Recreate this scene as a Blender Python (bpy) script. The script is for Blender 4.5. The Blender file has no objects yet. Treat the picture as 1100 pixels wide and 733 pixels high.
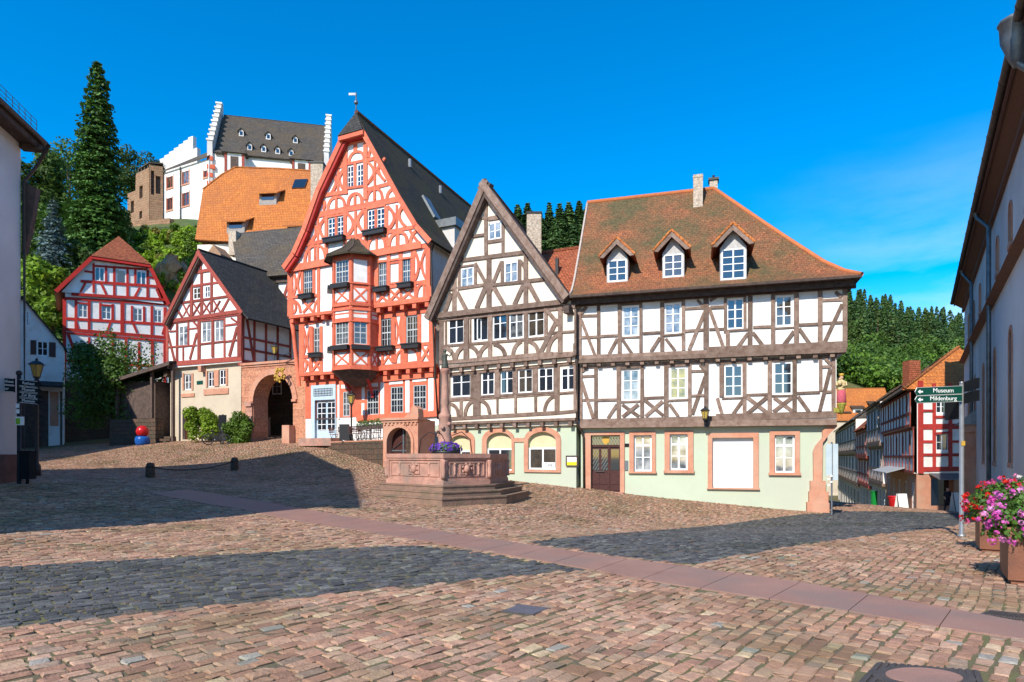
import bpy, math, random
import numpy as np
from mathutils import Vector, geometry
random.seed(7)
RNG = np.random.default_rng(11)
SC = bpy.context.scene
COL = SC.collection
# ---------------------------------------------------------------- camera, light, exposure
F, CX, CY, EYE = 690.0, 550.0, 490.0, 1.7
cam = bpy.data.cameras.new('camera'); camo = bpy.data.objects.new('camera', cam); COL.objects.link(camo)
cam.sensor_width = 36; cam.lens = F/1100*36; cam.shift_y = (CY-366.5)/1100; cam.shift_x = 0
cam.clip_end = 6000; cam.clip_start = 0.1
camo.location = (0, 0, EYE); camo.rotation_euler = (math.radians(90), 0, 0)
SC.camera = camo
SUN_AZ, SUN_EL = math.radians(30), math.radians(38.5)      # azimuth measured from straight behind the camera towards the left
S = Vector((-math.sin(SUN_AZ)*math.cos(SUN_EL), -math.cos(SUN_AZ)*math.cos(SUN_EL), math.sin(SUN_EL)))
sun = bpy.data.lights.new('sun', 'SUN'); suno = bpy.data.objects.new('sun', sun); COL.objects.link(suno)
sun.energy = 5.0; sun.angle = math.radians(0.5); sun.color = (1.0, 0.94, 0.84)
suno.rotation_euler = S.to_track_quat('Z', 'Y').to_euler(); suno.location = (-30, -50, 60)
W = bpy.data.worlds.new('World'); SC.world = W; W.use_nodes = True
nt = W.node_tree; nt.nodes.clear()
wo = nt.nodes.new('ShaderNodeOutputWorld'); bg = nt.nodes.new('ShaderNodeBackground')
sky = nt.nodes.new('ShaderNodeTexSky'); sky.sky_type = 'NISHITA'; sky.sun_disc = False
sky.sun_elevation = SUN_EL; sky.sun_rotation = math.atan2(S.x, S.y)
sky.air_density = 1.0; sky.dust_density = 0.3; sky.ozone_density = 2.2; sky.altitude = 200
hs = nt.nodes.new('ShaderNodeHueSaturation'); hs.inputs['Saturation'].default_value = 1.65; hs.inputs['Hue'].default_value = .500; hs.inputs['Value'].default_value = 1.6
nt.links.new(sky.outputs[0], hs.inputs['Color'])
# thin cirrus low in the sky
tc = nt.nodes.new('ShaderNodeTexCoord'); mp = nt.nodes.new('ShaderNodeMapping'); mp.inputs['Scale'].default_value = (1.6, 1.6, 6.0)
mp.inputs['Location'].default_value = (0.35, 0.1, 0.0)
nz = nt.nodes.new('ShaderNodeTexNoise'); nz.inputs['Scale'].default_value = 2.3; nz.inputs['Detail'].default_value = 7; nz.inputs['Roughness'].default_value = .55
rp = nt.nodes.new('ShaderNodeValToRGB'); rp.color_ramp.elements[0].position = .36; rp.color_ramp.elements[1].position = .80
sp = nt.nodes.new('ShaderNodeSeparateXYZ')
m1 = nt.nodes.new('ShaderNodeMapRange'); m1.inputs[1].default_value = .40; m1.inputs[2].default_value = .20
m1x = nt.nodes.new('ShaderNodeMapRange'); m1x.inputs[1].default_value = .30; m1x.inputs[2].default_value = .62; m3 = nt.nodes.new('ShaderNodeMath'); m3.operation = 'MULTIPLY'
m2 = nt.nodes.new('ShaderNodeMath'); m2.operation = 'MULTIPLY'
mx = nt.nodes.new('ShaderNodeMix'); mx.data_type = 'RGBA'; mx.inputs['B'].default_value = (6.0, 7.0, 8.2, 1)
nt.links.new(tc.outputs['Generated'], mp.inputs[0]); nt.links.new(mp.outputs[0], nz.inputs['Vector']); nt.links.new(nz.outputs[0], rp.inputs[0])
nt.links.new(tc.outputs['Generated'], sp.inputs[0]); nt.links.new(sp.outputs[2], m1.inputs[0])
nt.links.new(sp.outputs[0], m1x.inputs[0]); nt.links.new(m1.outputs[0], m3.inputs[0]); nt.links.new(m1x.outputs[0], m3.inputs[1]); nt.links.new(rp.outputs[0], m2.inputs[0]); nt.links.new(m3.outputs[0], m2.inputs[1]); nt.links.new(m2.outputs[0], mx.inputs['Factor'])
nt.links.new(hs.outputs[0], mx.inputs['A']); nt.links.new(mx.outputs['Result'], bg.inputs[0]); nt.links.new(bg.outputs[0], wo.inputs[0])
bg.inputs[1].default_value = 0.12
SC.view_settings.view_transform = 'Standard'; SC.view_settings.look = 'None'
SC.view_settings.exposure = 0.38; SC.view_settings.gamma = 1; SC.view_settings.use_curve_mapping = False

# ---------------------------------------------------------------- materials
def lin(c):
    return tuple((x/12.92 if x <= .04045 else ((x+.055)/1.055)**2.4) for x in [k/255 for k in c])
def M(name, c1, c2=None, rough=.85, scale=1.5, bump=0.0, bscale=30, spec=.3, metal=0, attr=False, stretch=None, lo=.35, hi=.65, c3=None, s3=.25):
    m = bpy.data.materials.new(name); m.use_nodes = True; n = m.node_tree; L = n.links
    p = n.nodes['Principled BSDF']; p.inputs['Roughness'].default_value = rough; p.inputs['Metallic'].default_value = metal
    p.inputs['Specular IOR Level'].default_value = spec
    t = n.nodes.new('ShaderNodeTexCoord'); vec = t.outputs['Object']
    if stretch:
        mpn = n.nodes.new('ShaderNodeMapping'); mpn.inputs['Scale'].default_value = stretch; L.new(t.outputs['UV'], mpn.inputs[0]); vec = mpn.outputs[0]
    col = None
    if c2 is not None:
        a = n.nodes.new('ShaderNodeTexNoise'); a.inputs['Scale'].default_value = scale; a.inputs['Detail'].default_value = 8; a.inputs['Roughness'].default_value = .65
        L.new(vec, a.inputs['Vector'])
        r = n.nodes.new('ShaderNodeValToRGB'); e = r.color_ramp.elements
        e[0].position = lo; e[1].position = hi; e[0].color = (*c1, 1); e[1].color = (*c2, 1); L.new(a.outputs[0], r.inputs[0]); col = r.outputs[0]
        if c3 is not None:
            b = n.nodes.new('ShaderNodeTexNoise'); b.inputs['Scale'].default_value = s3; b.inputs['Detail'].default_value = 5; L.new(vec, b.inputs['Vector'])
            rr = n.nodes.new('ShaderNodeValToRGB'); rr.color_ramp.elements[0].position = .46; rr.color_ramp.elements[1].position = .66; L.new(b.outputs[0], rr.inputs[0])
            mm = n.nodes.new('ShaderNodeMix'); mm.data_type = 'RGBA'; mm.inputs['B'].default_value = (*c3, 1); L.new(rr.outputs[0], mm.inputs['Factor']); L.new(col, mm.inputs['A']); col = mm.outputs['Result']
    else:
        p.inputs['Base Color'].default_value = (*c1, 1)
    if attr:
        at = n.nodes.new('ShaderNodeAttribute'); at.attribute_name = 'Col'
        if col is None: col = at.outputs['Color']
        else:
            mm = n.nodes.new('ShaderNodeMix'); mm.data_type = 'RGBA'; mm.blend_type = 'MULTIPLY'; mm.inputs['Factor'].default_value = 1
            L.new(col, mm.inputs['A']); L.new(at.outputs['Color'], mm.inputs['B']); col = mm.outputs['Result']
    if col is not None: L.new(col, p.inputs['Base Color'])
    if bump:
        b = n.nodes.new('ShaderNodeTexNoise'); b.inputs['Scale'].default_value = bscale; b.inputs['Detail'].default_value = 5; L.new(vec if not stretch else t.outputs['Object'], b.inputs['Vector'])
        bu = n.nodes.new('ShaderNodeBump'); bu.inputs['Strength'].default_value = bump; bu.inputs['Distance'].default_value = .03
        L.new(b.outputs[0], bu.inputs['Height']); L.new(bu.outputs[0], p.inputs['Normal'])
    return m
def MTILE(name, c1, c2, moss, tw=.19, rh=.17, mossamt=(.45, .7), mscale=.35, rough=.85, bump=.6, mortar=(.03, .02, .015), c4=None):
    """roof tiles / masonry courses laid out on the surface's own metric UVs"""
    m = bpy.data.materials.new(name); m.use_nodes = True; n = m.node_tree; L = n.links
    p = n.nodes['Principled BSDF']; p.inputs['Roughness'].default_value = rough; p.inputs['Specular IOR Level'].default_value = .2
    t = n.nodes.new('ShaderNodeTexCoord')
    br = n.nodes.new('ShaderNodeTexBrick'); br.offset = .5; br.inputs['Scale'].default_value = 1; br.inputs['Brick Width'].default_value = tw; br.inputs['Row Height'].default_value = rh
    br.inputs['Mortar Size'].default_value = .012; br.inputs['Mortar Smooth'].default_value = .3; br.inputs['Bias'].default_value = 0
    br.inputs['Color1'].default_value = (*c1, 1); br.inputs['Color2'].default_value = (*c2, 1); br.inputs['Mortar'].default_value = (*mortar, 1)
    L.new(t.outputs['UV'], br.inputs['Vector'])
    a = n.nodes.new('ShaderNodeTexNoise'); a.inputs['Scale'].default_value = mscale; a.inputs['Detail'].default_value = 7; a.inputs['Roughness'].default_value = .7; L.new(t.outputs['Object'], a.inputs['Vector'])
    r = n.nodes.new('ShaderNodeValToRGB'); r.color_ramp.elements[0].position = mossamt[0]; r.color_ramp.elements[1].position = mossamt[1]; L.new(a.outputs[0], r.inputs[0])
    mm = n.nodes.new('ShaderNodeMix'); mm.data_type = 'RGBA'; mm.inputs['B'].default_value = (*moss, 1); L.new(r.outputs[0], mm.inputs['Factor']); L.new(br.outputs['Color'], mm.inputs['A'])
    col = mm.outputs['Result']
    g = n.nodes.new('ShaderNodeTexNoise'); g.inputs['Scale'].default_value = 9; g.inputs['Detail'].default_value = 4; L.new(t.outputs['Object'], g.inputs['Vector'])
    rg = n.nodes.new('ShaderNodeMapRange'); rg.inputs[1].default_value = .3; rg.inputs[2].default_value = .7; rg.inputs[3].default_value = .6; rg.inputs[4].default_value = 1.25; L.new(g.outputs[0], rg.inputs[0])
    mu = n.nodes.new('ShaderNodeMix'); mu.data_type = 'RGBA'; mu.blend_type = 'MULTIPLY'; mu.inputs['Factor'].default_value = 1; L.new(col, mu.inputs['A']); L.new(rg.outputs[0], mu.inputs['B']); col = mu.outputs['Result']
    L.new(col, p.inputs['Base Color'])
    sx = n.nodes.new('ShaderNodeSeparateXYZ'); L.new(t.outputs['UV'], sx.inputs[0])
    d = n.nodes.new('ShaderNodeMath'); d.operation = 'DIVIDE'; d.inputs[1].default_value = rh; L.new(sx.outputs[1], d.inputs[0])
    fr = n.nodes.new('ShaderNodeMath'); fr.operation = 'FRACT'; L.new(d.outputs[0], fr.inputs[0])
    sb = n.nodes.new('ShaderNodeMath'); sb.operation = 'SUBTRACT'; sb.inputs[0].default_value = 1; L.new(fr.outputs[0], sb.inputs[1])
    s2 = n.nodes.new('ShaderNodeMath'); s2.operation = 'SUBTRACT'; L.new(sb.outputs[0], s2.inputs[0]); L.new(br.outputs['Fac'], s2.inputs[1])
    s3 = n.nodes.new('ShaderNodeMath'); s3.operation = 'ADD'; L.new(s2.outputs[0], s3.inputs[0]); L.new(g.outputs[0], s3.inputs[1])
    bu = n.nodes.new('ShaderNodeBump'); bu.inputs['Strength'].default_value = bump; bu.inputs['Distance'].default_value = .035; L.new(s3.outputs[0], bu.inputs['Height']); L.new(bu.outputs[0], p.inputs['Normal'])
    return m
def MLEAF(name, tr=.35):
    m = bpy.data.materials.new(name); m.use_nodes = True; n = m.node_tree; L = n.links
    p = n.nodes['Principled BSDF']; p.inputs['Roughness'].default_value = .55; p.inputs['Specular IOR Level'].default_value = .25
    at = n.nodes.new('ShaderNodeAttribute'); at.attribute_name = 'Col'; L.new(at.outputs['Color'], p.inputs['Base Color'])
    t = n.nodes.new('ShaderNodeBsdfTranslucent'); L.new(at.outputs['Color'], t.inputs[0])
    mx = n.nodes.new('ShaderNodeMixShader'); mx.inputs[0].default_value = tr; L.new(p.outputs[0], mx.inputs[1]); L.new(t.outputs[0], mx.inputs[2])
    L.new(mx.outputs[0], n.nodes['Material Output'].inputs[0])
    return m
def MGLASS(name, c, rough=.04, spec=1.0, c2=None, scale=1.2):
    m = M(name, c, c2, rough=rough, spec=spec, scale=scale) if c2 else M(name, c, rough=rough, spec=spec)
    m.node_tree.nodes['Principled BSDF'].inputs['IOR'].default_value = 1.7
    return m
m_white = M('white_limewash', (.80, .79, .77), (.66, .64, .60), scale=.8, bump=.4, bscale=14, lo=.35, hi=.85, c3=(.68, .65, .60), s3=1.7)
m_cream = M('cream_limewash', (.77, .685, .56), (.70, .61, .49), scale=.7, bump=.25, bscale=18, lo=.3, hi=.8)
m_green = M('pale_green_render', (.47, .53, .40), (.41, .47, .345), scale=.6, bump=.2, bscale=20, lo=.3, hi=.8, c3=(.44, .47, .37), s3=.35)
m_buff = M('buff_render', (.56, .47, .35), (.47, .39, .29), scale=.6, bump=.25, bscale=20)
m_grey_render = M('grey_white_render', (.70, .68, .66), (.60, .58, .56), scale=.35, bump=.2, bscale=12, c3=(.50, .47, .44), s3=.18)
m_tim = M('brown_timber', (.14, .086, .062), (.24, .17, .135), scale=4, bump=.5, bscale=25)
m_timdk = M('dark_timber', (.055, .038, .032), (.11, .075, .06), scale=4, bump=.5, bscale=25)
m_coral = M('coral_painted_timber', (.68, .165, .085), (.55, .115, .06), scale=3, bump=.3, bscale=25, rough=.7)
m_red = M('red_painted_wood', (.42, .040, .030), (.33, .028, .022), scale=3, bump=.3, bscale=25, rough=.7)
m_brred = M('brown_red_timber', (.30, .065, .045), (.22, .045, .034), scale=4, bump=.4, bscale=25)
m_signalred = M('bright_red_timber', (.47, .028, .020), (.37, .02, .016), scale=4, bump=.3, bscale=25)
def member_tone(m, lo, hi):
    n = m.node_tree; p = n.nodes['Principled BSDF']; s = p.inputs['Base Color'].links[0].from_socket; g = n.nodes.new('ShaderNodeNewGeometry'); r = n.nodes.new('ShaderNodeMapRange'); r.inputs[3].default_value = lo; r.inputs[4].default_value = hi
    x = n.nodes.new('ShaderNodeMix'); x.data_type = 'RGBA'; x.blend_type = 'MULTIPLY'; x.inputs['Factor'].default_value = 1; n.links.new(g.outputs['Random Per Island'], r.inputs[0]); n.links.new(s, x.inputs['A']); n.links.new(r.outputs[0], x.inputs['B']); n.links.new(x.outputs['Result'], p.inputs['Base Color'])
for _m, _a, _b in ((m_tim, .72, 1.3), (m_timdk, .7, 1.35), (m_coral, .84, 1.16), (m_brred, .75, 1.3), (m_signalred, .8, 1.2), (m_red, .8, 1.2)): member_tone(_m, _a, _b)
m_sand = M('red_sandstone', (.56, .27, .17), (.44, .195, .125), scale=2.2, bump=.5, bscale=25, c3=(.50, .29, .20), s3=.8)
m_sandpink = M('weathered_pink_sandstone', (.50, .27, .20), (.36, .18, .135), scale=3, bump=.7, bscale=22, c3=(.29, .19, .15), s3=1.2)
m_sandblock = MTILE('sandstone_blocks', (.55, .25, .145), (.44, .185, .11), (.47, .27, .17), tw=.95, rh=.48, mossamt=(.5, .8), mscale=1.2, bump=.25, mortar=(.26, .14, .09))
m_winwhite = M('white_window_paint', (.80, .80, .79), rough=.4)
m_glass = MGLASS('window_glass', (.012, .016, .022))
m_glass2 = MGLASS('window_glass_curtained', (.03, .05, .07), c2=(.40, .42, .43), scale=1.6)
m_glass3 = MGLASS('window_glass_lace', (.015, .02, .028), c2=(.20, .21, .215), scale=2.2)
m_glass4 = MGLASS('window_glass_dim', (.03, .026, .02), c2=(.09, .07, .05), scale=1.3)
m_glassy = MGLASS('window_glass_warm', (.10, .085, .02), c2=(.45, .36, .06), scale=2.5)
m_blind = M('cream_roller_blind', (.62, .55, .34), (.55, .48, .29), scale=2, rough=.7)
m_tileA = MTILE('mossy_red_tiles', (.36, .125, .052), (.26, .092, .045), (.105, .083, .038), mossamt=(.40, .60), mscale=.26, bump=.45, mortar=(.12, .05, .03))
m_tileO = MTILE('bright_orange_tiles', (.56, .19, .045), (.46, .145, .038), (.36, .125, .045), mossamt=(.45, .75), rh=.42, tw=.3, bump=.9, mortar=(.20, .055, .02))
m_tileR = MTILE('red_brown_tiles', (.40, .115, .05), (.29, .075, .036), (.15, .07, .035), mossamt=(.5, .85))
m_tileB = MTILE('brown_tiles', (.13, .075, .05), (.085, .055, .04), (.06, .055, .03), mossamt=(.45, .75))
m_slate = MTILE('dark_slate', (.062, .058, .056), (.04, .038, .038), (.085, .072, .045), rh=.22, tw=.3, mossamt=(.5, .8), mortar=(.015, .015, .015))
m_slategr = MTILE('grey_weathered_slate', (.105, .09, .076), (.07, .06, .052), (.12, .085, .045), rh=.24, tw=.3, mossamt=(.45, .8), mortar=(.03, .03, .03))
m_slateC = MTILE('mossy_brown_slate', (.078, .058, .042), (.052, .042, .033), (.075, .062, .026), rh=.2, tw=.25, mossamt=(.42, .7), mscale=.6, mortar=(.012, .012, .01))
m_brick = MTILE('pale_brick', (.52, .40, .29), (.42, .31, .22), (.5, .42, .33), rh=.08, tw=.25, bump=.3, mortar=(.4, .36, .3))
m_rubble = MTILE('rubble_sandstone', (.36, .20, .115), (.25, .14, .08), (.30, .20, .12), tw=.7, rh=.4, mossamt=(.4, .7), mscale=.9, bump=.9, mortar=(.16, .10, .065))
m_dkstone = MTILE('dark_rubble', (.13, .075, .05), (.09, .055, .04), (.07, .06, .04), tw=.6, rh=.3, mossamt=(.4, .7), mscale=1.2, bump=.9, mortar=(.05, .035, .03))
m_iron = M('black_iron', (.018, .018, .019), rough=.5, spec=.4)
m_zinc = M('zinc', (.20, .22, .23), (.13, .14, .15), scale=3, rough=.45, metal=.6)
m_steel = M('galvanised_steel', (.42, .43, .43), (.34, .35, .35), scale=6, rough=.4, metal=.7)
m_copper = M('dark_gutter', (.05, .04, .035), (.08, .06, .05), scale=4, rough=.5, metal=.3)
m_bark = M('bark', (.10, .065, .045), (.05, .035, .025), scale=6, bump=.8, bscale=10)
m_leaf = MLEAF('leaves')
m_needle = MLEAF('needles', .15)
m_petal = MLEAF('petals', .3)
m_signgreen = M('sign_green', (.004, .055, .04), rough=.4)
m_signwhite = M('sign_white', (.8, .8, .78), rough=.5)
m_signdark = M('sign_dark', (.014, .016, .018), rough=.8, spec=.1)
m_lampglass = M('amber_lamp_glass', (.50, .36, .08), (.36, .25, .05), scale=4, rough=.25, spec=.6)
m_doorwood = M('dark_red_door_wood', (.07, .022, .018), (.045, .015, .012), scale=8, rough=.45, bump=.2, bscale=30)
m_goldp = M('gilded_paint', (.55, .34, .05), (.42, .25, .04), scale=6, rough=.4)
m_skin = M('painted_skin', (.55, .33, .22), rough=.6)

# ---------------------------------------------------------------- mesh helpers
ORG = {}
class MB:
    def __init__(s): s.v = []; s.f = []; s.m = []; s.c = []; s.sm = []
    def face(s, pts, m=0):
        i = len(s.v); s.v += [tuple(p) for p in pts]; s.f.append(tuple(range(i, i+len(pts)))); s.m.append(m); s.sm.append(False)
    def prism(s, pts, vec, m=0, capm=None):
        pts = [Vector(p) for p in pts]; vec = Vector(vec); q = [p+vec for p in pts]; n = len(pts)
        s.face(q, m if capm is None else capm); s.face(pts[::-1], m)
        for i in range(n): s.face([pts[i], pts[(i+1) % n], q[(i+1) % n], q[i]], m)
    def obox(s, p, ex, ey, ez, m=0):
        p = Vector(p); ex = Vector(ex); ey = Vector(ey); s.prism([p, p+ex, p+ex+ey, p+ey], ez, m)
    def box(s, x0, x1, y0, y1, z0, z1, m=0):
        s.obox((x0, y0, z0), (x1-x0, 0, 0), (0, y1-y0, 0), (0, 0, z1-z0), m)
    def fbox(s, fac, u0, u1, z0, z1, w0, w1, m=0):
        a = fac.P(u0, z0, w0); s.obox(a, fac.d3*(u1-u0), Vector((0, 0, z1-z0)), fac.n3*(w1-w0), m)
    def fpoly(s, fac, uz, w0, w1, m=0):
        s.prism([fac.P(u, z, w0) for u, z in uz], fac.n3*(w1-w0), m)
    def shared(s, verts, faces, m=0, smooth=True):
        i = len(s.v); s.v += [tuple(p) for p in verts]
        for f in faces: s.f.append(tuple(i+k for k in f)); s.m.append(m); s.sm.append(smooth)
    def tube(s, pts, r, n=8, m=0, caps=True):
        pts = [Vector(p) for p in pts]; rs = r if isinstance(r, (list, tuple)) else [r]*len(pts)
        V = []; Fc = []
        t0 = (pts[1]-pts[0]).normalized(); up = Vector((0, 0, 1)) if abs(t0.z) < .9 else Vector((1, 0, 0))
        for i, p in enumerate(pts):
            t = (pts[min(i+1, len(pts)-1)]-pts[max(i-1, 0)]).normalized()
            a = t.cross(up).normalized(); b = t.cross(a)
            for k in range(n):
                an = 2*math.pi*k/n; V.append(p+(a*math.cos(an)+b*math.sin(an))*rs[i])
        for i in range(len(pts)-1):
            for k in range(n): Fc.append((i*n+k, i*n+(k+1) % n, (i+1)*n+(k+1) % n, (i+1)*n+k))
        if caps: Fc.append(tuple(range(n))); Fc.append(tuple((len(pts)-1)*n+k for k in range(n)))
        s.shared(V, Fc, m)
    def lathe(s, c, prof, n=16, m=0, smooth=True, rot=0, sx=1, sy=1):
        c = Vector(c); V = []; Fc = []
        for r, z in prof:
            for k in range(n):
                a = 2*math.pi*k/n+rot; V.append(c+Vector((r*math.cos(a)*sx, r*math.sin(a)*sy, z)))
        for i in range(len(prof)-1):
            for k in range(n): Fc.append((i*n+k, i*n+(k+1) % n, (i+1)*n+(k+1) % n, (i+1)*n+k))
        Fc.append(tuple(range(n))[::-1]); Fc.append(tuple((len(prof)-1)*n+k for k in range(n)))
        s.shared(V, Fc, m, smooth)
    def ball(s, c, r, m=0, n=10, sx=1, sy=1, sz=1):
        prof = [(r*math.sin(math.pi*i/n)+1e-4, -r*sz*math.cos(math.pi*i/n)) for i in range(n+1)]
        s.lathe(c, prof, n+4, m, True, 0, sx, sy)
    def build(s, name, mats, parent=None, label=None):
        if not isinstance(mats, (list, tuple)): mats = [mats]
        org = Vector(ORG[parent]) if parent is not None else Vector((0, 0, 0))
        if parent is None and s.v:
            a = np.array(s.v); org = Vector(((a[:, 0].min()+a[:, 0].max())/2, (a[:, 1].min()+a[:, 1].max())/2, a[:, 2].min()))
        me = bpy.data.meshes.new(name); V = np.array(s.v, dtype=float).reshape(-1, 3)-np.array(org)
        me.from_pydata(V.tolist(), [], s.f)
        for m in mats: me.materials.append(m)
        me.polygons.foreach_set('material_index', s.m); me.polygons.foreach_set('use_smooth', s.sm)
        uvl = me.uv_layers.new(name='UVMap'); uv = np.zeros((len(me.loops), 2)); k = 0
        for f in s.f:
            p = V[list(f)]+np.array(org); n = np.zeros(3)
            for i in range(len(f)):
                a, b = p[i], p[(i+1) % len(f)]; n += ((a[1]-b[1])*(a[2]+b[2]), (a[2]-b[2])*(a[0]+b[0]), (a[0]-b[0])*(a[1]+b[1]))
            l = math.sqrt(n @ n) or 1; n /= l
            if n[2] < 0: n = -n
            if n[2] > .999: ua, va = np.array((1., 0, 0)), np.array((0, 1., 0))
            else:
                va = np.array((0, 0, 1.))-n*n[2]; va /= math.sqrt(va @ va); ua = np.array((va[1]*n[2]-va[2]*n[1], va[2]*n[0]-va[0]*n[2], va[0]*n[1]-va[1]*n[0]))
            uv[k:k+len(f), 0] = p @ ua; uv[k:k+len(f), 1] = p @ va; k += len(f)
        uvl.data.foreach_set('uv', uv.ravel())
        if s.c:
            ca = me.color_attributes.new('Col', 'FLOAT_COLOR', 'POINT'); ca.data.foreach_set('color', np.array(s.c, dtype=np.float32).ravel())
        o = bpy.data.objects.new(name, me); COL.objects.link(o)
        if parent is not None: o.parent = parent
        else: o.location = org
        ORG[o] = org
        if label: o['label'] = label
        return o
def thing(name, label, cat, loc, group=None, kind=None):
    o = bpy.data.objects.new(name, None); COL.objects.link(o); o.location = loc; o.empty_display_size = .3; ORG[o] = Vector(loc)
    tag(o, label, cat, group, kind); return o
def tag(o, label=None, cat=None, group=None, kind=None):
    if label: o['label'] = label
    if cat: o['category'] = cat
    if group: o['group'] = group
    if kind: o['kind'] = kind
    return o
def copy_tree(o, parent=None, loc=None, rz=None):
    c = o.copy(); COL.objects.link(c); c.parent = parent; ORG[c] = ORG[o]
    if loc is not None: c.location = loc; ORG[c] = Vector(loc)
    if rz is not None: c.rotation_euler = (0, 0, rz)
    for ch in list(o.children): copy_tree(ch, c)
    return c
class Fac:
    """a vertical facade plane: u along it (to the right), z up, w outwards"""
    def __init__(s, a, b, flip=False):
        s.O = Vector((a[0], a[1])); b = Vector((b[0], b[1])); s.L = (b-s.O).length; s.d = (b-s.O)/s.L
        s.n = Vector((s.d.y, -s.d.x))
        s.d3 = Vector((s.d.x, s.d.y, 0)); s.n3 = Vector((s.n.x, s.n.y, 0))
    def P(s, u, z, w=0):
        q = s.O+s.d*u+s.n*w; return Vector((q.x, q.y, z))
    def uv(s, px, py, w=0):
        a = (px-CX)/F; ox = s.O.x+s.n.x*w; oy = s.O.y+s.n.y*w
        u = (a*oy-ox)/(s.d.x-a*s.d.y); Y = oy+u*s.d.y
        return u, EYE+(CY-py)/F*Y
def pxY(px, Y): return ((px-CX)/F*Y, Y)
def FacPx(p0, Y0, p1, Y1): return Fac(pxY(p0, Y0), pxY(p1, Y1))
class Tr:
    """members measured on a facade plane"""
    cnt = 0; K = 1.0
    def __init__(s, mb, fac, w, ox, oy, sc, th=.045):
        s.mb, s.fac, s.w, s.ox, s.oy, s.sc, s.th = mb, fac, w, ox, oy, sc, th
    def uv(s, x, y, e=0): return s.fac.uv(s.ox+x/s.sc, s.oy+y/s.sc, s.w+e)
    def poly(s, pts, m=0, th=None):
        Tr.cnt += 1; e = (s.th if th is None else th)+(Tr.cnt*7 % 23)*.0016
        s.mb.fpoly(s.fac, [s.uv(x, y) for x, y in pts], s.w-.03, s.w+e, m)
    def beam(s, x0, y0, x1, y1, wd, m=0, th=None):
        wd *= Tr.K; dx, dy = x1-x0, y1-y0; l = math.hypot(dx, dy); ax, ay = -dy/l*wd/2, dx/l*wd/2
        j = lambda: random.uniform(-.06, .06)*wd
        s.poly([(x0+ax+j(), y0+ay+j()), (x1+ax+j(), y1+ay+j()), (x1-ax+j(), y1-ay+j()), (x0-ax+j(), y0-ay+j())], m, th)
    def beams(s, lst, m=0):
        for b in lst: s.beam(*b, m=m)
    def arc(s, x0, y0, xc, yc, x1, y1, wd, n=6, m=0):
        A = []; B = []; wd *= Tr.K
        for i in range(n+1):
            t = i/n; x = (1-t)**2*x0+2*t*(1-t)*xc+t*t*x1; y = (1-t)**2*y0+2*t*(1-t)*yc+t*t*y1
            dx = 2*(1-t)*(xc-x0)+2*t*(x1-xc); dy = 2*(1-t)*(yc-y0)+2*t*(y1-yc); l = math.hypot(dx, dy) or 1
            A.append((x-dy/l*wd/2, y+dx/l*wd/2)); B.append((x+dy/l*wd/2, y-dx/l*wd/2))
        s.poly(A+B[::-1], m)
    def X(s, x0, y0, x1, y1, wd, sk=0):
        s.beam(x0, y0, x1, y1+sk, wd); s.beam(x1, y0+sk, x0, y1, wd)
    def cX(s, x0, y0, x1, y1, wd, sk=0):          # curved St Andrew's cross, braces bowed towards each other
        xm = (x0+x1)/2; ym = (y0+y1)/2
        s.arc(x0, y0, xm+(x1-x0)*.25, ym, x0, y1, wd); s.arc(x1, y0+sk, xm-(x1-x0)*.25, ym+sk, x1, y1+sk, wd)
        s.beam(x0, y0, x1, y1+sk, wd*.8); s.beam(x1, y0+sk, x0, y1, wd*.8)
    def fan(s, x0, y0, x1, y1, wd, sk=0):         # arched braces meeting over a short post
        xm = (x0+x1)/2
        s.arc(x0, y1, x0, y0, xm, y0+sk/2, wd); s.arc(xm, y0+sk/2, x1, y0+sk, x1, y1+sk, wd); s.beam(xm, y0, xm, y1+sk/2, wd*.8)
    def hole(s, x0, y0, x1, y1):
        ym = (y0+y1)/2; xm = (x0+x1)/2
        return (s.uv(x0, ym)[0], s.uv(x1, ym)[0], s.uv(xm, y1)[1], s.uv(xm, y0)[1])
def inpoly(x, y, P):
    r = False
    for i in range(len(P)):
        (x0, y0), (x1, y1) = P[i], P[i-1]
        if (y0 > y) != (y1 > y) and x < (x1-x0)*(y-y0)/(y1-y0)+x0: r = not r
    return r
def rect(h): return [(h[0], h[2]), (h[1], h[2]), (h[1], h[3]), (h[0], h[3])]
def wall(mb, fac, w, outline, holes=(), depth=.16, m=0, mr=None):
    polys = [list(outline)]+[rect(h) if not isinstance(h[0], (tuple, list)) else list(h) for h in holes]
    V = []; E = []
    for P in polys:
        i = len(V); V += [Vector(p) for p in P]; E += [(i+k, i+(k+1) % len(P)) for k in range(len(P))]
    r = geometry.delaunay_2d_cdt(V, E, [], 0, 1e-5); vv = r[0]
    for f in r[2]:
        cx = sum(vv[k].x for k in f)/len(f); cy = sum(vv[k].y for k in f)/len(f)
        if inpoly(cx, cy, polys[0]) and not any(inpoly(cx, cy, P) for P in polys[1:]):
            mb.face([fac.P(vv[k].x, vv[k].y, w) for k in f], m)
    for P in polys[1:]:
        for k in range(len(P)):
            a, b = P[k], P[(k+1) % len(P)]
            mb.face([fac.P(*a, w), fac.P(*b, w), fac.P(*b, w-depth), fac.P(*a, w-depth)], m if mr is None else mr)
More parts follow.
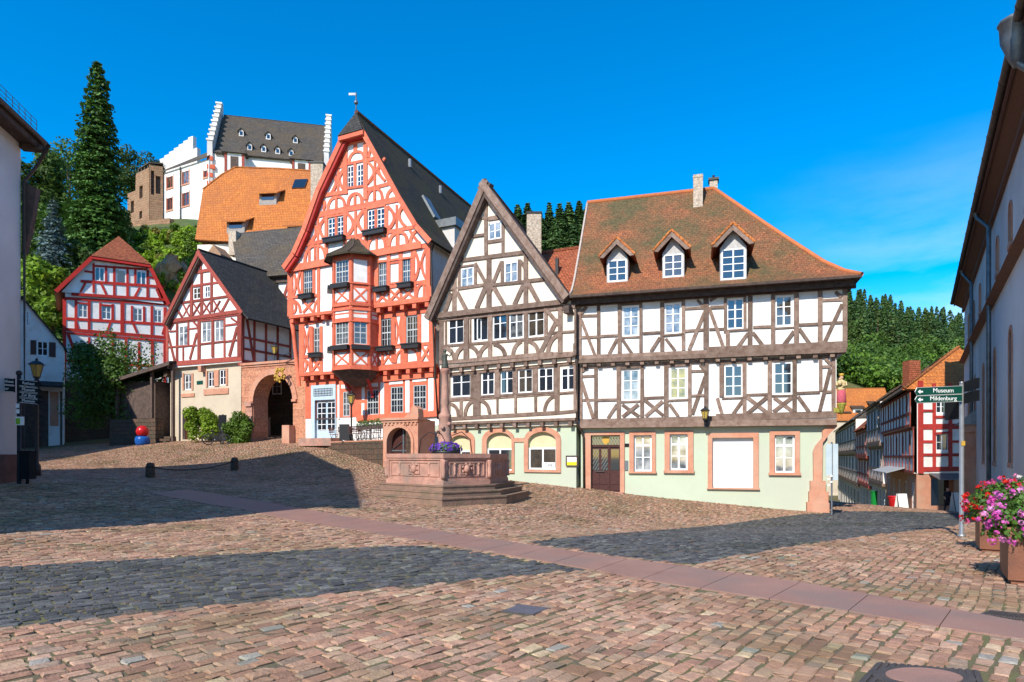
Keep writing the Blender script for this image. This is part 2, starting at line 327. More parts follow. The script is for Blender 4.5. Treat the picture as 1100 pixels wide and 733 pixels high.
def window(parent, fac, w, h, cols=2, rows=(.36, .68), mf=None, mg=None, fw=.07, back=.05, mun=.03, name='window', label=None, transom=None):
    u0, u1, z0, z1 = h; mf = mf or m_winwhite; mg = mg or m_glass
    b = MB(); a, c = w-back-.05, w-back
    b.fbox(fac, u0, u0+fw, z0, z1, a, c); b.fbox(fac, u1-fw, u1, z0, z1, a, c)
    b.fbox(fac, u0+fw, u1-fw, z0, z0+fw, a, c+.002); b.fbox(fac, u0+fw, u1-fw, z1-fw, z1, a, c+.002)
    iu0, iu1, iz0, iz1 = u0+fw, u1-fw, z0+fw, z1-fw
    for k in range(1, cols):
        uc = iu0+(iu1-iu0)*k/cols; ww = (fw*.5 if k*2 == cols else mun*.6)
        b.fbox(fac, uc-ww, uc+ww, iz0, iz1, a, c-.004)
    for r in rows:
        zc = iz1-(iz1-iz0)*r; ww = mun*.6
        if transom is not None and abs(r-transom) < 1e-6: ww = fw*.6
        b.fbox(fac, iu0, iu1, zc-ww, zc+ww, a+.005, c-.008)
    o = b.build(name, mf, parent, label)
    if mg is m_glass: mg = random.choice([m_glass, m_glass, m_glass3, m_glass4])
    g = MB(); j = lambda: random.uniform(-.014, .014)
    pts = [fac.P(u0+.01, z0+.01, a+.022+j()), fac.P(u1-.01, z0+.01, a+.022+j()), fac.P(u1-.01, z1-.01, a+.022+j())]
    pts.append(pts[0]+pts[2]-pts[1]); g.face(pts); g.build('pane', mg, o)
    return o
def sweep_roof(mb, pts, vec, th=.12, m=0):
    vec = Vector(vec)
    for a, b in zip(pts[:-1], pts[1:]):
        a, b = Vector(a), Vector(b); n = (b-a).cross(vec).normalized()
        if n.z < 0: n = -n
        mb.prism([a, b, b+vec, a+vec], -n*th, m)
def rake_board(mb, fac, w, uz, wd, th=.06, m=0, back=.0):
    for i, ((u0, z0), (u1, z1)) in enumerate(zip(uz[:-1], uz[1:])):
        l = math.hypot(u1-u0, z1-z0); nx, nz = -(z1-z0)/l, (u1-u0)/l
        if nz > 0: nx, nz = -nx, -nz
        mb.fpoly(fac, [(u0, z0), (u1, z1), (u1+nx*wd, z1+nz*wd), (u0+nx*wd, z0+nz*wd)], w-back, w+th+.003*(i % 3), m)
def text(parent, s, loc, rot, size, mat, name='lettering', ext=.002, align='CENTER', obj=None):
    cu = bpy.data.curves.new(name, 'FONT'); cu.body = s; cu.size = size; cu.extrude = ext; cu.align_x = align; cu.align_y = 'CENTER'
    t = bpy.data.objects.new(name, cu); COL.objects.link(t)
    bpy.context.view_layer.update(); dg = bpy.context.evaluated_depsgraph_get()
    me = bpy.data.meshes.new_from_object(t.evaluated_get(dg)); bpy.data.objects.remove(t)
    o = bpy.data.objects.new(name, me); COL.objects.link(o); me.materials.clear(); me.materials.append(mat)
    o.parent = parent; o.location = Vector(loc)-ORG[parent]; o.rotation_euler = rot; ORG[o] = Vector(loc)
    return o
# ---------------------------------------------------------------- ground
CP = [(-6,3,0),(6,3,0),(0,3,0),(-6,8,.02),(0,9,0),(4,14,-.12),(-3,16,.0),(0,-6,0),(-20,-4,.1),(20,-4,-.1),(0,22,-.02)]
def cpx(px, py, Y): CP.append(((px-CX)/F*Y, Y, EYE+(CY-py)/F*Y))
for a in [(1080,632,8.75),(1033,577,15.5),(624,523.5,31.5),(671,530,31),(760,539,29.85),(868,549.5,28.6),(960,548,46),(1030,551,41),(1040,562,22),
          (900,548,88),(546,516,33.4),(490,540.5,24),(415,530,25.5),(404,523,26.5),(415,500.5,34.5),(380,492,37),(345,480,40.5),(290,474.5,44),(200,474,47),(130,478,50),(50,481,51),
          (22,516,21),(160,562,16),(0,560,14.5),(300,520,29),(250,497,36.5),(100,497,36),(700,560,24),(560,560,20),(120,470,56)]: cpx(*a)
CPA = np.array(CP)
def _tps(P):
    n = len(P); d = np.hypot(P[:, None, 0]-P[None, :, 0], P[:, None, 1]-P[None, :, 1]); K = np.where(d > 0, d*d*np.log(d+1e-12), 0)+np.eye(n)*2.5
    A = np.zeros((n+3, n+3)); A[:n, :n] = K; A[:n, n] = 1; A[:n, n+1:] = P[:, :2]; A[n, :n] = 1; A[n+1:, :n] = P[:, :2].T
    return np.linalg.solve(A, np.concatenate([P[:, 2], np.zeros(3)]))
_W = _tps(CPA)
def gz(x, y):
    x = np.clip(np.asarray(x, float), -42, 56); y = np.clip(np.asarray(y, float), 1.5, 100)
    d = np.hypot(x[..., None]-CPA[:, 0], y[..., None]-CPA[:, 1]); k = np.where(d > 0, d*d*np.log(d+1e-12), 0)
    return np.clip(k @ _W[:-3]+_W[-3]+_W[-2]*x+_W[-1]*y, -7, 3.6)
def gz1(x, y): return float(gz(np.array([x]), np.array([y]))[0])
def hit(px, py):
    Y = np.linspace(3.5, 75, 1400); X = (px-CX)/F*Y; z = EYE+(CY-py)/F*Y; i = int(np.argmax(z <= gz(X, Y)))
    return float(X[i]), float(Y[i])
def sheet(name, xs, ys, zf, mat, kind='structure', smooth=True):
    X, Y = np.meshgrid(xs, ys); Z = zf(X, Y); V = np.stack([X, Y, Z], -1).reshape(-1, 3); nx = len(xs); ny = len(ys)
    i = (np.arange(ny-1)[:, None]*nx+np.arange(nx-1)[None, :]).ravel(); Fc = np.stack([i, i+1, i+nx+1, i+nx], -1)
    me = bpy.data.meshes.new(name); me.from_pydata(V.tolist(), [], Fc.tolist()); me.materials.append(mat); me.polygons.foreach_set('use_smooth', [smooth]*len(Fc))
    o = bpy.data.objects.new(name, me); COL.objects.link(o); o['kind'] = kind; ORG[o] = Vector((0, 0, 0)); return o
m_joint = M('mossy_joint_soil', (.12, .09, .055), (.13, .135, .045), scale=1.5, bump=.6, bscale=40, c3=(.13, .10, .07), s3=.5)
xs = np.concatenate([[-900, -500, -250, -120, -70], np.arange(-46, 60, .8), [75, 120, 250, 500, 900]])
ys = np.concatenate([[-300, -100, -40, -15], np.arange(-6, 60, .8), np.arange(62, 104, 4), [130, 200, 400, 900, 2500]])
sheet('ground', xs, ys, lambda X, Y: gz(X, Y)-.014-np.where(Y > 110, .5, 0), m_joint)
def pl(pts): return [hit(*p) for p in pts]
band_u = [(200, 526), (290, 540), (350, 551), (459, 568), (568, 585), (652, 598), (700, 604), (856, 625), (1027, 656), (1130, 675)]
band_l = [(160, 530), (270, 549), (350, 565), (420, 576), (495, 588), (652, 615), (700, 625), (900, 655), (1027, 677), (1130, 692)]
BU, BL = pl(band_u), pl(band_l)
BAND = BU+BL[::-1]
DARKL = pl([(-60, 682), (-60, 611), (0, 609.5), (200, 598), (400, 587.5), (445, 586), (500, 592), (632, 612), (300, 643)])
DARKR = pl([(564, 582.5), (650, 574), (750, 566), (790, 561.5), (882, 551.5), (905, 549.5), (1040, 552), (1030, 564.5), (954, 573), (845, 587.5), (745, 606), (680, 600)])
def inside(X, Y, P):
    r = np.zeros(X.shape, bool)
    for i in range(len(P)):
        x0, y0 = P[i]; x1, y1 = P[i-1]
        if y0 == y1: continue
        r ^= ((y0 > Y) != (y1 > Y)) & (X < (x1-x0)*(Y-y0)/(y1-y0)+x0)
    return r
def cobbles(name, ang, wd, l0, l1, zone, pal, mat, reg, gap=.012, h=.012):
    ca, sa = math.cos(ang), math.sin(ang); uD = np.array((sa, ca)); vD = np.array((ca, -sa)); C = []
    x0, x1, y0, y1 = reg; R = 60
    for v in np.arange(-R, R, wd):
        n = int(2*R/((l0+l1)/2)); ln = RNG.uniform(l0, l1, n); e = -R+RNG.uniform(0, .3)+np.concatenate([[0], np.cumsum(ln)]); c = (e[1:]+e[:-1])/2
        wob = .02*math.sin(v*3.1); P = c[:, None]*uD+(v+wob+.05*np.sin(c*.9+v)+RNG.normal(0, .006, n))[:, None]*vD
        C.append(np.column_stack([P, ln]))
    C = np.concatenate(C); X, Y = C[:, 0], C[:, 1]
    k = (X > x0) & (X < x1) & (Y > y0) & (Y < y1) & (np.abs(X) < .95*Y+3.5) & (Y < np.where(X < -2, 52, 44))
    C = C[k]; k = zone(C[:, 0], C[:, 1]); C = C[k]; n = len(C); X, Y, ln = C.T
    hu = ln/2-gap*RNG.uniform(.6, 1.3, n); hv = np.full(n, wd/2)-gap*RNG.uniform(.5, 1.2, n)
    V = np.zeros((n, 12, 3)); top = RNG.normal(0, .006, n); tx = RNG.normal(0, .025, n); ty = RNG.normal(0, .025, n)
    for ring, (ins, dz) in enumerate([(0, -.06), (.001, -.008), (.016, 0)]):
        for q, (su, sv) in enumerate([(-1, -1), (1, -1), (1, 1), (-1, 1)]):
            a = su*(hu-ins)+RNG.normal(0, .011, n); b = sv*(hv-ins)+RNG.normal(0, .008, n)
            V[:, ring*4+q, 0] = X+a*uD[0]+b*vD[0]; V[:, ring*4+q, 1] = Y+a*uD[1]+b*vD[1]
            V[:, ring*4+q, 2] = dz+(top+a*tx+b*ty if ring else 0)
    V[:, :, 2] += gz(X, Y)[:, None]+h-.012
    base = np.arange(n)[:, None, None]*12
    fc = np.array([[8, 9, 10, 11]]+[[r*4+q, r*4+(q+1) % 4, r*4+4+(q+1) % 4, r*4+4+q] for r in range(2) for q in range(4)])
    Fc = (base+fc[None]).reshape(-1, 4)
    me = bpy.data.meshes.new(name); me.vertices.add(n*12); me.vertices.foreach_set('co', V.ravel())
    me.loops.add(len(Fc)*4); me.loops.foreach_set('vertex_index', Fc.ravel().astype(np.int32)); me.polygons.add(len(Fc))
    me.polygons.foreach_set('loop_start', np.arange(len(Fc), dtype=np.int32)*4); me.polygons.foreach_set('use_smooth', np.zeros(len(Fc), bool)); me.update(calc_edges=True)
    pal = np.array(pal); ci = RNG.choice(len(pal), n, p=pal[:, 3]/pal[:, 3].sum()); cc = pal[ci, :3]*(1.15 if name.startswith('red') else 1.3)*RNG.uniform(.84, 1.15, (n, 1))
    cols = np.ones((n, 12, 4), np.float32); cols[:, :, :3] = cc[:, None, :]
    ca_ = me.color_attributes.new('Col', 'FLOAT_COLOR', 'POINT'); ca_.data.foreach_set('color', cols.ravel())
    me.materials.append(mat); o = bpy.data.objects.new(name, me); COL.objects.link(o); o['kind'] = 'structure'; ORG[o] = Vector((0, 0, 0)); print(name, n); return o
m_cob = M('cobble_stone', (.72, .70, .70), (1.12, 1.10, 1.08), scale=14, bump=.5, bscale=45, attr=True, rough=.72, c3=(.62, .66, .55), s3=.55)
PALR = [(.335, .183, .117, 5), (.372, .22, .145, 5), (.28, .153, .102, 3), (.36, .235, .15, 2), (.40, .25, .17, 2), (.27, .185, .13, 1.2), (.29, .26, .22, .3), (.44, .32, .20, .5)]
PALD = [(.066, .066, .066, 5), (.088, .088, .086, 3), (.05, .05, .051, 3), (.12, .12, .11, .7), (.10, .078, .065, .6)]
# the iron covers set in the paving
COVER = pl([(918, 738), (942, 712), (1052, 722), (1062, 748)]); GRATE = pl([(1043, 664), (1064, 656), (1112, 661), (1096, 671)]); PLATE = pl([(538, 657), (556, 650), (592, 654), (574, 661)])
def zred(X, Y):
    r = ~inside(X, Y, BAND) & ~inside(X, Y, DARKL) & ~inside(X, Y, DARKR)
    for p in (COVER, GRATE, PLATE): r &= ~inside(X, Y, p)
    return r
cobbles('red_cobble_paving', math.radians(40), .138, .15, .25, zred, PALR, m_cob, (-46, 34, 3.2, 52), gap=.011)
cobbles('dark_cobble_strip', math.radians(52), .125, .14, .22, lambda X, Y: (inside(X, Y, DARKL) | inside(X, Y, DARKR)) & ~inside(X, Y, BAND), PALD, m_cob, (-20, 34, 3, 47), gap=.013)
m_slab = M('smooth_sandstone_slab', (.32, .175, .13), (.26, .138, .105), scale=1.3, bump=.3, bscale=40, rough=.6, attr=False, c3=(.24, .15, .12), s3=.9)
sb = MB()
def lerp(P, t):
    d = [0]
    for a, b in zip(P[:-1], P[1:]): d.append(d[-1]+math.dist(a, b))
    t *= d[-1]
    for i in range(len(d)-1):
        if t <= d[i+1]+1e-9:
            f = (t-d[i])/(d[i+1]-d[i]); return (P[i][0]+(P[i+1][0]-P[i][0])*f, P[i][1]+(P[i+1][1]-P[i][1])*f)
    return P[-1]
N = 26
for i in range(N):
    t0, t1 = i/N+.00022, (i+1)/N-.00022
    for k0, k1 in ((0, 1),):
        if (i % 2 and k0 == .5): pass
        q = []
        for t, k in ((t0, k0+.006), (t1, k0+.006), (t1, k1-.006), (t0, k1-.006)):
            a, b = lerp(BL, t), lerp(BU, t); x, y = a[0]+(b[0]-a[0])*k, a[1]+(b[1]-a[1])*k; q.append((x, y, gz1(x, y)+.006))
        sb.prism([(p[0], p[1], p[2]-.08) for p in q], (0, 0, .08))
tag(sb.build('sandstone_slab_path', m_slab), kind='structure')
m_castiron = M('worn_cast_iron', (.075, .065, .06), (.12, .095, .08), scale=8, rough=.5, metal=.4, bump=.4, bscale=60)
def coverplate(name, P, label, cat, mode):
    c = Vector((sum(p[0] for p in P)/4, sum(p[1] for p in P)/4, 0)); g = lambda x, y, e=0: (x, y, gz1(x, y)+e)
    r = thing(name, label, cat, g(c.x, c.y))
    b = MB(); bi = lambda s, t: ((P[0][0]*(1-s)+P[3][0]*s)*(1-t)+(P[1][0]*(1-s)+P[2][0]*s)*t, (P[0][1]*(1-s)+P[3][1]*s)*(1-t)+(P[1][1]*(1-s)+P[2][1]*s)*t)
    def slab(s0, s1, t0, t1, e, mb): mb.prism([g(*bi(s, t), e-.06) for s, t in ((s0, t0), (s1, t0), (s1, t1), (s0, t1))], (0, 0, .06))
    if mode == 'round':
        slab(0, 1, 0, 1, .0, b)
        for k in range(14):
            s = .03+k*.07
            if abs(s-.5) > .36: slab(s, s+.035, .03, .97, .012, b)
            else:
                w = math.sqrt(max(0, .21-(s+.017-.5)**2)); slab(s, s+.035, .03, .5-w, .012, b); slab(s, s+.035, .5+w, .97, .012, b)
        b.build('frame', m_castiron, r)
        d = MB(); ring = lambda R, e: [g(*bi(.5+R*math.cos(a), .5+R*math.sin(a)), e) for a in np.linspace(0, 2*math.pi, 33)[:-1]]
        d.prism([(p[0], p[1], p[2]-.03) for p in ring(.44, .012)], (0, 0, .03)); d.build('ring', m_castiron, r)
        e = MB(); e.prism([(p[0], p[1], p[2]-.02) for p in ring(.33, .018)], (0, 0, .02)); e.build('lid', m_slab, r)
    elif mode == 'grate':
        slab(0, .06, 0, 1, .004, b); slab(.94, 1, 0, 1, .004, b); slab(.06, .94, 0, .07, .004, b); slab(.06, .94, .93, 1, .004, b); b.build('frame', m_castiron, r)
        d = MB()
        for k in range(13): slab(.08+k*.066, .115+k*.066, .07, .93, .002, d)
        slab(.06, .94, .47, .53, .003, d); d.build('bars', m_castiron, r)
    else:
        slab(0, 1, 0, 1, .002, b); b.build('frame', m_castiron, r); d = MB(); slab(.06, .94, .06, .94, .006, d); d.build('lid', M('blue_grey_plate', (.10, .10, .12), (.14, .13, .15), scale=6, rough=.5, metal=.3), r)
coverplate('manhole_cover', COVER, 'ribbed square iron manhole frame with a round sandstone-filled lid in the foreground', 'manhole cover', 'round')
coverplate('drain_grate', GRATE, 'dark slotted drain grate in the end of the smooth sandstone path', 'drain grate', 'grate')
coverplate('utility_cover', PLATE, 'small plain blue-grey steel cover set among the red cobbles', 'utility cover', 'plate')
# ---------------------------------------------------------------- house A: long white half-timbered house with the hipped tile roof
def block_sides(mb, fac, u0, u1, z0, z1, w, depth, m=0, top=True):
    P = fac.P
    mb.face([P(u0, z0, w), P(u0, z1, w), P(u0, z1, -depth), P(u0, z0, -depth)], m); mb.face([P(u1, z0, w), P(u1, z1, w), P(u1, z1, -depth), P(u1, z0, -depth)], m)
    mb.face([P(u0, z0, -depth), P(u1, z0, -depth), P(u1, z1, -depth), P(u0, z1, -depth)], m); mb.face([P(u0, z0, w), P(u1, z0, w), P(u1, z0, -depth), P(u0, z0, -depth)], m)
    if top: mb.face([P(u0, z1, w), P(u1, z1, w), P(u1, z1, -depth), P(u0, z1, -depth)], m)
def houseA():
    fac = FacPx(624, 31.5, 889, 28.4); L = fac.L; w1, w2 = .28, .5
    c = fac.P(L/2, 0, -.2); R = thing('half_timbered_house', 'long white brown-timbered house with hipped mossy roof, three dormers and pale green ground floor', 'house', (c.x, c.y, -.5))
    zj1 = fac.uv(760, 458, w1)[1]; zj2 = fac.uv(760, 384.5, w2)[1]; zt = fac.uv(760, 309, w2)[1]-.05
    uR1 = fac.uv(898.5, 420, w1)[0]; uR2 = fac.uv(909, 330, w2)[0]; uL1, uL2 = fac.uv(622.5, 420, w1)[0], fac.uv(620.5, 350, w2)[0]
    D = 9.5
    # ground floor
    mb = MB(); T5 = Tr(mb, fac, 0, 610, 450, 7.3333); T6 = Tr(mb, fac, 0, 760, 450, 7.3333)
    door = T5.hole(182, 130, 412, 582); wa = T5.hole(520, 130, 660, 415); wb = T5.hole(803, 122, 943, 405); big = T6.hole(38, 150, 360, 545); wc = T6.hole(528, 128, 688, 425)
    wall(mb, fac, 0, rect((0, L, -1.6, zj1)), [door, wa, wb, big, wc], .22); block_sides(mb, fac, 0, L, -1.6, zj1, 0, D)
    mb.build('ground_floor_wall', m_green, R)
    def surround(T, o, h, sill=True, name='stone_surround'):
        b = MB(); x0, y0, x1, y1 = o; u0, u1, z0, z1 = T.hole(x0, y0, x1, y1); hu0, hu1, hz0, hz1 = h
        b.fbox(fac, u0, hu0, hz0 if sill else z0, hz1, -.1, .07); b.fbox(fac, hu1, u1, hz0 if sill else z0, hz1, -.1, .071); b.fbox(fac, u0, u1, hz1, z1, -.1, .074)
        if sill: b.fbox(fac, u0-.04, u1+.04, z0, hz0, -.1, .13)
        b.build(name, m_sand, R)
    surround(T5, (135, 105, 447, 582), door, False); surround(T5, (485, 100, 692, 430), wa); surround(T5, (762, 95, 988, 428), wb); surround(T6, (2, 112, 402, 556), big); surround(T6, (488, 97, 726, 445), wc)
    for h in (wa, wb, wc): window(R, fac, 0, h, 2, (.26, .62), mg=m_glass2, back=.10, fw=.075, transom=.26)
    # blank white shop panel
    b = MB(); u0, u1, z0, z1 = big; b.fbox(fac, u0, u1, z0, z1, -.2, -.14); pz = z0+(z1-z0)*.42
    b.fbox(fac, u0+.05, u1-.03, z0, pz, -.14, -.1); b.fbox(fac, u0+.1, u1-.05, pz, z1-.25*(z1-z0), -.14, -.12); b.fbox(fac, u1-.5, u1-.2, z0+.55, z0+.58, -.1, -.09); b.build('shop_panel', m_signwhite, R)
    # door
    u0, u1, z0, z1 = door; zt0 = z1-(z1-z0)*.185; b = MB(); b.fbox(fac, u0, u1, z0, z1, -.22, -.17); um = u0+(u1-u0)*.61
    for a, e in ((u0+.03, (u0+um)/2-.03), ((u0+um)/2+.03, um-.04), (um+.06, u1-.04)):
        b.fbox(fac, a, e, z0+.12, z0+.34, -.17, -.145); b.fbox(fac, a, e, z0+.40, z0+.95, -.17, -.145)
    b.fbox(fac, um-.04, um+.03, z0, zt0, -.17, -.13); b.fbox(fac, u0, u1, zt0-.05, zt0+.02, -.17, -.11)
    d = b.build('door', m_doorwood, R)
    g = MB()
    for a, e in ((u0+.07, (u0+um)/2-.06), ((u0+um)/2+.06, um-.07), (um+.09, u1-.07)): g.fbox(fac, a, e, z0+1.08, zt0-.16, -.17, -.155)
    g.fbox(fac, u0+.04, u1-.04, zt0+.05, z1-.05, -.17, -.15); g.build('glazing', m_glass, d)
    g = MB()
    for a, e, za, zb in ((u0+.07, (u0+um)/2-.06, z0+1.08, zt0-.16), ((u0+um)/2+.06, um-.07, z0+1.08, zt0-.16), (u0+.04, u1-.04, zt0+.05, z1-.05)):
        st = .14; k = a-(zb-za)
        while k < e:
            for sg in (1, -1):
                pts = []
                for t in np.linspace(0, 1, 2):
                    pass
                x0, x1 = max(k, a), min(k+(zb-za)*.6, e)
                if x1 > x0:
                    f0, f1 = (x0-k)/((zb-za)*.6), (x1-k)/((zb-za)*.6); q0 = za+(zb-za)*(f0 if sg > 0 else 1-f0); q1 = za+(zb-za)*(f1 if sg > 0 else 1-f1)
                    g.tube([fac.P(x0, q0, -.147), fac.P(x1, q1, -.147)], .008, 4)
            k += st
    g.build('lattice', M('leaded_lattice', (.32, .34, .32), rough=.5), d)
    g = MB(); uc = (u0+u1)/2; g.fpoly(fac, [(uc-.17, z1-.06), (uc-.17, z1-.32), (uc, z1-.46), (uc+.17, z1-.32), (uc+.17, z1-.06)], -.15, -.12); g.build('coat_of_arms', m_goldp, d)
    g = MB(); g.tube([fac.P((u0+um)/2-.25, z0+1.03, -.1), fac.P((u0+um)/2+.2, z0+1.03, -.1)], .02, 6); g.build('handle', m_steel, d)
    g = MB(); g.fbox(fac, u0-.2, u1+.15, z0-.4, z0+.03, -.1, .22); g.build('door_step', m_sandpink, R)
    # corner buttress and corbel
    b = MB(); q = lambda T, x, y, w=.15: fac.uv(T.ox+x/T.sc, T.oy+y/T.sc, w)
    for (xa, xb, ya, yb, w) in ((780, 955, 660, 790, .34), (797, 950, 575, 660, .29), (808, 930, 490, 575, .24)):
        u0, z0 = q(T6, xa, yb); u1, z1 = q(T6, xb, ya); b.fbox(fac, u0, u1, z0, z1, -.6, w)
    prof = [(835, 490), (832, 260), (850, 215), (905, 150), (905, 95), (1010, 12), (1022, 60), (960, 120), (908, 190), (903, 490)]
    pts = [q(T6, x, y) for x, y in prof]; b.fpoly(fac, pts, -.5, .17); b.build('corner_buttress', m_sand, R)
    # storeys
    mb = MB(); A = Tr(mb, fac, w2, 610, 300, 7.3333); B = Tr(mb, fac, w2, 760, 280, 7.3333)
    h2 = [A.hole(432, 212, 562, 450), A.hole(762, 190, 893, 428), B.hole(150, 300, 287, 540), B.hole(533, 278, 670, 518)]
    wall(mb, fac, w2, rect((uL2, uR2, zj2, zt)), h2); block_sides(mb, fac, uL2, uR2, zj2, zt, w2, D); mb.build('upper_wall', m_white, R)
    mb = MB(); C = Tr(mb, fac, w1, 610, 370, 7.3333); E = Tr(mb, fac, w1, 770, 370, 7.3333)
    h1 = [C.hole(430, 198, 563, 447), C.hole(802, 180, 935, 430), E.hole(57, 163, 205, 415), E.hole(447, 140, 597, 395)]
    wall(mb, fac, w1, rect((uL1, uR1, zj1, zj2)), h1); block_sides(mb, fac, uL1, uR1, zj1, zj2, w1, D); mb.build('middle_wall', m_white, R)
    for k, h in enumerate(h2+h1): window(R, fac, w2 if k < 4 else w1, h, 2, (.34, .67), mg=(m_glass2, m_glass2, m_glass, m_glass, m_glass2, m_glassy, m_glass, m_glass)[k], back=.03)
    tb = MB(); A = Tr(tb, fac, w2, 610, 300, 7.3333); B = Tr(tb, fac, w2, 760, 280, 7.3333)
    A.beams([(70,205,1110,118,26),(70,630,1110,585,54),(90,205,90,605,32),(243,212,243,600,28),(408,200,408,595,32),(575,190,575,580,26),(743,180,743,570,35),(910,168,910,560,28),(1090,140,1090,550,42),
        (105,292,235,287,20),(105,460,240,455,20),(255,450,395,445,18),(590,428,725,420,18),(920,235,1075,225,20),(920,410,1075,398,20),(105,320,215,600,25),(390,470,325,590,24),(430,475,505,585,24),(725,460,655,572,24),(770,470,845,565,24),(1075,265,955,558,26),(105,272,150,216,24),
        (420,205,575,193,14),(415,462,583,455,14),(750,183,910,170,14),(745,446,915,432,14),(1020,165,1075,225,24)])
    A.mb.fbox(fac, uL2, uR2, zj2-.02, zj2+.18, w2-.4, w2+.10)
    B.beams([(-5,268,1098,205,28),(-5,712,1100,660,52),(-4,290,-4,690,30),(140,288,140,570,24),(158,560,158,690,32),(295,280,295,555,24),(335,275,335,676,38),(515,262,515,670,34),(700,255,700,660,38),(888,240,888,645,38),(1080,205,1080,650,36),
        (25,370,130,365,24),(15,545,140,540,20),(360,525,500,522,20),(720,508,870,500,20),(905,315,1060,308,22),(905,495,1065,488,20),(10,370,128,690,28),(318,572,240,680,28),(356,568,440,676,28),(680,560,598,668,28),(722,538,805,658,28),(1060,345,920,648,28),(1005,248,1055,285,26),(20,320,75,285,22),
        (140,290,300,281,14),(525,268,685,258,14),(130,556,315,545,16),(512,537,702,527,14)])
    tb.build('upper_timber_frame', m_tim, R)
    tb = MB(); C = Tr(tb, fac, w1, 610, 370, 7.3333); E = Tr(tb, fac, w1, 770, 370, 7.3333)
    C.beams([(95,620,1180,590,52),(100,180,1180,132,24),(104,170,104,590,22),(222,175,222,590,28),(402,165,402,580,32),(585,160,585,575,28),(775,155,775,570,36),(960,150,960,562,30),(1090,140,1090,560,34),
        (110,255,210,250,20),(110,440,210,437,18),(235,440,390,435,20),(600,425,755,418,22),(975,213,1070,210,20),(975,405,1090,402,18),(108,290,202,582,28),(388,475,318,582,26),(430,475,560,567,25),(555,472,430,572,25),(608,440,752,563,27),(747,448,612,567,27),(800,470,867,565,25),(1082,255,980,555,28),
        (415,455,585,448,14),(780,444,967,434,14),(415,190,580,180,14),(785,172,955,164,14),(112,215,160,180,22),(1040,160,1085,205,22)])
    E.beams([(-10,577,945,550,50),(-10,140,945,92,24),(38,150,38,415,34),(218,140,218,545,34),(415,120,415,540,34),(612,115,612,532,34),(818,105,818,372,28),(918,105,918,527,30),(830,178,895,175,22),(860,375,912,372,18),
        (235,400,400,395,20),(632,385,812,378,20),(3,425,42,552,28),(205,440,128,548,28),(238,416,397,540,28),(400,412,243,542,28),(452,422,602,532,28),(592,418,445,532,28),(638,412,727,532,28),(892,195,808,528,28),(40,428,236,420,14),(425,408,632,402,14),(855,115,900,165,24),(40,150,215,140,14),(430,130,612,120,14)])
    tb.fbox(fac, uL1, uR1, zj1-.02, zj1+.25, w1-.4, w1+.09)
    n = 17
    for i in range(n):
        u = uL1+.3+(uR1-uL1-.5)*i/(n-1); tb.fbox(fac, u-.09, u+.09, zj2-.19, zj2-.02, w1-.2, w2+.03)
    tb.build('middle_timber_frame', m_tim, R)
    # roof, one sweep with a bell-cast foot
    we = 1.2; zE = fac.uv(770, 306, we)[1]; uRe = fac.uv(926, 291.5, we)[0]; uLe = fac.uv(612, 319, we)[0]
    wr = -4.6; zR = fac.uv(690, 211.5, wr)[1]; uLr = fac.uv(631, 217, wr)[0]; uRr = fac.uv(767, 203.5, wr)[0]
    prof = [(0, 0), (.10, .055), (.22, .155), (.40, .345), (.6, .56), (.8, .78), (1, 1)]
    front = []; hip = []; left = []
    for s, t in prof:
        w = we+(wr-we)*s; z = zE+(zR-zE)*t; left.append(fac.P(uLe+(uLr-uLe)*s, z, w)); hip.append(fac.P(uRe+(uRr-uRe)*s, z, w))
    backw = wr-(we-wr); mb = MB()
    lb = [fac.P(uLe+(uLr-uLe)*s, zE+(zR-zE)*t, backw+(wr-backw)*s) for s, t in prof]; hb = [fac.P(uRe+(uRr-uRe)*s, zE+(zR-zE)*t, backw+(wr-backw)*s) for s, t in prof]
    for i in range(len(prof)-1):
        for a, b_, c_, d_ in ((left[i], hip[i], hip[i+1], left[i+1]), (hip[i], hb[i], hb[i+1], hip[i+1]), (hb[i], lb[i], lb[i+1], hb[i+1])): mb.face([a, b_, c_, d_])
    dz = Vector((0, 0, -.12))
    for a, b_ in ((left[0], hip[0]), (hip[0], hb[0]), (hb[0], lb[0])): mb.face([a, b_, b_+dz, a+dz])
    for i in range(len(prof)-1): mb.face([left[i], left[i+1], left[i+1]+dz, left[i]+dz])
    def roofz(w): 
        s = (w-we)/(wr-we)
        for (s0, t0), (s1, t1) in zip(prof[:-1], prof[1:]):
            if s <= s1: return zE+(zR-zE)*(t0+(t1-t0)*(s-s0)/(s1-s0))
        return zR
    roof = mb.build('roof', m_tileA, R)
    b = MB(); b.tube(hip, .11, 6); b.tube([hip[-1], left[-1]], .12, 6); b.build('ridge_tiles', M('orange_ridge_tiles', (.52, .17, .055), (.42, .125, .045), scale=6, rough=.8), roof)
    b = MB(); b.tube([p+Vector((0, 0, .02)) for p in left], .06, 6); b.build('verge_mortar', M('pale_verge_mortar', (.5, .42, .36), (.42, .33, .27), scale=5), roof)
    b = MB(); b.face([left[0]+dz, hip[0]+dz, fac.P(uRe-.4, zE-.14, w2), fac.P(uLe, zE-.14, w2)]); b.face([hip[0]+dz, hb[0]+dz, fac.P(uR2, zE-.14, backw+.3), fac.P(uR2, zE-.14, w2)])
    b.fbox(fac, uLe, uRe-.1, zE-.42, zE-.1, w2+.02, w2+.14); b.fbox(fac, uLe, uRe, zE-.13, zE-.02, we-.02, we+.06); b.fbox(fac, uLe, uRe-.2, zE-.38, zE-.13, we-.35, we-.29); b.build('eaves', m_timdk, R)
    # left gable end closing the roof
    b = MB(); b.face([p+dz*.5 for p in left]+[p+dz*.5 for p in lb[::-1]]); b.build('gable_wall', m_cream, R)
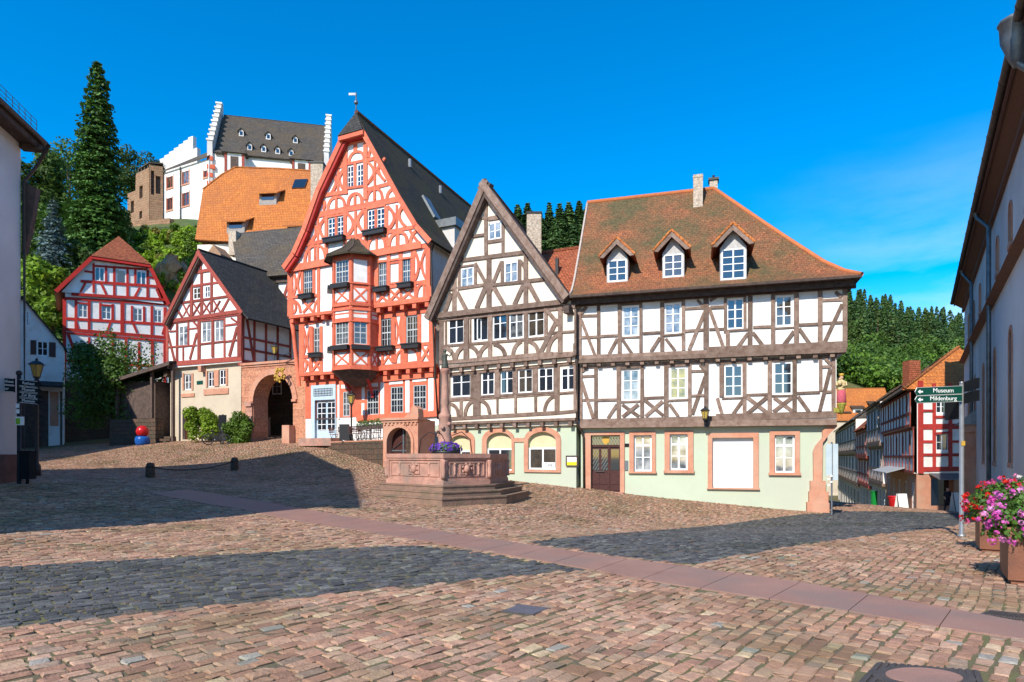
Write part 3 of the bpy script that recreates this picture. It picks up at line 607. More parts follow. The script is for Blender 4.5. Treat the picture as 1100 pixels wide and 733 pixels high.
    # dormers
    def dormer(face, apex, tips, rows):
        x0, y0, x1, y1 = face; best = min(np.linspace(we, wr, 400), key=lambda w: abs(fac.uv((x0+x1)/2, y1, w)[1]-roofz(w)-.03)); w = float(best)
        u0, u1 = fac.uv(x0, y1, w)[0], fac.uv(x1, y1, w)[0]; z0 = roofz(w)-.15; z1 = fac.uv((x0+x1)/2, y0, w)[1]; wf = w+.35
        ua, za = fac.uv(*apex, wf); ul, zl = fac.uv(*tips[0], wf); ur, zr = fac.uv(*tips[1], wf); zl = zr = (zl+zr)/2; ua = (ul+ur)/2
        zg = z1+(za-z1)*.82
        def wat(z): return next((ww for ww in np.linspace(w, wr, 300) if roofz(ww) >= z), wr)
        b = MB(); h = (u0+.06, u1-.06, z0+.18, z1-.05)
        wall(b, fac, w, [(u0, z0), (u1, z0), (u1, z1), ((u0+u1)/2, zg), (u0, z1)], [h], .1)
        for u in (u0, u1): b.face([fac.P(u, z0, w), fac.P(u, z1, w), fac.P(u, z1, wat(z1)-.1)])
        d = b.build('dormer', M('dormer_boards', (.50, .49, .48), (.38, .36, .34), scale=6), R)
        window(d, fac, w, h, 2, rows, mg=m_glass, back=.0, fw=.06)
        b = MB(); vec = -fac.n3
        for (ux, zx) in ((ul, zl), (ur, zr)):
            e0, e1 = fac.P(ux, zx, wf), fac.P(ux, zx, wat(zx)-.2); r0, r1 = fac.P(ua, za, wf), fac.P(ua, za, wat(za)-.3)
            n = (e1-e0).cross(r0-e0).normalized(); n = n if n.z > 0 else -n
            b.prism([e0, e1, r1, r0], -n*.09)
        rr = b.build('dormer_roof', m_tileR, d)
        b = MB(); k = .14
        b.fpoly(fac, [(ul, zl-.02), (ua, za-.02), (ua, za-.3), (ul+.22, zl-.06)], wf-.08, wf+.01); b.fpoly(fac, [(ur, zr-.02), (ua, za-.02), (ua, za-.3), (ur-.22, zr-.06)], wf-.08, wf+.013)
        b.build('barge_board', m_tim, d)
        b = MB(); b.tube([fac.P(ul, zl+.03, wf), fac.P(ua, za+.04, wf)], .06, 6); b.tube([fac.P(ur, zr+.03, wf), fac.P(ua, za+.04, wf)], .06, 6); b.build('verge_tiles', m_tileO, d)
    dormer((651.8, 278, 674.5, 302.5), (662.3, 255.5), ((643, 276.8), (682, 273)), (.34, .67))
    dormer((711.5, 272, 735, 297.5), (720.8, 247.8), ((701.5, 270.5), (742, 265.5)), (.34, .67))
    dormer((773.5, 266, 802, 300), (788, 240), ((764.3, 265.3), (811, 259.8)), (.25, .5, .75))
    # chimneys
    def chimney(x0, y0, x1, y1, w, cap, name='chimney'):
        u0, z1 = fac.uv(x0, y0, w); u1, z0 = fac.uv(x1, y1, w); b = MB(); b.fbox(fac, u0, u1, z0-1.2, z1, w-.5, w)
        ch = b.build(name, m_brick, R); b = MB()
        if cap:
            b.fbox(fac, u0-.07, u1+.07, z1, z1+.12, w-.57, w+.07); b.tube([fac.P((u0+u1)/2, z1+.1, w-.25), fac.P((u0+u1)/2, z1+.35, w-.25)], .07, 6); b.build('chimney_cap', m_iron, ch)
        else: b.fbox(fac, u0-.02, u1+.02, z1-.16, z1-.08, w-.52, w+.02); b.build('chimney_band', m_brick, ch)
    chimney(744.7, 187.8, 755, 218, -3.6, False); chimney(762.3, 194, 770.8, 206, -5.3, True)
    # downpipe on the joint with the neighbour
    b = MB(); pts = [fac.uv(x, y, w) for x, y, w in ((612, 328, 1.0), (618, 343, .7), (619.5, 365, .7), (619.5, 455, .6), (624.5, 463, .25), (627, 470, .12), (627.5, 527, .12))]
    b.tube([fac.P(u, z, w) for (u, z), w in zip(pts, (1.0, .7, .68, .55, .25, .12, .12))], .06, 8); b.build('downpipe', m_copper, R)
    b = MB(); u, z = fac.uv(673, 478, 0); b.fbox(fac, u-.08, u+.12, z-.1, z+.06, 0, .03); b.build('house_number', m_signdark, R); b = MB(); u, z = fac.uv(673.5, 499, 0); b.fbox(fac, u-.1, u+.05, z-.28, z+.18, 0, .06); b.build('doorbell_panel', m_zinc, R)
    # things fixed to the facade
    u, z = fac.uv(757.5, 441, .9); lt = thing('wall_lantern', 'amber glass wall lantern hanging on the brown sill beam of the long white house', 'lantern', fac.P(u, z, .7))
    wall_lantern(lt, fac.P(u, z-.4, .75), fac.n3, .55); 
    b = MB(); b.tube([fac.P(u+.05, z-.3, w1), fac.P(u+.05, z-.62, .6), fac.P(u, z-.55, .75)], .025, 6); b.fbox(fac, u-.05, u+.15, z-.75, z-.15, w1+.06, w1+.16); b.build('bracket', m_iron, lt)
    return fac
def wall_lantern(root, c, n, h=.6, m_g=None):
    """hexagonal tapered lantern, c = bottom centre"""
    c = Vector(c); b = MB(); b.lathe(c, [(.10*h/.6, 0.04), (.20*h/.6, h*.72)], 6, 0, False); b.build('glass', m_g or m_lampglass, root)
    b = MB(); b.lathe(c, [(.05, -.05), (.115*h/.6, 0), (.115*h/.6, .04)], 6, 0, False); b.lathe(c, [(.26*h/.6, h*.72), (.25*h/.6, h*.76), (.12*h/.6, h*.92), (.05, h*.95), (.06, h*1.02), (.015, h*1.12)], 6, 0, False)
    for k in range(6):
        a = math.pi*k/3; b.tube([c+Vector((.105*h/.6*math.cos(a), .105*h/.6*math.sin(a), .04)), c+Vector((.205*h/.6*math.cos(a), .205*h/.6*math.sin(a), h*.73))], .011, 4)
    b.build('lantern_frame', m_iron, root)
facA = houseA()
# ---------------------------------------------------------------- house B: cream gable house
def gable_side(mb, fac, u, z0, z1, w, vec, ln, m=0):
    a = fac.P(u, z0, w); v = Vector(vec)*ln; mb.face([a, a+v, a+v+Vector((0, 0, z1-z0)), a+Vector((0, 0, z1-z0))], m)
def house_body(mb, fac, u0, u1, z0, z1, w, vec, ln, m=0, bottom=True, top=False):
    for u in (u0, u1): gable_side(mb, fac, u, z0, z1, w, vec, ln, m)
    v = Vector(vec)*ln; P = fac.P
    mb.face([P(u0, z0, w)+v, P(u1, z0, w)+v, P(u1, z1, w)+v, P(u0, z1, w)+v], m)
    if bottom: mb.face([P(u0, z0, w), P(u1, z0, w), P(u1, z0, w)+v, P(u0, z0, w)+v], m)
    if top: mb.face([P(u0, z1, w), P(u1, z1, w), P(u1, z1, w)+v, P(u0, z1, w)+v], m)
def arch(u0, u1, z0, zs, rise, n=10):
    pts = [(u0, z0), (u1, z0)]; um = (u0+u1)/2; hw = (u1-u0)/2
    for i in range(n+1):
        a = math.pi*i/n; pts.append((um+hw*math.cos(a), zs+rise*math.sin(a)))
    return pts
def houseB():
    fac = FacPx(470, 36.0, 619, 31.3); L = fac.L; V = Vector((.3, 1, 0)).normalized(); D = 10
    c = fac.P(L/2, 0, -.3); R = thing('gable_house', 'cream gabled house with brown timbers and three arched windows in its green ground floor', 'house', (c.x, c.y, -.2))
    w1, w2, w3 = .3, .55, .62
    lev = lambda x, y, w: fac.uv(x, y, w)[1]
    zj1 = lev(545, 454, w1); zj2 = lev(545, 389.5, w2); zt = lev(545, 332.5, w3); k = .0
    # ground floor
    mb = MB(); G = Tr(mb, fac, 0, 440, 340, 3.665)
    def ar(x0, x1, ytop, ybot):
        u0, u1, z0, z1 = G.hole(x0, ytop, x1, ybot); r = (u1-u0)*.30; return arch(u0, u1, z0, z1-r, r)
    inn = [ar(162, 240, 468, 612), ar(305, 404, 457, 607), ar(468, 578, 455, 603)]; out = [ar(145, 258, 447, 618), ar(287, 414, 440, 616), ar(452, 597, 436, 614)]
    u0w, u1w = -.2, L
    wall(mb, fac, 0, rect((u0w, u1w, -1.2, zj1)), inn, .2); house_body(mb, fac, u0w, u1w, -1.2, zj1, 0, V, D); mb.build('ground_floor_wall', m_green, R)
    for a, o in zip(inn, out):
        b = MB(); n = len(a)
        for i in range(1, n): 
            j = (i+1) % n
            if j == 0: j = 0
            b.fpoly(fac, [a[i], a[j], o[j], o[i]], -.1, .06+.002*(i % 2))
        b.fpoly(fac, [a[0], a[1], o[1], o[0]], -.1, .09); b.build('arched_stone_surround', m_sand, R)
        (u0, z0), (u1, _) = a[0], a[1]; zt_ = max(p[1] for p in a); zm = z0+(zt_-z0)*.58
        b = MB(); b.fpoly(fac, a, -.21, -.16); w_ = b.build('roller_blind', m_blind, R)
        window(R, fac, 0, (u0, u1, z0, zm), 2, (), back=.06, fw=.08)
    b = MB(); (u0, z0), (u1, _) = out[1][0], out[2][1]; z = out[2][2][1]; b.fbox(fac, out[1][1][0], out[2][0][0], z-.1, z+.12, 0, .05); b.build('stone_band', m_sand, R)
    # cafe card in the right window
    (u0, z0), (u1, _) = inn[2][0], inn[2][1]; b = MB(); b.fbox(fac, u1-.85, u1-.1, z0+.09, z0+.36, -.055, -.045); cd = b.build('window_card', m_signwhite, R)
    rz = math.atan2(fac.d.y, fac.d.x); text(cd, 'Café', fac.P(u1-.47, z0+.225, -.042), (math.pi/2, 0, rz), .24, m_signdark)
    # first floor (w1)
    mb = MB(); T = Tr(mb, fac, w1, 470, 370, 6.6667)
    h1 = [T.hole(*r) for r in ((100,213,240,378),(313,193,410,367),(448,185,546,358),(575,175,685,350),(720,166,832,342),(883,163,987,333))]
    ua, ub = fac.uv(480, 420, w1)[0], fac.uv(618.8, 420, w1)[0]
    wall(mb, fac, w1, rect((ua, ub, zj1, zj2)), h1); house_body(mb, fac, ua, ub, zj1, zj2, w1, V, D); mb.build('middle_wall', m_cream, R)
    for h in h1: window(R, fac, w1, h, 2, (.34,), back=.02, fw=.085)
    tb = MB(); T = Tr(tb, fac, w1, 470, 370, 6.6667)
    T.beams([(60,210,990,125,40),(60,405,990,345,16),(60,392,245,382,16),(305,376,840,345,16),(60,537,845,490,26),(840,492,1000,478,22),(285,170,285,512,50),(432,165,432,380,38),(432,375,432,495,14),(560,160,560,370,32),(562,365,562,490,16),(702,150,702,370,36),(705,365,705,482,18),(860,140,860,485,34),(990,105,990,480,26),
        (172,400,172,512,20),(72,180,72,530,40),(250,200,250,390,20),(305,190,305,372,14),(840,165,840,340,12),(880,350,985,340,12)])
    T.arc(85,425,150,435,152,515,22); T.arc(270,402,205,420,200,512,22); T.arc(312,402,370,420,376,497,22); T.arc(840,372,780,390,768,478,22)
    tb.build('middle_timber_frame', m_tim, R)
    # joist rows
    def joists(mb, wlo, whi, z0, z1, us, wd=.2):
        for u in us: mb.fbox(fac, u-wd/2, u+wd/2, z0, z1, wlo-.2, whi+.04)
    jb = MB(); us = np.linspace(ua+.35, ub-.25, 10); joists(jb, w1, w2, zj2-.28, zj2-.02, us); joists(jb, 0, w1, zj1-.26, zj1-.01, np.linspace(ua+.4, ub-.3, 10))
    jb.fbox(fac, ua, ub, zj2-.02, zj2+.13, w2-.3, w2+.09); jb.fbox(fac, ua, ub, zj1-.01, zj1+.12, w1-.3, w1+.09); jb.build('joist_ends', m_tim, R)
    b = MB(); b.fbox(fac, ua, ub, zj2-.24, zj2-.03, w1-.1, w1+.13); b.fbox(fac, ua+.05, ub, zj1-.22, zj1-.02, -.1, .16); b.build('joist_infill', m_cream, R)
    # second floor (w2)
    mb = MB(); T = Tr(mb, fac, w2, 450, 280, 6.1111)
    h2 = [T.hole(*r) for r in ((193,378,297,548),(353,365,457,530),(484,352,580,520),(592,342,688,512),(714,330,826,500))]
    ua2, ub2 = fac.uv(472.5, 370, w2)[0], fac.uv(617.5, 370, w2)[0]
    wall(mb, fac, w2, rect((ua2, ub2, zj2, zt)), h2); house_body(mb, fac, ua2, ub2, zj2, zt, w2, V, D, top=True); mb.build('upper_wall', m_cream, R)
    for i, h in enumerate(h2):
        if i == 1:
            b = MB(); b.face([fac.P(h[0], h[2], w2-.14), fac.P(h[1], h[2], w2-.14), fac.P(h[1], h[3], w2-.14), fac.P(h[0], h[3], w2-.14)]); b.build('dark_opening', m_glass, R)
            u0, u1, z0, z1 = h; b = MB(); fw = .07
            for q in ((u0,u0+fw,z0,z1),(u1-fw,u1,z0,z1),(u0+fw,u1-fw,z0,z0+fw),(u0+fw,u1-fw,z1-fw,z1)): b.fbox(fac, *q, w2-.08, w2+.0)
            wo_ = b.build('window', m_winwhite, R, 'casement window standing open')
            b = MB(); um = u0+.42; a = fac.P(um-.14, z0+.1, w2-.02); e = (fac.n3*-.12+fac.d3*.16)
            b.obox(a, e.normalized()*.05, fac.n3*.03, (0, 0, z1-z0-.2)); b.obox(a+e, e.normalized()*.05, fac.n3*.03, (0, 0, z1-z0-.2)); b.obox(a, e, fac.n3*.03, (0, 0, .05)); b.obox(a+Vector((0, 0, z1-z0-.25)), e, fac.n3*.03, (0, 0, .05)); b.build('open_casement', m_winwhite, wo_)
            continue
        window(R, fac, w2, h, 2, (.34,), back=.02, fw=.075)
    tb = MB(); T = Tr(tb, fac, w2, 450, 280, 6.1111)
    T.beams([(100,388,1025,302,30),(140,672,880,612,26),(880,618,1025,610,26),(150,385,150,680,28),(180,380,180,560,12),(315,358,315,655,32),(341,356,341,545,10),(470,345,470,640,28),(586,340,586,515,14),(705,322,705,622,28),(836,305,836,500,22),(930,300,930,612,28),(1028,320,1028,620,12),
        (160,562,835,508,16),(935,470,1022,466,14),(830,312,935,440,22),(912,385,800,605,28),(935,470,850,480,14),(100,400,140,460,24),(1022,545,1022,600,14)])
    for a in ((165,570,225,580,238,655),(302,562,250,585,243,655),(330,560,385,575,397,640),(465,548,405,575,400,638),(492,548,560,560,570,632),(675,530,625,555,620,622),(715,525,780,545,787,612),(918,490,860,510,850,602)): T.arc(*a, 24)
    tb.build('upper_timber_frame', m_tim, R)
    # gable (w3)
    rk = [fac.uv(456.0, 333.5, w3+.4), fac.uv(519.5, 192.5, w3+.4), fac.uv(611.5, 325, w3+.4)]
    zf = (rk[0][1]+rk[2][1])/2; rk = [(rk[0][0], zf), rk[1], (rk[2][0], zf)]
    ul, ur, ua_, za_ = rk[0][0]+.25, rk[2][0]-.25, rk[1][0], rk[1][1]-.35
    mb = MB(); T1 = Tr(mb, fac, w3, 450, 185, 7.3333); T2 = Tr(mb, fac, w3, 450, 280, 6.1111)
    h3 = [T1.hole(548, 392, 653, 532), T2.hole(275, 45, 361, 181), T2.hole(560, 8, 652, 146)]
    wall(mb, fac, w3, [(ul, zt), (ur, zt), (ua_, za_)], h3, .1)
    v = V*D; mb.face([fac.P(ul, zt, w3), fac.P(ur, zt, w3), fac.P(ur, zt, w3)+v, fac.P(ul, zt, w3)+v]); mb.face([fac.P(ul, zt, w3)+v, fac.P(ur, zt, w3)+v, fac.P(ua_, za_, w3)+v]); mb.build('gable_wall', m_cream, R)
    for h in h3: window(R, fac, w3, h, 2, (.5,), back=.0, fw=.085, mg=m_glass2)
    tb = MB(); T1 = Tr(tb, fac, w3, 450, 185, 7.3333); T2 = Tr(tb, fac, w3, 450, 280, 6.1111)
    T1.beams([(530,180,533,655,24),(430,372,522,362,16),(545,372,660,350,34),(362,517,522,495,20),(665,365,665,640,24),(545,552,672,533,26),(268,706,845,632,30)])
    T2.beams([(235,40,235,345,28),(463,-20,463,310,32),(705,-45,705,292,30),(145,195,228,185,20),(255,185,440,158,20),(495,160,692,140,20),(712,135,835,122,20),(266,40,266,185,18),(374,25,374,175,18),(550,5,550,150,18),(662,-5,662,145,22),(275,42,365,30,12),
        (218,215,172,342,26),(250,205,317,332,26),(370,20,442,152,22),(440,178,380,318,26),(495,178,567,300,26),(547,10,493,142,22),(690,158,628,292,26),(720,150,792,280,26),(245,95,272,30,18),(672,5,700,60,18)])
    T2.poly([(463, 90), (500, 155), (468, 235), (425, 160)]); T2.beam(55, 372, 935, 276, 34, th=.12)
    tb.build('gable_timber_frame', m_tim, R)
    mb = MB(); P3 = [fac.P(u, z, w3+.42) for u, z in rk]; Lr = 8.2; sweep_roof(mb, P3, V*Lr, .16); rf = mb.build('roof', m_tileB, R)
    b = MB(); b.tube([P3[1]+V*.2, P3[1]+V*Lr], .12, 6); b.build('ridge_tiles', m_tileR, rf)
    b = MB(); rake_board(b, fac, w3+.40, rk, .36, .06); b.build('barge_board', m_tim, R)
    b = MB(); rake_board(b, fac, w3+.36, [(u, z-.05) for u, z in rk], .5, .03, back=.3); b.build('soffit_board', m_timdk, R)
    b = MB(); fu = (fac.uv(611, 330, .9)[0]); zc = fac.uv(611, 333, .9)[1]; b.fbox(fac, fu-.25, fu+.05, zc-.15, zc+.2, .6, 1.0); b.build('eaves_bracket', m_timdk, R)
    # chimney on the far slope
    b = MB(); X, Y = pxY(573.5, 38.0); w = .62; z1 = EYE+(490-232)/F*38; z0 = EYE+(490-262)/F*38; b.box(X-.42, X+.42, Y-.4, Y+.4, z0-1.5, z1); ch = b.build('chimney', m_brick, R); b = MB(); b.box(X-.47, X+.47, Y-.45, Y+.45, z1, z1+.1); b.build('chimney_cap', m_iron, ch)
    # menu case on the wall
    u0, u1, z0, z1 = G.hole(618, 548, 664, 590); mc = thing('menu_case', 'framed menu case with a white and yellow sheet on the green wall beside the door', 'menu case', fac.P((u0+u1)/2, z0, .05))
    b = MB(); fw = .05
    for q in ((u0,u0+fw,z0,z1),(u1-fw,u1,z0,z1),(u0+fw,u1-fw,z0,z0+fw),(u0+fw,u1-fw,z1-fw,z1)): b.fbox(fac, *q, .0, .09)
    b.build('frame', m_timdk, mc); b = MB(); b.fbox(fac, u0+.02, u1-.02, z0+.02, z1-.02, .0, .05); b.build('backboard', m_signwhite, mc)
    b = MB(); b.fbox(fac, u0+fw, u1-fw, z0+fw, z0+fw+.16, .05, .055); b.build('yellow_strip', M('menu_yellow', (.75, .65, .02), rough=.6), mc)
    return fac
facB = houseB()
# ---------------------------------------------------------------- low tiled house seen between the two
def house_mid():
    fac = FacPx(560, 36.5, 650, 34.5); R = thing('tiled_house', 'low red-brown tiled house wedged between the cream gable and the long hipped roof', 'house', fac.P(2, 0, -2))
    zr = fac.uv(600, 262, -2)[1]; ze = fac.uv(600, 322, 0)[1]; a, b_ = -.3, fac.L+2
    mb = MB(); sweep_roof(mb, [fac.P(a, ze, .3), fac.P(a, zr, -3.2), fac.P(a, ze, -6.7)], fac.d3*(b_-a), .12); rf = mb.build('roof', m_tileR, R)
    mb = MB(); mb.tube([fac.P(a, zr, -3.2), fac.P(b_, zr, -3.2)], .12, 6); mb.build('ridge_tiles', m_tileR, rf)
    mb = MB(); mb.fbox(fac, a+.3, b_-.3, -1, ze, -6.4, 0); mb.face([fac.P(a+.3, ze, 0), fac.P(a+.3, ze, -6.4), fac.P(a+.3, zr-.1, -3.2)]); mb.build('wall', m_cream, R)
    u, z = fac.uv(598.5, 287, -1.4); mb = MB(); mb.fbox(fac, u-.09, u+.09, z-.6, z+.5, -1.5, -1.32); mb.build('vent_pipe', m_iron, rf)
house_mid()
# ---------------------------------------------------------------- half-hipped gable roofs
def half_hip_roof(R, fac, w, Lp, Rp, apex, setback, V, ln, mat, hipmat, th=.14, front=.0, name='roof', slope_m=None):
    """Lp: left foot ... left hip point, Rp: right hip point ... right foot, all (u, z) on plane w"""
    V = Vector(V).normalized(); v = V*ln; mb = MB(); P = [fac.P(u, z, w) for u, z in Lp]; Q = [fac.P(u, z, w) for u, z in Rp]
    A = fac.P(*apex, w)+V*setback
    sweep_roof(mb, P, v, th); sweep_roof(mb, Q, v, th)
    for a in ((P[-1], A, fac.P(*apex, w)+v, P[-1]+v), (A, Q[0], Q[0]+v, fac.P(*apex, w)+v)):
        n = (a[1]-a[0]).cross(a[3]-a[0]).normalized(); n = n if n.z > 0 else -n; mb.prism(a, -n*th)
    rf = mb.build(name, mat, R)
    b = MB(); f = fac.n3*front; a, c = P[-1]+f, Q[0]+f; n = (c-a).cross(A-a).normalized(); n = n if n.z > 0 else -n; b.prism([a, c, A], -n*.1); b.build('hip_face', hipmat, rf)
    return rf, A
m_wingrey = M('pale_grey_window_paint', (.46, .48, .47), rough=.5)
def houseC():
    fac = FacPx(312, 42.5, 475, 37.3); V = Vector((.403, 1, 0)).normalized(); D = 15
    c = fac.P(fac.L/2, 0, 0); R = thing('half_timbered_house', 'tall coral-red timbered gable house with a polygonal oriel and a light blue double door', 'house', (c.x, c.y, 2))
    w1, w2, w3 = .4, .8, .9; lev = lambda x, y, w: fac.uv(x, y, w)[1]; U = lambda x, w, y=400: fac.uv(x, y, w)[0]
    zj1 = lev(430, 396.5, w1); zj2 = lev(430, 327.5, w2); zt = lev(430, 266, w3)
    # ground floor: red with white panels
    u0, u1 = U(328, 0), U(472.5, 0); mb = MB(); Q = Tr(mb, fac, 0, 390, 390, 6.6667); T = Tr(mb, fac, 0, 325, 395, 8.6275)
    hw = [Q.hole(198, 170, 287, 356), Q.hole(360, 158, 452, 335), T.hole(597, 205, 705, 437), T.hole(375, 222, 437, 452)]; dr = T.hole(118, 300, 306, 655)
    zs = lev(430, 446.5, 0)
    wall(mb, fac, 0, rect((u0, u1, zs, zj1)), [h for h in hw]+[(dr[0], dr[1], max(dr[2], zs+.001), dr[3])], .2); mb.build('ground_floor_wall', m_coral, R)
    mb = MB(); wall(mb, fac, -.03, rect((u0, u1, 0, zs)), [(dr[0], dr[1], dr[2], zs-.001)], .2); house_body(mb, fac, u0, u1, 0, zj1, -.03, V, D); mb.build('plinth_wall', m_white, R)
    b = MB(); Q = Tr(b, fac, 0, 390, 390, 6.6667, .012); T = Tr(b, fac, 0, 325, 395, 8.6275, .012)
    for r in ((125,135,152,376),(305,120,335,356),(470,95,508,345),(188,128,286,152),(356,105,455,134)): Q.poly([(r[0],r[1]+4),(r[2],r[1]-4),(r[2],r[3]-4),(r[0],r[3]+4)])
    for r in ((550,330,577,450),(550,150,577,300),(585,140,700,178),(328,160,345,480),(360,160,425,195)): T.poly([(r[0],r[1]),(r[2],r[1]),(r[2],r[3]),(r[0],r[3])])
    b.build('white_infill', m_white, R)
    for h in hw: window(R, fac, 0, h, 4, (.25, .5, .75), mf=m_wingrey, back=.02, fw=.055, mun=.02, transom=.5)
    b = MB(); Q = Tr(b, fac, 0, 390, 390, 6.6667, .09); Q.beam(-40, 400, 540, 362, 34); Q.beam(60, 125, 525, 78, 34); b.build('ground_beams', m_coral, R)
    # door
    m_blue = M('pale_blue_door_paint', (.47, .58, .66), (.40, .51, .60), scale=5, rough=.45); T = Tr(MB(), fac, 0, 325, 395, 8.6275)
    o = T.hole(85, 160, 312, 657); a0, a1, az0, az1 = dr; b = MB()
    b.fbox(fac, o[0], a0, az0, az1, -.1, .06); b.fbox(fac, a1, o[1], az0, az1, -.1, .061); tl = T.hole(113, 195, 282, 262); tl = (tl[0], tl[1], tl[2], min(tl[3], o[3]-.1))
    b.fbox(fac, o[0], o[1], az1, o[3], -.1, .062); b.build('door_surround', m_blue, R)
    b = MB()
    for k in range(13): u = tl[0]+(tl[1]-tl[0])*k/12; b.fbox(fac, u-.015, u+.015, tl[2], tl[3], .06, .09)
    for k in range(4): z = tl[2]+(tl[3]-tl[2])*k/3; b.fbox(fac, tl[0], tl[1], z-.012, z+.012, .06, .085)
    b.build('transom_lattice', m_zinc, R)
    b = MB(); b.fbox(fac, a0, a1, az0, az1, -.2, -.15); um = (a0+a1)/2; d = b.build('door', m_blue, R); g = MB()
    for s0, s1 in ((a0+.1, um-.08), (um+.08, a1-.1)):
        hh = (az1-az0); g.fbox(fac, s0, s1, az0+hh*.22, az1-.15, -.15, -.14)
    g.build('door_glazing', m_glass, d); g = MB()
    for s0, s1 in ((a0+.1, um-.08), (um+.08, a1-.1)):
        for k in range(6): z = az0+(az1-az0)*.22+((az1-az0)*.78-.15)*k/5; g.fbox(fac, s0, s1, z-.02, z+.02, -.14, -.12)
        g.fbox(fac, (s0+s1)/2-.02, (s0+s1)/2+.02, az0+(az1-az0)*.22, az1-.15, -.141, -.121)
    g.build('glazing_bars', m_winwhite, d)
    b = MB(); b.fbox(fac, a0-.5, a1+.5, az0-.5, az0-.02, -.1, 1.0); b.fbox(fac, a0-.3, a1+.3, az0-.02, az0+.0, -.1, .55); b.build('door_step', m_sandpink, R)
    # first floor
    A0, A1 = U(323, w1), U(467, w1); mb = MB(); Q = Tr(mb, fac, w1, 390, 320, 9.1667); T = Tr(mb, fac, w1, 310, 330, 9.1667)
    h1 = [Q.hole(178, 208, 297, 478), Q.hole(428, 178, 552, 450), T.hole(248, 203, 318, 452)]
    wall(mb, fac, w1, rect((A0, A1, zj1, zj2)), h1); house_body(mb, fac, A0, A1, zj1, zj2, w1, V, D); mb.build('first_floor_wall', m_white, R)
    for h in h1: window(R, fac, w1, h, 4, (.25, .5, .75), mf=m_wingrey, back=.02, fw=.055, mun=.02, transom=.5)
    tb = MB(); Q = Tr(tb, fac, w1, 390, 320, 9.1667); T = Tr(tb, fac, w1, 310, 330, 9.1667)
    Q.beams([(40,190,700,112,44),(55,170,55,680,26),(172,200,172,490,18),(303,175,303,640,30),(400,170,400,640,46),(558,160,558,650,24),(683,130,683,650,44),(80,505,690,447,24),(80,690,712,642,30),(195,510,195,660,16),(305,660,560,625,12),(185,200,300,188,14),(430,170,560,155,14),(300,470,430,450,12)])
    Q.cX(318, 185, 388, 480, 12, -12); Q.X(95, 520, 185, 655, 15, -8); Q.X(205, 515, 295, 650, 15, -8); Q.fan(325, 512, 545, 640, 16, -20); Q.X(575, 470, 665, 630, 18, -8)
    T.beams([(120,165,330,130,34),(132,150,132,660,36),(225,190,225,640,22),(240,200,240,460,16),(325,190,325,640,20),(150,492,330,480,24),(145,660,335,640,28)])
    T.cX(150, 200, 215, 480, 12); T.X(238, 510, 322, 630, 16); T.arc(155,515,215,540,215,630,16); T.arc(155,520,205,560,160,630,14)
    tb.build('first_floor_frame', m_coral, R)
    # second floor
    B0, B1 = U(311.5, w2, 300), U(462, w2, 300); mb = MB(); Q = Tr(mb, fac, w2, 390, 250, 8.1444); T = Tr(mb, fac, w2, 305, 260, 9.1667)
    h2 = [Q.hole(135, 263, 215, 477), Q.hole(344, 228, 426, 442), T.hole(193, 278, 286, 516)]
    wall(mb, fac, w2, rect((B0, B1, zj2, zt)), h2); house_body(mb, fac, B0, B1, zj2, zt, w2, V, D, top=True); mb.build('second_floor_wall', m_white, R)
    for h in h2: window(R, fac, w2, h, 4, (.25, .5, .75), mf=m_wingrey, back=.02, fw=.055, mun=.02, transom=.5)
    tb = MB(); Q = Tr(tb, fac, w2, 390, 250, 8.1444); T = Tr(tb, fac, w2, 305, 260, 9.1667)
    Q.beams([(20,195,575,108,36),(15,215,15,640,40),(122,190,122,505,24),(226,170,226,500,24),(332,160,332,480,26),(438,140,438,460,28),(572,110,572,590,32),(130,258,440,218,14),(230,270,330,258,14),(20,510,575,425,22),(15,652,575,578,30),(230,450,330,435,12),(60,220,60,500,12),(108,500,108,630,14),(230,495,230,610,16),(335,480,335,595,16),(460,450,460,580,16)])
    Q.cX(450, 155, 556, 430, 16, -15); Q.X(62, 240, 112, 480, 15); Q.X(125, 515, 220, 615, 15, -8); Q.X(240, 505, 328, 600, 15, -8); Q.X(345, 490, 450, 585, 15, -8); Q.fan(470, 455, 600, 575, 18, -14); Q.fan(20, 520, 105, 620, 14, -6)
    T.beams([(60,262,345,222,36),(70,270,70,735,40),(182,255,182,560,20),(298,240,298,560,20),(345,225,345,740,20),(90,545,345,525,20),(80,742,345,715,26)])
    T.cX(92, 285, 172, 540, 15); T.X(190, 575, 298, 700, 18); T.arc(95,575,165,600,165,700,18); T.arc(95,590,150,640,100,705,14); T.arc(340,570,300,600,300,700,14)
    tb.build('second_floor_frame', m_coral, R)
    # joist ends
    jb = MB()
    for zz, wl, wh, a, e in ((zj2, w1, w2, B0, B1), (zj1, 0, w1, A0, A1)):
        for k in range(13): u = a+.2+(e-a-.4)*k/12; jb.fbox(fac, u-.13, u+.13, zz-.30, zz-.02, wl-.2, wh+.05)
        jb.fbox(fac, a, e, zz-.02, zz+.16, wl, wh+.1)
    jb.build('joist_ends', m_coral, R)
    jb = MB()
    for zz, wl, a, e in ((zj2, w1, A0, A1), (zj1, 0, u0, u1)): jb.fbox(fac, a, e, zz-.28, zz-.025, wl-.1, wl+.06)
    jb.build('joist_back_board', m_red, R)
    # gable
    wr = w3+.35; g = lambda pts: [fac.uv(x, y, wr) for x, y in pts]
    Lp = g([(303, 284.5), (313.6, 271), (325, 245), (339.5, 203.5), (365.5, 147.5)]); Rp = g([(392, 141), (413.9, 180), (431, 211.4), (448.6, 240.5), (464, 259.5)])
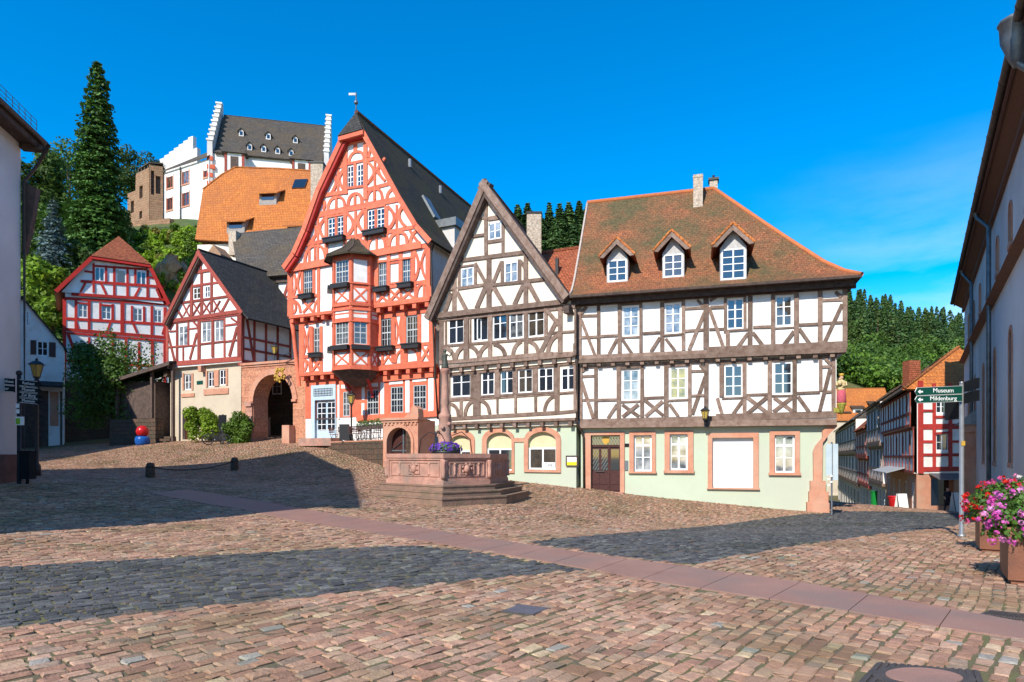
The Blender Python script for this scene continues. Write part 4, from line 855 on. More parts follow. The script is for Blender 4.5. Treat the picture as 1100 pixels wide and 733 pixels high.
    ap = fac.uv(378.8, 117, wr); zf = (Lp[0][1]+Rp[-1][1])/2; Lp[0] = (Lp[0][0], zf); Rp[-1] = (Rp[-1][0], zf); zh = (Lp[-1][1]+Rp[0][1])/2; Lp[-1] = (Lp[-1][0], zh); Rp[0] = (Rp[0][0], zh)
    out = [(Lp[0][0]+.35, zt), (Rp[-1][0]-.3, zt)]+[(u-.12, z-.1) for u, z in Rp[-2:0:-1]]+[(Rp[0][0]-.1, zh-.1), (Lp[-1][0]+.1, zh-.1)]+[(u+.12, z-.1) for u, z in Lp[-2:0:-1]]
    mb = MB(); K = Tr(mb, fac, w3, 300, 200, 7.3333); J = Tr(mb, fac, w3, 320, 115, 7.3333)
    h3 = [K.hole(386, 252, 446, 412), K.hole(456, 240, 512, 400), K.hole(698, 188, 757, 355), K.hole(770, 176, 832, 345), J.hole(390, 465, 440, 640), J.hole(468, 450, 518, 635)]
    wall(mb, fac, w3, out, h3, .12)
    mb.face([fac.P(u, z, w3)+V*D for u, z in out]); mb.face([fac.P(out[0][0], zt, w3), fac.P(out[1][0], zt, w3), fac.P(out[1][0], zt, w3)+V*D, fac.P(out[0][0], zt, w3)+V*D]); mb.build('gable_wall', m_white, R)
    for k, h in enumerate(h3): window(R, fac, w3, h, 2, (.25, .5, .75), back=.01, fw=.055, transom=.5)
    tb = MB(); K = Tr(tb, fac, w3, 300, 200, 7.3333); J = Tr(tb, fac, w3, 320, 115, 7.3333)
    K.beams([(262,236,960,100,32),(90,652,1120,462,38),(374,228,374,610,20),(451,245,451,410,14),(522,208,522,580,20),(684,185,684,520,22),(763,185,763,350,14),(845,160,845,490,22),(180,470,385,428,22),(515,412,690,380,22),(850,366,1075,322,22),(380,425,520,398,14),(690,370,845,342,14),(240,250,240,600,14),(380,248,520,222,12),(690,182,840,152,12)])
    K.cX(250, 270, 366, 445, 16, -20); K.cX(532, 212, 676, 398, 18, -26); K.cX(855, 160, 1000, 350, 18, -26); K.beam(605, 200, 605, 560, 14); K.beam(928, 150, 928, 470, 14); K.beam(308, 250, 308, 600, 12)
    K.fan(205, 482, 365, 610, 16, -24); K.fan(700, 410, 840, 510, 16, -24); K.fan(868, 382, 1010, 478, 18, -26); K.fan(540, 420, 670, 545, 16, -24); K.arc(1035,460,1035,380,1090,350,18); K.arc(130,620,150,540,200,500,18); K.arc(1030,350,1060,400,1095,440,16)
    K.fan(545, 72, 655, 165, 18, -20); K.fan(385, 100, 520, 200, 16, -24); K.fan(690, 38, 815, 140, 16, -24); K.arc(850,105,850,40,915,15,18); K.arc(300,215,310,150,360,120,16); K.arc(360,120,370,150,350,190,14)
    J.beams([(376,285,376,690,24),(455,245,455,350,22),(453,440,453,640,16),(535,250,535,733,24),(255,492,385,458,20),(530,425,650,398,20),(185,702,395,668,22),(540,655,750,598,22),(380,455,540,420,16),(385,645,530,625,14),(330,330,330,470,12),(390,300,535,262,14),(320,480,320,690,12),(610,410,610,733,12)])
    J.arc(405,440,410,365,465,355,16); J.arc(465,355,525,345,525,420,16); J.cX(268, 500, 368, 680, 16, -18); J.cX(548, 430, 690, 610, 16, -25); J.arc(560,400,560,340,605,320,16); J.arc(350,460,345,390,318,380,14)
    tb.build('gable_frame', m_coral, R)
    rf, A = half_hip_roof(R, fac, wr, Lp, Rp, ap, .35, V, 17, m_slateC, m_slate, .14, .25)
    b = MB(); b.tube([A, fac.P(*ap, wr)+V*17], .13, 6); b.build('ridge_tiles', m_tileR, rf)
    b = MB(); rake_board(b, fac, wr, Lp, .34, .06); rake_board(b, fac, wr, Rp, .30, .06); b.fpoly(fac, [Lp[-1], Rp[0], (Rp[0][0], zh-.28), (Lp[-1][0], zh-.28)], wr+.02, wr+.2); b.build('barge_board', m_coral, R)
    b = MB(); b.fpoly(fac, [Lp[-1], Rp[0], (Rp[0][0]-.1, zh-.3), (Lp[-1][0]+.1, zh-.3)], w3, wr+.02)
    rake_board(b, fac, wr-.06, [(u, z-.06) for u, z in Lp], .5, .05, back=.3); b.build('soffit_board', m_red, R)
    b = MB(); fu = fac.uv(382, 120, w3); p = Vector(A); b.tube([p, p+Vector((0, 0, 1.15))], .04, 6); b.ball(p+Vector((0, 0, .55)), .13)
    b.obox(p+Vector((-.45, 0, 1.0)), (.45, 0, 0), (0, .02, 0), (0, 0, .14)); b.build('weather_vane', m_zinc, R)
    # skylight, vent pipes, boxed dormer on the right slope
    def on(u, z, t): return fac.P(u, z, wr)+V*t
    def rz(i, f): a, b_ = Rp[i], Rp[i+1]; return (a[0]+(b_[0]-a[0])*f, a[1]+(b_[1]-a[1])*f)
    b = MB(); p = rz(1, .1); q = rz(1, .9); nn = (on(*q, 0)-on(*p, 0)).cross(V).normalized(); nn = nn if nn.z > 0 else -nn
    b.prism([on(*p, 4.0), on(*q, 4.0), on(*q, 4.9), on(*p, 4.9)], nn*.14); b.build('skylight', m_zinc, rf)
    for f, t in ((.05, 5.0), (.15, 9.0)):
        b = MB(); p = on(*rz(0, f), t); b.tube([p, p+Vector((0, 0, .55))], .11, 8); b.build('vent_pipe', m_steel, rf)
    b = MB(); p = rz(2, .75); b.obox(on(p[0]-.6, p[1]-.7, 4.2), V*1.7, fac.d3*1.1, (0, 0, 1.5)); dm = b.build('boxed_dormer', m_grey_render, rf); b = MB(); b.obox(on(p[0]-.9, p[1]+.8, 4.0), V*2.1, fac.d3*1.6, (0, 0, .5)); b.build('dormer_roof', m_zinc, dm)
    # flower boxes under the windows
    for h, w in [(h, w1) for h in h1]+[(h, w2) for h in h2]+[((h3[2][0], h3[3][1], h3[2][2], 0), w3), ((h3[0][0], h3[1][1], h3[0][2], 0), w3)]:
        b = MB(); b.fbox(fac, h[0]-.15, h[1]+.15, h[2]-.32, h[2]-.06, w+.05, w+.36); b.fbox(fac, h[0]-.2, h[1]+.2, h[2]-.09, h[2]-.02, w+.03, w+.4); b.build('flower_box', m_iron, R)
    # oriel
    uc = U(367.5, 1.95, 330); zf_ = lambda y: fac.uv(370, y, 1.95)[1]
    plan = [(-1.50, w1), (-1.42, 1.15), (-.66, 1.95), (.66, 1.95), (1.42, 1.15), (1.50, w1)]
    Wp = [fac.P(uc+u, 0, w) for u, w in plan]; fs = [Fac(a, b_) for a, b_ in zip(Wp[:-1], Wp[1:])]
    z = {k: zf_(y) for k, y in dict(ev=272.5, t2=279.5, b2=303.5, l2=310, m2=326, p2=332, q2=343, t1=345, b1=370, l1=378.5, m1=393.5, bot=397).items()}
    mb = MB()
    for i, f in enumerate(fs):
        hs = []
        if 0 < i < 4:
            if i < 3: hs.append((.17, f.L-.17, z['b2'], z['t2']))
            hs.append((.17, f.L-.17, z['b1'], z['t1']))
        wall(mb, f, 0, rect((0, f.L, z['bot'], z['ev'])), hs, .12)
    mb.face([fac.P(uc+u, z['bot'], w) for u, w in plan]); O = mb.build('oriel', m_coral, R)
    wp = MB(); tm = MB()
    for i, f in enumerate(fs):
        a, e = .16, f.L-.16
        if 0 < i < 4:
            if i < 3:
                window(O, f, 0, (.17, f.L-.17, z['b2'], z['t2']), 4 if f.L > 1.2 else 2, (.25, .5, .75), mf=m_wingrey, back=.02, fw=.055, mun=.02, transom=.5)
            else: wp.fbox(f, a, e, z['b2'], z['t2'], -.02, .012)
            window(O, f, 0, (.17, f.L-.17, z['b1'], z['t1']), 4 if f.L > 1.2 else 2, (.25, .5, .75), mf=m_wingrey, back=.02, fw=.055, mun=.02, transom=.5)
            b = MB()
            for k in ('b2', 'b1'):
                if k == 'b1' or i < 3: b.fbox(f, .02, f.L-.02, z[k]-.34, z[k]-.08, .04, .34)
            b.build('flower_box', m_iron, O)
        if f.L > .5:
            for t_, b_ in ((z['l2'], z['m2']+.1), (z['l1'], z['m1']+.1)):
                wp.fbox(f, a, e, b_, t_, -.02, .012)
                T = tm
                for (ua, za, ub, zb) in ((a, b_, e, t_), (e, b_, a, t_)):
                    dx, dz = ub-ua, zb-za; l = math.hypot(dx, dz); nx, nz = -dz/l*.055, dx/l*.055
                    T.fpoly(f, [(ua+nx, za+nz), (ub+nx, zb+nz), (ub-nx, zb-nz), (ua-nx, za-nz)], .0, .03+.004*(ua > ub))
            hgt = (z['p2']-z['q2'])
            wp.fbox(f, a, e, z['q2']+hgt*.62, z['p2']-.05, -.02, .013); wp.fbox(f, a, e, z['q2']+.08, z['q2']+hgt*.45, -.02, .013)
        for zz, h in ((z['m2'], .16), (z['p2'], .1), (z['m1'], .2), (z['b2']-.04, .08), (z['b1']-.04, .08), (z['t1'], .07)): tm.fbox(f, -.03, f.L+.03, zz-h, zz, -.02, .08)
        tm.fbox(f, -.02, .09, z['bot'], z['ev'], -.02, .045); tm.fbox(f, f.L-.09, f.L+.02, z['bot'], z['ev'], -.02, .046)
    wp.build('oriel_infill', m_white, O); tm.build('oriel_frame', m_coral, O)
    b = MB(); k = .42; ring = [fac.P(uc+u*(1+k/1.5*.8), z['ev']-.06, w+(k if w > w1 else -.2)) for u, w in plan]; ap_ = [fac.P(uc+u*.08, fac.uv(367, 256, 1.0)[1]-.0, .75+w*.05) for u, w in plan]
    mid = [fac.P(uc+u*.62, z['ev']+.55, .75+(w-.75)*.6) for u, w in plan]
    for r0, r1 in ((ring, mid), (mid, ap_)):
        for i in range(5): b.face([r0[i], r0[i+1], r1[i+1], r1[i]])
    b.face(ring); 
    for i in range(5): b.prism([ring[i], ring[i+1], ring[i+1]-Vector((0, 0, .1)), ring[i]-Vector((0, 0, .1))], fac.n3*.01)
    b.build('oriel_roof', m_slateC, O)
    b = MB()
    for i in range(1, 5): b.tube([ring[i], mid[i], ap_[i]], .05, 5)
    b.build('oriel_hips', m_slategr, O)
    b = MB(); zc = zf_(413)
    lo = [fac.P(uc+u*.25, zc, w1-.05+(w-w1)*.05) for u, w in plan]; md = [fac.P(uc+u*.75, z['bot']-.45, w1+(w-w1)*.62) for u, w in plan]; hi = [fac.P(uc+u, z['bot']-.02, w) for u, w in plan]
    for r0, r1 in ((lo, md), (md, hi)):
        for i in range(5): b.face([r0[i], r0[i+1], r1[i+1], r1[i]])
    b.build('oriel_corbel', m_timdk, O)
    b = MB()
    for u in (-.95, .95):
        pts = [fac.P(uc+u*.8, z['bot']-1.5, .06), fac.P(uc+u*.85, z['bot']-1.0, .3), fac.P(uc+u*.95, z['bot']-.45, .75), fac.P(uc+u, z['bot']-.03, 1.25)]; b.tube(pts, .11, 6)
    b.build('curved_bracket', m_red, O)
    # gutter pipe on the right corner
    b = MB(); ux = fac.uv(463, 275, .9)[0]; b.tube([fac.P(Rp[-1][0]-.1, zf-.1, w2+.1), fac.P(ux, zf-.6, w2+.1), fac.P(ux+.1, zj2, w2+.12), fac.P(u1-.05, zj1-.2, .45), fac.P(u1-.05, zs-.3, .12)], .06, 6); b.build('downpipe', m_copper, R)
    b = MB(); pts = [fac.P(B0+.1, zj1-.6, .1), fac.P(B0+.05, zj2-1.0, .5), fac.P(B0+.1, zj2-.1, .75)]; b.tube(pts, .14, 6); b.build('corner_brace', m_coral, R)
    return fac
Tr.K = 1.3; facC = houseC(); Tr.K = 1.0
# ---------------------------------------------------------------- house D: brown-red gable house by the gateway
def houseD():
    fac = FacPx(180, 48.6, 262, 45.2); V = Vector((.496, 1, 0)).normalized(); D = 6
    R = thing('gable_house', 'small white gabled house with brown-red timbers and a dark slate roof beside the stone archway', 'house', fac.P(fac.L/2, 2.5, 0))
    w1, w2 = .3, .36; zj = fac.uv(230, 391.5, w1)[1]; zt = fac.uv(222, 340, w2)[1]; U = lambda x, w, y=400: fac.uv(x, y, w)[0]
    mb = MB(); T = Tr(mb, fac, 0, 170, 385, 7.327); u0, u1 = U(183, 0, 430), U(259, 0, 430)
    hs = [T.hole(205, 125, 265, 248), T.hole(390, 102, 443, 226), T.hole(480, 88, 535, 212)]; dr = T.hole(190, 405, 240, 640)
    wall(mb, fac, 0, rect((u0, u1, 1, zj)), hs+[dr], .3); house_body(mb, fac, u0, u1, 1, zj, 0, Vector((-.43, 1, 0)).normalized(), D); mb.build('ground_floor_wall', m_buff, R)
    for h in hs: window(R, fac, 0, h, 2, (.5,), back=.06, fw=.07)
    b = MB()
    for (x0, y0, x1, y1) in ((195,118,205,250),(265,118,278,250),(378,100,390,230),(443,95,480,222),(535,82,550,212),(362,240,556,285),(185,278,288,305)):
        a, c, z0, z1 = T.hole(x0, y0, x1, y1); b.fbox(fac, a, c, z0, z1, -.05, .06+.004*(x0 % 3))
    b.build('stone_surround', m_sand, R)
    b = MB(); b.fbox(fac, dr[0], dr[1], dr[2], dr[3], -.3, -.22); b.build('door', m_doorwood, R)
    b = MB(); a, c, z0, z1 = T.hole(305, 178, 352, 206); b.fbox(fac, a, c, z0, z1, 0, .03); b.build('plaque', m_signgreen, R)
    mb = MB(); T = Tr(mb, fac, w1, 170, 330, 9.1636); ua, ub = U(179.5, w1), U(259.5, w1)
    h1 = [T.hole(200, 180, 296, 386), T.hole(428, 143, 522, 352), T.hole(555, 128, 650, 342)]
    wall(mb, fac, w1, rect((ua, ub, zj, zt)), h1); mb.build('upper_wall', m_white, R)
    for h in h1: window(R, fac, w1, h, 2, (.36,), back=.02, fw=.09, mg=m_glass2)
    # right side wall with its own framing
    c0 = fac.P(ub, 0, w1); c1 = c0+V*4.6; sf = Fac(c0, c1); mb = MB(); zs = zt-.2
    wall(mb, sf, 0, rect((0, sf.L, zj, zs)), [(2.3, 3.1, zj+.9, zj+2.5)], .1); mb.build('side_wall', m_white, R); window(R, sf, 0, (2.3, 3.1, zj+.9, zj+2.5), 2, (.36,), back=.02)
    tb = MB(); X = sf.L
    for u in (.12, 1.1, 2.15, 3.25, X-.1): tb.fbox(sf, u-.09, u+.09, zj, zs, -.02, .05)
    for i, zz in enumerate((zj+.1, zj+.95, zj+1.75, zs-.12)): tb.fbox(sf, 0, X, zz-.08, zz+.08, -.02, .06+.004*i)
    tb.fpoly(sf, [(1.0, zj), (1.2, zj), (.5, zs), (.3, zs)], -.02, .045); tb.fbox(sf, -.05, X, zj-.25, zj-.02, -.3, .1); tb.build('side_frame', m_brred, R)
    mb = MB(); house_body(mb, fac, ua, ub-.02, zj, zt, w1-.02, V, D-.5, top=True); mb.build('rear_wall', m_white, R)
    tb = MB(); T = Tr(tb, fac, w1, 170, 330, 9.1636)
    T.beams([(80,150,825,58,44),(185,558,825,505,46),(92,150,92,540,22),(190,165,190,535,20),(300,150,300,385,18),(405,130,405,515,32),(540,125,540,495,26),(655,105,655,492,18),(803,60,803,495,42),(250,398,250,525,12),(100,395,380,376,14),(185,393,300,384,16),(415,368,658,338,18),(110,242,185,236,14),(303,216,388,208,14),(662,182,782,166,18),(662,342,775,326,16),
        (93,245,165,535,20),(386,255,315,515,20),(782,195,705,485,24),(110,220,150,170,16),(350,145,390,190,18),(720,108,780,150,16),(425,140,650,118,12),(185,540,110,600,12)])
    tb.build('upper_frame', m_brred, R)
    wr = w2+.38; g = lambda pts: [fac.uv(x, y, wr) for x, y in pts]; rk = g([(174.5, 346), (213, 268.2), (261, 335)]); zf = rk[0][1]*.4+rk[2][1]*.6; rk = [(rk[0][0], zf), rk[1], (rk[2][0], zf)]
    mb = MB(); T = Tr(mb, fac, w2, 170, 260, 8.1454); h3 = [T.hole(308, 400, 372, 502), T.hole(408, 385, 456, 490)]
    wall(mb, fac, w2, [(rk[0][0]+.3, zt), (rk[2][0]-.1, zt), (rk[1][0], rk[1][1]-.3)], h3, .1); v = V*(D-.6)
    mb.face([fac.P(rk[0][0]+.3, zt, w2)+v, fac.P(rk[2][0]-.3, zt, w2)+v, fac.P(rk[1][0], rk[1][1]-.3, w2)+v]); mb.build('gable_wall', m_white, R)
    for h in h3: window(R, fac, w2, h, 2, (.5,), back=0, fw=.07)
    tb = MB(); T = Tr(tb, fac, w2, 170, 260, 8.1454)
    T.beams([(80,698,735,606,34),(300,272,470,244,26),(245,396,540,354,18),(175,537,620,476,20),(295,282,295,650,24),(382,262,382,635,24),(470,245,470,615,22),(375,110,375,240,18),(158,575,212,660,16),(620,498,558,612,18),(300,385,470,360,12),(310,395,375,388,10),(345,160,375,175,10),(375,175,410,165,10)])
    for x0, x1, y0, y1 in ((222,275,548,650),(308,372,535,640),(394,456,525,625),(488,545,515,615)): T.X(x0, y0, x1, y1, 10)
    tb.build('gable_frame', m_brred, R)
    mb = MB(); P3 = [fac.P(u, z, wr) for u, z in rk]; P3[2] = fac.P(rk[2][0]+.5, zf-.5, wr); sweep_roof(mb, [P3[0], P3[1]], V*7, .13); sweep_roof(mb, [P3[1], fac.P(rk[2][0], zf, wr), P3[2]+V*0], V*6.2, .13); rf = mb.build('roof', m_slate, R)
    b = MB(); b.tube([P3[1], P3[1]+V*7], .09, 6); b.build('ridge_cap', m_slate, rf)
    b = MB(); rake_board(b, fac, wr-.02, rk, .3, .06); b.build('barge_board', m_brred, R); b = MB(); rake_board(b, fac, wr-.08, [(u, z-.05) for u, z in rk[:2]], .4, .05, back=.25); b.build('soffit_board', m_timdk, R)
    b = MB(); u, z = T.fac.uv(217, 397, .2); b.fbox(fac, u-.16, u+.16, zj-.45, zj-.05, -.2, .42)
    b.build('joist_end', m_sand, R); b = MB(); b.tube([fac.P(ua+.2, zj-.45, .6), fac.P(ua+.2, zj-.45, -.3)], .24, 8); b.build('log_end', m_bark, R)
    return fac, V, zj
facD, VD, zjD = houseD()
# ---------------------------------------------------------------- sandstone gateway
def gateway():
    fac = FacPx(259.5, 45.0, 331.5, 42.6); R = thing('stone_archway', 'red sandstone gateway with a round arch between two timbered houses', 'archway', fac.P(fac.L/2, 2.6, 0))
    T = Tr(MB(), fac, 0, 250, 380, 6.6667); zt = fac.uv(296, 390.5)[1]; a = T.hole(150, 150, 432, 640); hw = (a[1]-a[0])/2; zs = a[3]-hw
    op = arch(a[0], a[1], 1.5, zs, hw, 16); mb = MB(); wall(mb, fac, 0, rect((0, fac.L, 1.5, zt)), [op], 1.3); wall(mb, fac, -1.3, rect((0, fac.L, 1.5, zt)), [op], .01)
    for u in (0, fac.L): mb.face([fac.P(u, 1.5, 0), fac.P(u, zt, 0), fac.P(u, zt, -1.3), fac.P(u, 1.5, -1.3)])
    mb.face([fac.P(0, zt, 0), fac.P(fac.L, zt, 0), fac.P(fac.L, zt, -1.3), fac.P(0, zt, -1.3)]); mb.build('masonry', m_sandblock, R)
    b = MB(); b.fbox(fac, -.0, fac.L, zt, zt+.16, -1.4, .14); b.fbox(fac, 0, fac.L, zt-.14, zt-.02, -.05, .06); b.build('cornice', m_sand, R)
    b = MB(); n = 17
    for i in range(2, len(op)-1):
        p, q = op[i], op[i+1]; um = (a[0]+a[1])/2; f = 1.22
        o = lambda s: (um+(s[0]-um)*f, zs+(s[1]-zs)*f)
        b.fpoly(fac, [p, q, o(q), o(p)], -.05, .07+.012*(i % 2))
    for u0, u1 in ((a[0]-.35, a[0]+.03), (a[1]-.03, a[1]+.35)): b.fbox(fac, u0, u1, zs-.16, zs, -.3, .15)
    b.build('arch_ring', m_sand, R)
    b = MB(); z0 = gz1(*fac.P(a[0], 0, 0).xy)-.3
    for k in range(9): b.fbox(fac, a[0]-.62+.05*math.sin(k*2.1), a[0]-.04, z0+k*.34, z0+k*.34+.33, 0, .16+.07*math.sin(k*1.7))
    b.build('weathered_pilaster', m_sandpink, R)
    b = MB(); h = T.hole(395, 515, 446, 640); b.fbox(fac, h[0], h[1], h[2]-.5, h[3], -.2, .55); b.build('guard_stone', m_sand, R)
    # gilded guild sign on a wrought-iron bracket
    u, z = fac.uv(297, 402, .9); s = thing('hanging_sign', 'gilded wreath-shaped sign hanging from an iron bracket before the stone arch', 'hanging sign', fac.P(u, z-.6, .5))
    b = MB(); c = fac.P(u, z, .6)
    for k in range(40):
        an = random.uniform(0, 6.28); r = random.uniform(.28, .5); p = c+fac.d3*(r*math.cos(an))+Vector((0, 0, r*1.0*math.sin(an)))+fac.n3*random.uniform(-.06, .06); b.ball(p, random.uniform(.05, .1), n=4)
    b.build('wreath', m_goldp, s); b = MB(); b.tube([c+fac.d3*(.2*math.cos(t))+Vector((0, 0, .25*math.sin(t))) for t in np.linspace(0, 6.28, 13)], .05, 5); b.build('emblem', m_goldp, s)
    b = MB(); t0 = fac.P(u+2.2, zt+.35, .1); b.tube([t0, fac.P(u+1.0, zt+.55, .5), fac.P(u, zt+.35, .6), c+Vector((0, 0, .5))], .03, 5); b.tube([fac.P(u+1.9, zt+.2, .1), fac.P(u+.8, zt+.15, .5), fac.P(u, zt+.35, .6)], .022, 5); b.build('bracket', m_iron, s)
    # lantern on the gateway top
    lt = thing('lantern', 'small black lantern standing on top of the stone archway', 'lantern', fac.P(fac.L*.46, zt+.16, -.3)); wall_lantern(lt, fac.P(fac.L*.46, zt+.7, -.3), fac.n3, .7); b = MB(); b.tube([fac.P(fac.L*.46, zt+.16, -.3), fac.P(fac.L*.46, zt+.72, -.3)], .04, 6); b.build('post', m_iron, lt)
    return fac
facG = gateway()
# ---------------------------------------------------------------- house E: grey-roofed house behind the gateway
def houseE():
    fac = FacPx(250, 52.5, 345, 50.5); R = thing('slate_roofed_house', 'grey slate-roofed timbered house standing behind the stone archway', 'house', fac.P(fac.L/2, 2.5, -1))
    T = Tr(MB(), fac, 0, 225, 240, 7.327); ze = fac.uv(285, 297, .45)[1]; h = [T.hole(440, 512, 502, 668), (fac.uv(293, 425)[0], fac.uv(303, 425)[0], fac.uv(298, 424)[1], fac.uv(298, 410)[1])]
    mb = MB(); wall(mb, fac, 0, rect((0, fac.L, 1, ze)), h, .12); block_sides(mb, fac, 0, fac.L, 1, ze, 0, 8); mb.build('wall', m_white, R)
    window(R, fac, 0, h[0], 2, (.36,), back=.03, fw=.08, mg=m_glass2); window(R, fac, .09, h[1], 2, (.36,), back=.03, fw=.08)
    b = MB(); b.fbox(fac, 0, fac.L, 1, fac.uv(298, 395)[1], -.3, .05); b.build('passage_shade_plate', m_dkstone, R)  # dark plate over the pale lower wall, imitating the shade behind the arch
    tb = MB(); T = Tr(tb, fac, 0, 225, 240, 7.327)
    T.beams([(330,485,330,900,16),(425,490,425,690,26),(515,490,515,690,26),(425,500,515,498,16),(620,480,540,720,18),(330,575,425,572,16),(520,580,640,578,16),(330,690,640,688,18),(640,480,640,900,16),(480,700,420,900,16),(330,900,640,900,20),(560,690,640,900,14)]); tb.build('timber_frame', m_brred, R)
    wr = -4.2; zr = fac.uv(285, 247.5, wr)[1]; mb = MB(); a, e = fac.uv(258, 298, .45)[0], fac.L+.5; ra = fac.uv(250, 250, wr)[0]
    f0, f1, r0, r1 = fac.P(a, ze, .45), fac.P(e, ze, .45), fac.P(ra, zr, wr), fac.P(e, zr, wr); bl, br = fac.P(a-1.2, ze, wr*2-.45), fac.P(e, ze, wr*2-.45)
    lf = fac.P(a-2.6, ze+2.3, wr)
    for q in ((f0, f1, r1, r0), (r0, r1, br, bl), (f0, r0, lf)): 
        n = (Vector(q[1])-Vector(q[0])).cross(Vector(q[2])-Vector(q[0])).normalized(); n = n if n.z > 0 else -n; mb.prism(q, -n*.12)
    mb.face([f1, r1, br]); rf = mb.build('roof', m_slategr, R)
    b = MB(); b.fbox(fac, a, e, ze-.5, ze-.05, .02, .2); b.face([fac.P(a, ze-.13, .45), fac.P(e, ze-.13, .45), fac.P(e, ze-.13, 0), fac.P(a, ze-.13, 0)]); b.build('eaves', m_timdk, R)
    b = MB(); u = fac.uv(296, 310, .3)[0]; b.tube([fac.P(u-.3, ze-.05, .45), fac.P(u, ze-.6, .1), fac.P(u, 2, .1)], .06, 6); b.build('downpipe', m_copper, R)
    u, z = fac.uv(250, 250, -3.4); b = MB(); b.fbox(fac, u-.35, u+.4, z-2, z+.1, -4.0, -3.3); b.build('chimney', m_brick, rf)
    u, z = fac.uv(229, 266, -1.5); b = MB(); b.fpoly(fac, [(u-.75, z-1.2), (u+.75, z-1.2), (u+.75, z-.6), (u, z+.25), (u-.75, z-.6)], -3, -1.5); b.build('wooden_dormer', M('tan_boards', (.36, .21, .12), (.26, .15, .09), scale=5), rf)
    # parapet of the lane seen through the arch
    b = MB(); p = fac.P(2.2, 2.6, 4.2); b.prism([p, p+Vector((3.2, 1.4, 0)), p+Vector((3.2, 1.4, 2.1)), p+Vector((0, 0, .5))], (-.15, .35, 0)); o = b.build('lane_parapet', m_sandpink); tag(o, 'sloping sandstone parapet of the dark lane seen through the arch', 'parapet')
houseE()
# ---------------------------------------------------------------- house F: bright red timbered house up the slope
def houseF():
    fac = FacPx(67, 54.0, 183, 58.5); V = -fac.n3; R = thing('gable_house', 'white house with bright red timbers and a half-hipped red tile roof above the big bush', 'house', fac.P(fac.L/2, 3, 0))
    U = lambda x, w=0, y=330: fac.uv(x, y, w)[0]; u0, u1 = U(70), U(181); zt = fac.uv(125, 321, 0)[1]; zm = fac.uv(125, 359, 0)[1]
    mb = MB(); T = Tr(mb, fac, 0, 50, 240, 5.6357); h = [T.hole(*r) for r in ((190,485,250,572),(332,498,392,582),(523,513,582,594),(646,522,699,602))]
    wall(mb, fac, 0, rect((u0, u1, 1, zt)), h, .12); block_sides(mb, fac, u0, u1, 1, zt, 0, 9); mb.build('wall', m_white, R)
    for q in h: window(R, fac, 0, q, 2, (.45,), back=.02, fw=.08)
    ww = .15; wr = .55; g = lambda pts: [fac.uv(x, y, wr) for x, y in pts]
    Lp = g([(58, 317), (97.5, 277)]); Rp = g([(162, 282.5), (183, 322)]); ap = fac.uv(129, 246, wr); zf = (Lp[0][1]+Rp[1][1])/2; zh = (Lp[1][1]+Rp[0][1])/2; Lp = [(Lp[0][0], zf), (Lp[1][0], zh)]; Rp = [(Rp[0][0], zh), (Rp[1][0], zf)]
    mb = MB(); T = Tr(mb, fac, ww, 50, 240, 5.6357); h3 = [T.hole(*r) for r in ((290,265,353,352),(420,280,482,366),(543,290,604,374))]
    wall(mb, fac, ww, [(Lp[0][0]+.5, zt), (Rp[1][0]-.5, zt), (Rp[0][0]-.05, zh-.15), (Lp[1][0]+.05, zh-.15)], h3, .1); mb.face([fac.P(Lp[0][0]+.5, zt, -9), fac.P(Rp[1][0]-.5, zt, -9), fac.P(Rp[0][0], zh, -9), fac.P(Lp[1][0], zh, -9)]); mb.build('gable_wall', m_white, R)
    for k, q in enumerate(h3): window(R, fac, ww, q, 2 if k != 1 else 1, (), back=.0, fw=.09)
    tb = MB(); T = Tr(tb, fac, 0, 50, 240, 5.6357)
    T.beams([(110,455,740,490,16),(108,455,108,1000,22),(178,462,178,640,18),(258,470,258,642,18),(325,480,325,580,14),(400,490,400,585,16),(460,480,460,665,24),(516,500,516,592,14),(590,505,590,598,14),(637,500,637,672,18),(716,510,716,700,18),(112,577,722,612,16),(110,642,728,692,18),(110,663,728,714,12),
        (175,582,192,638,14),(388,597,370,648,14),(523,607,547,662,14),(716,622,702,672,14),(185,482,255,488,10),(330,495,398,500,10),(130,668,178,800,18),(258,690,258,1000,16),(400,705,400,1000,16),(480,700,480,1000,16),(560,720,560,1000,16),(640,715,640,1000,18),(715,715,715,1000,18),(110,830,728,870,16)])
    T = Tr(tb, fac, ww, 50, 240, 5.6357)
    T.beams([(150,428,748,466,18),(285,242,285,420,14),(360,255,360,360,14),(410,258,410,440,16),(490,265,490,450,16),(537,270,537,380,14),(612,285,612,462,16),(205,350,712,386,16),(237,355,205,418,14),(330,365,362,432,14),(565,388,533,448,14),(665,396,692,462,14),(290,258,610,280,12),(615,325,665,333,12),(230,290,285,298,12)])
    tb.build('timber_frame', m_signalred, R)
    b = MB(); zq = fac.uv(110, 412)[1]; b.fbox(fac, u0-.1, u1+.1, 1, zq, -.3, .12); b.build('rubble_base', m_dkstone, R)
    rf, A = half_hip_roof(R, fac, wr, Lp, Rp, ap, 2.2, V, 10, m_tileR, m_tileR, .14, .15)
    b = MB(); rake_board(b, fac, wr, Lp, .3, .06); rake_board(b, fac, wr, Rp, .3, .06); b.fbox(fac, Lp[1][0], Rp[0][0], zh-.25, zh-.02, ww, wr+.1); b.build('barge_board', m_signalred, R)
houseF()
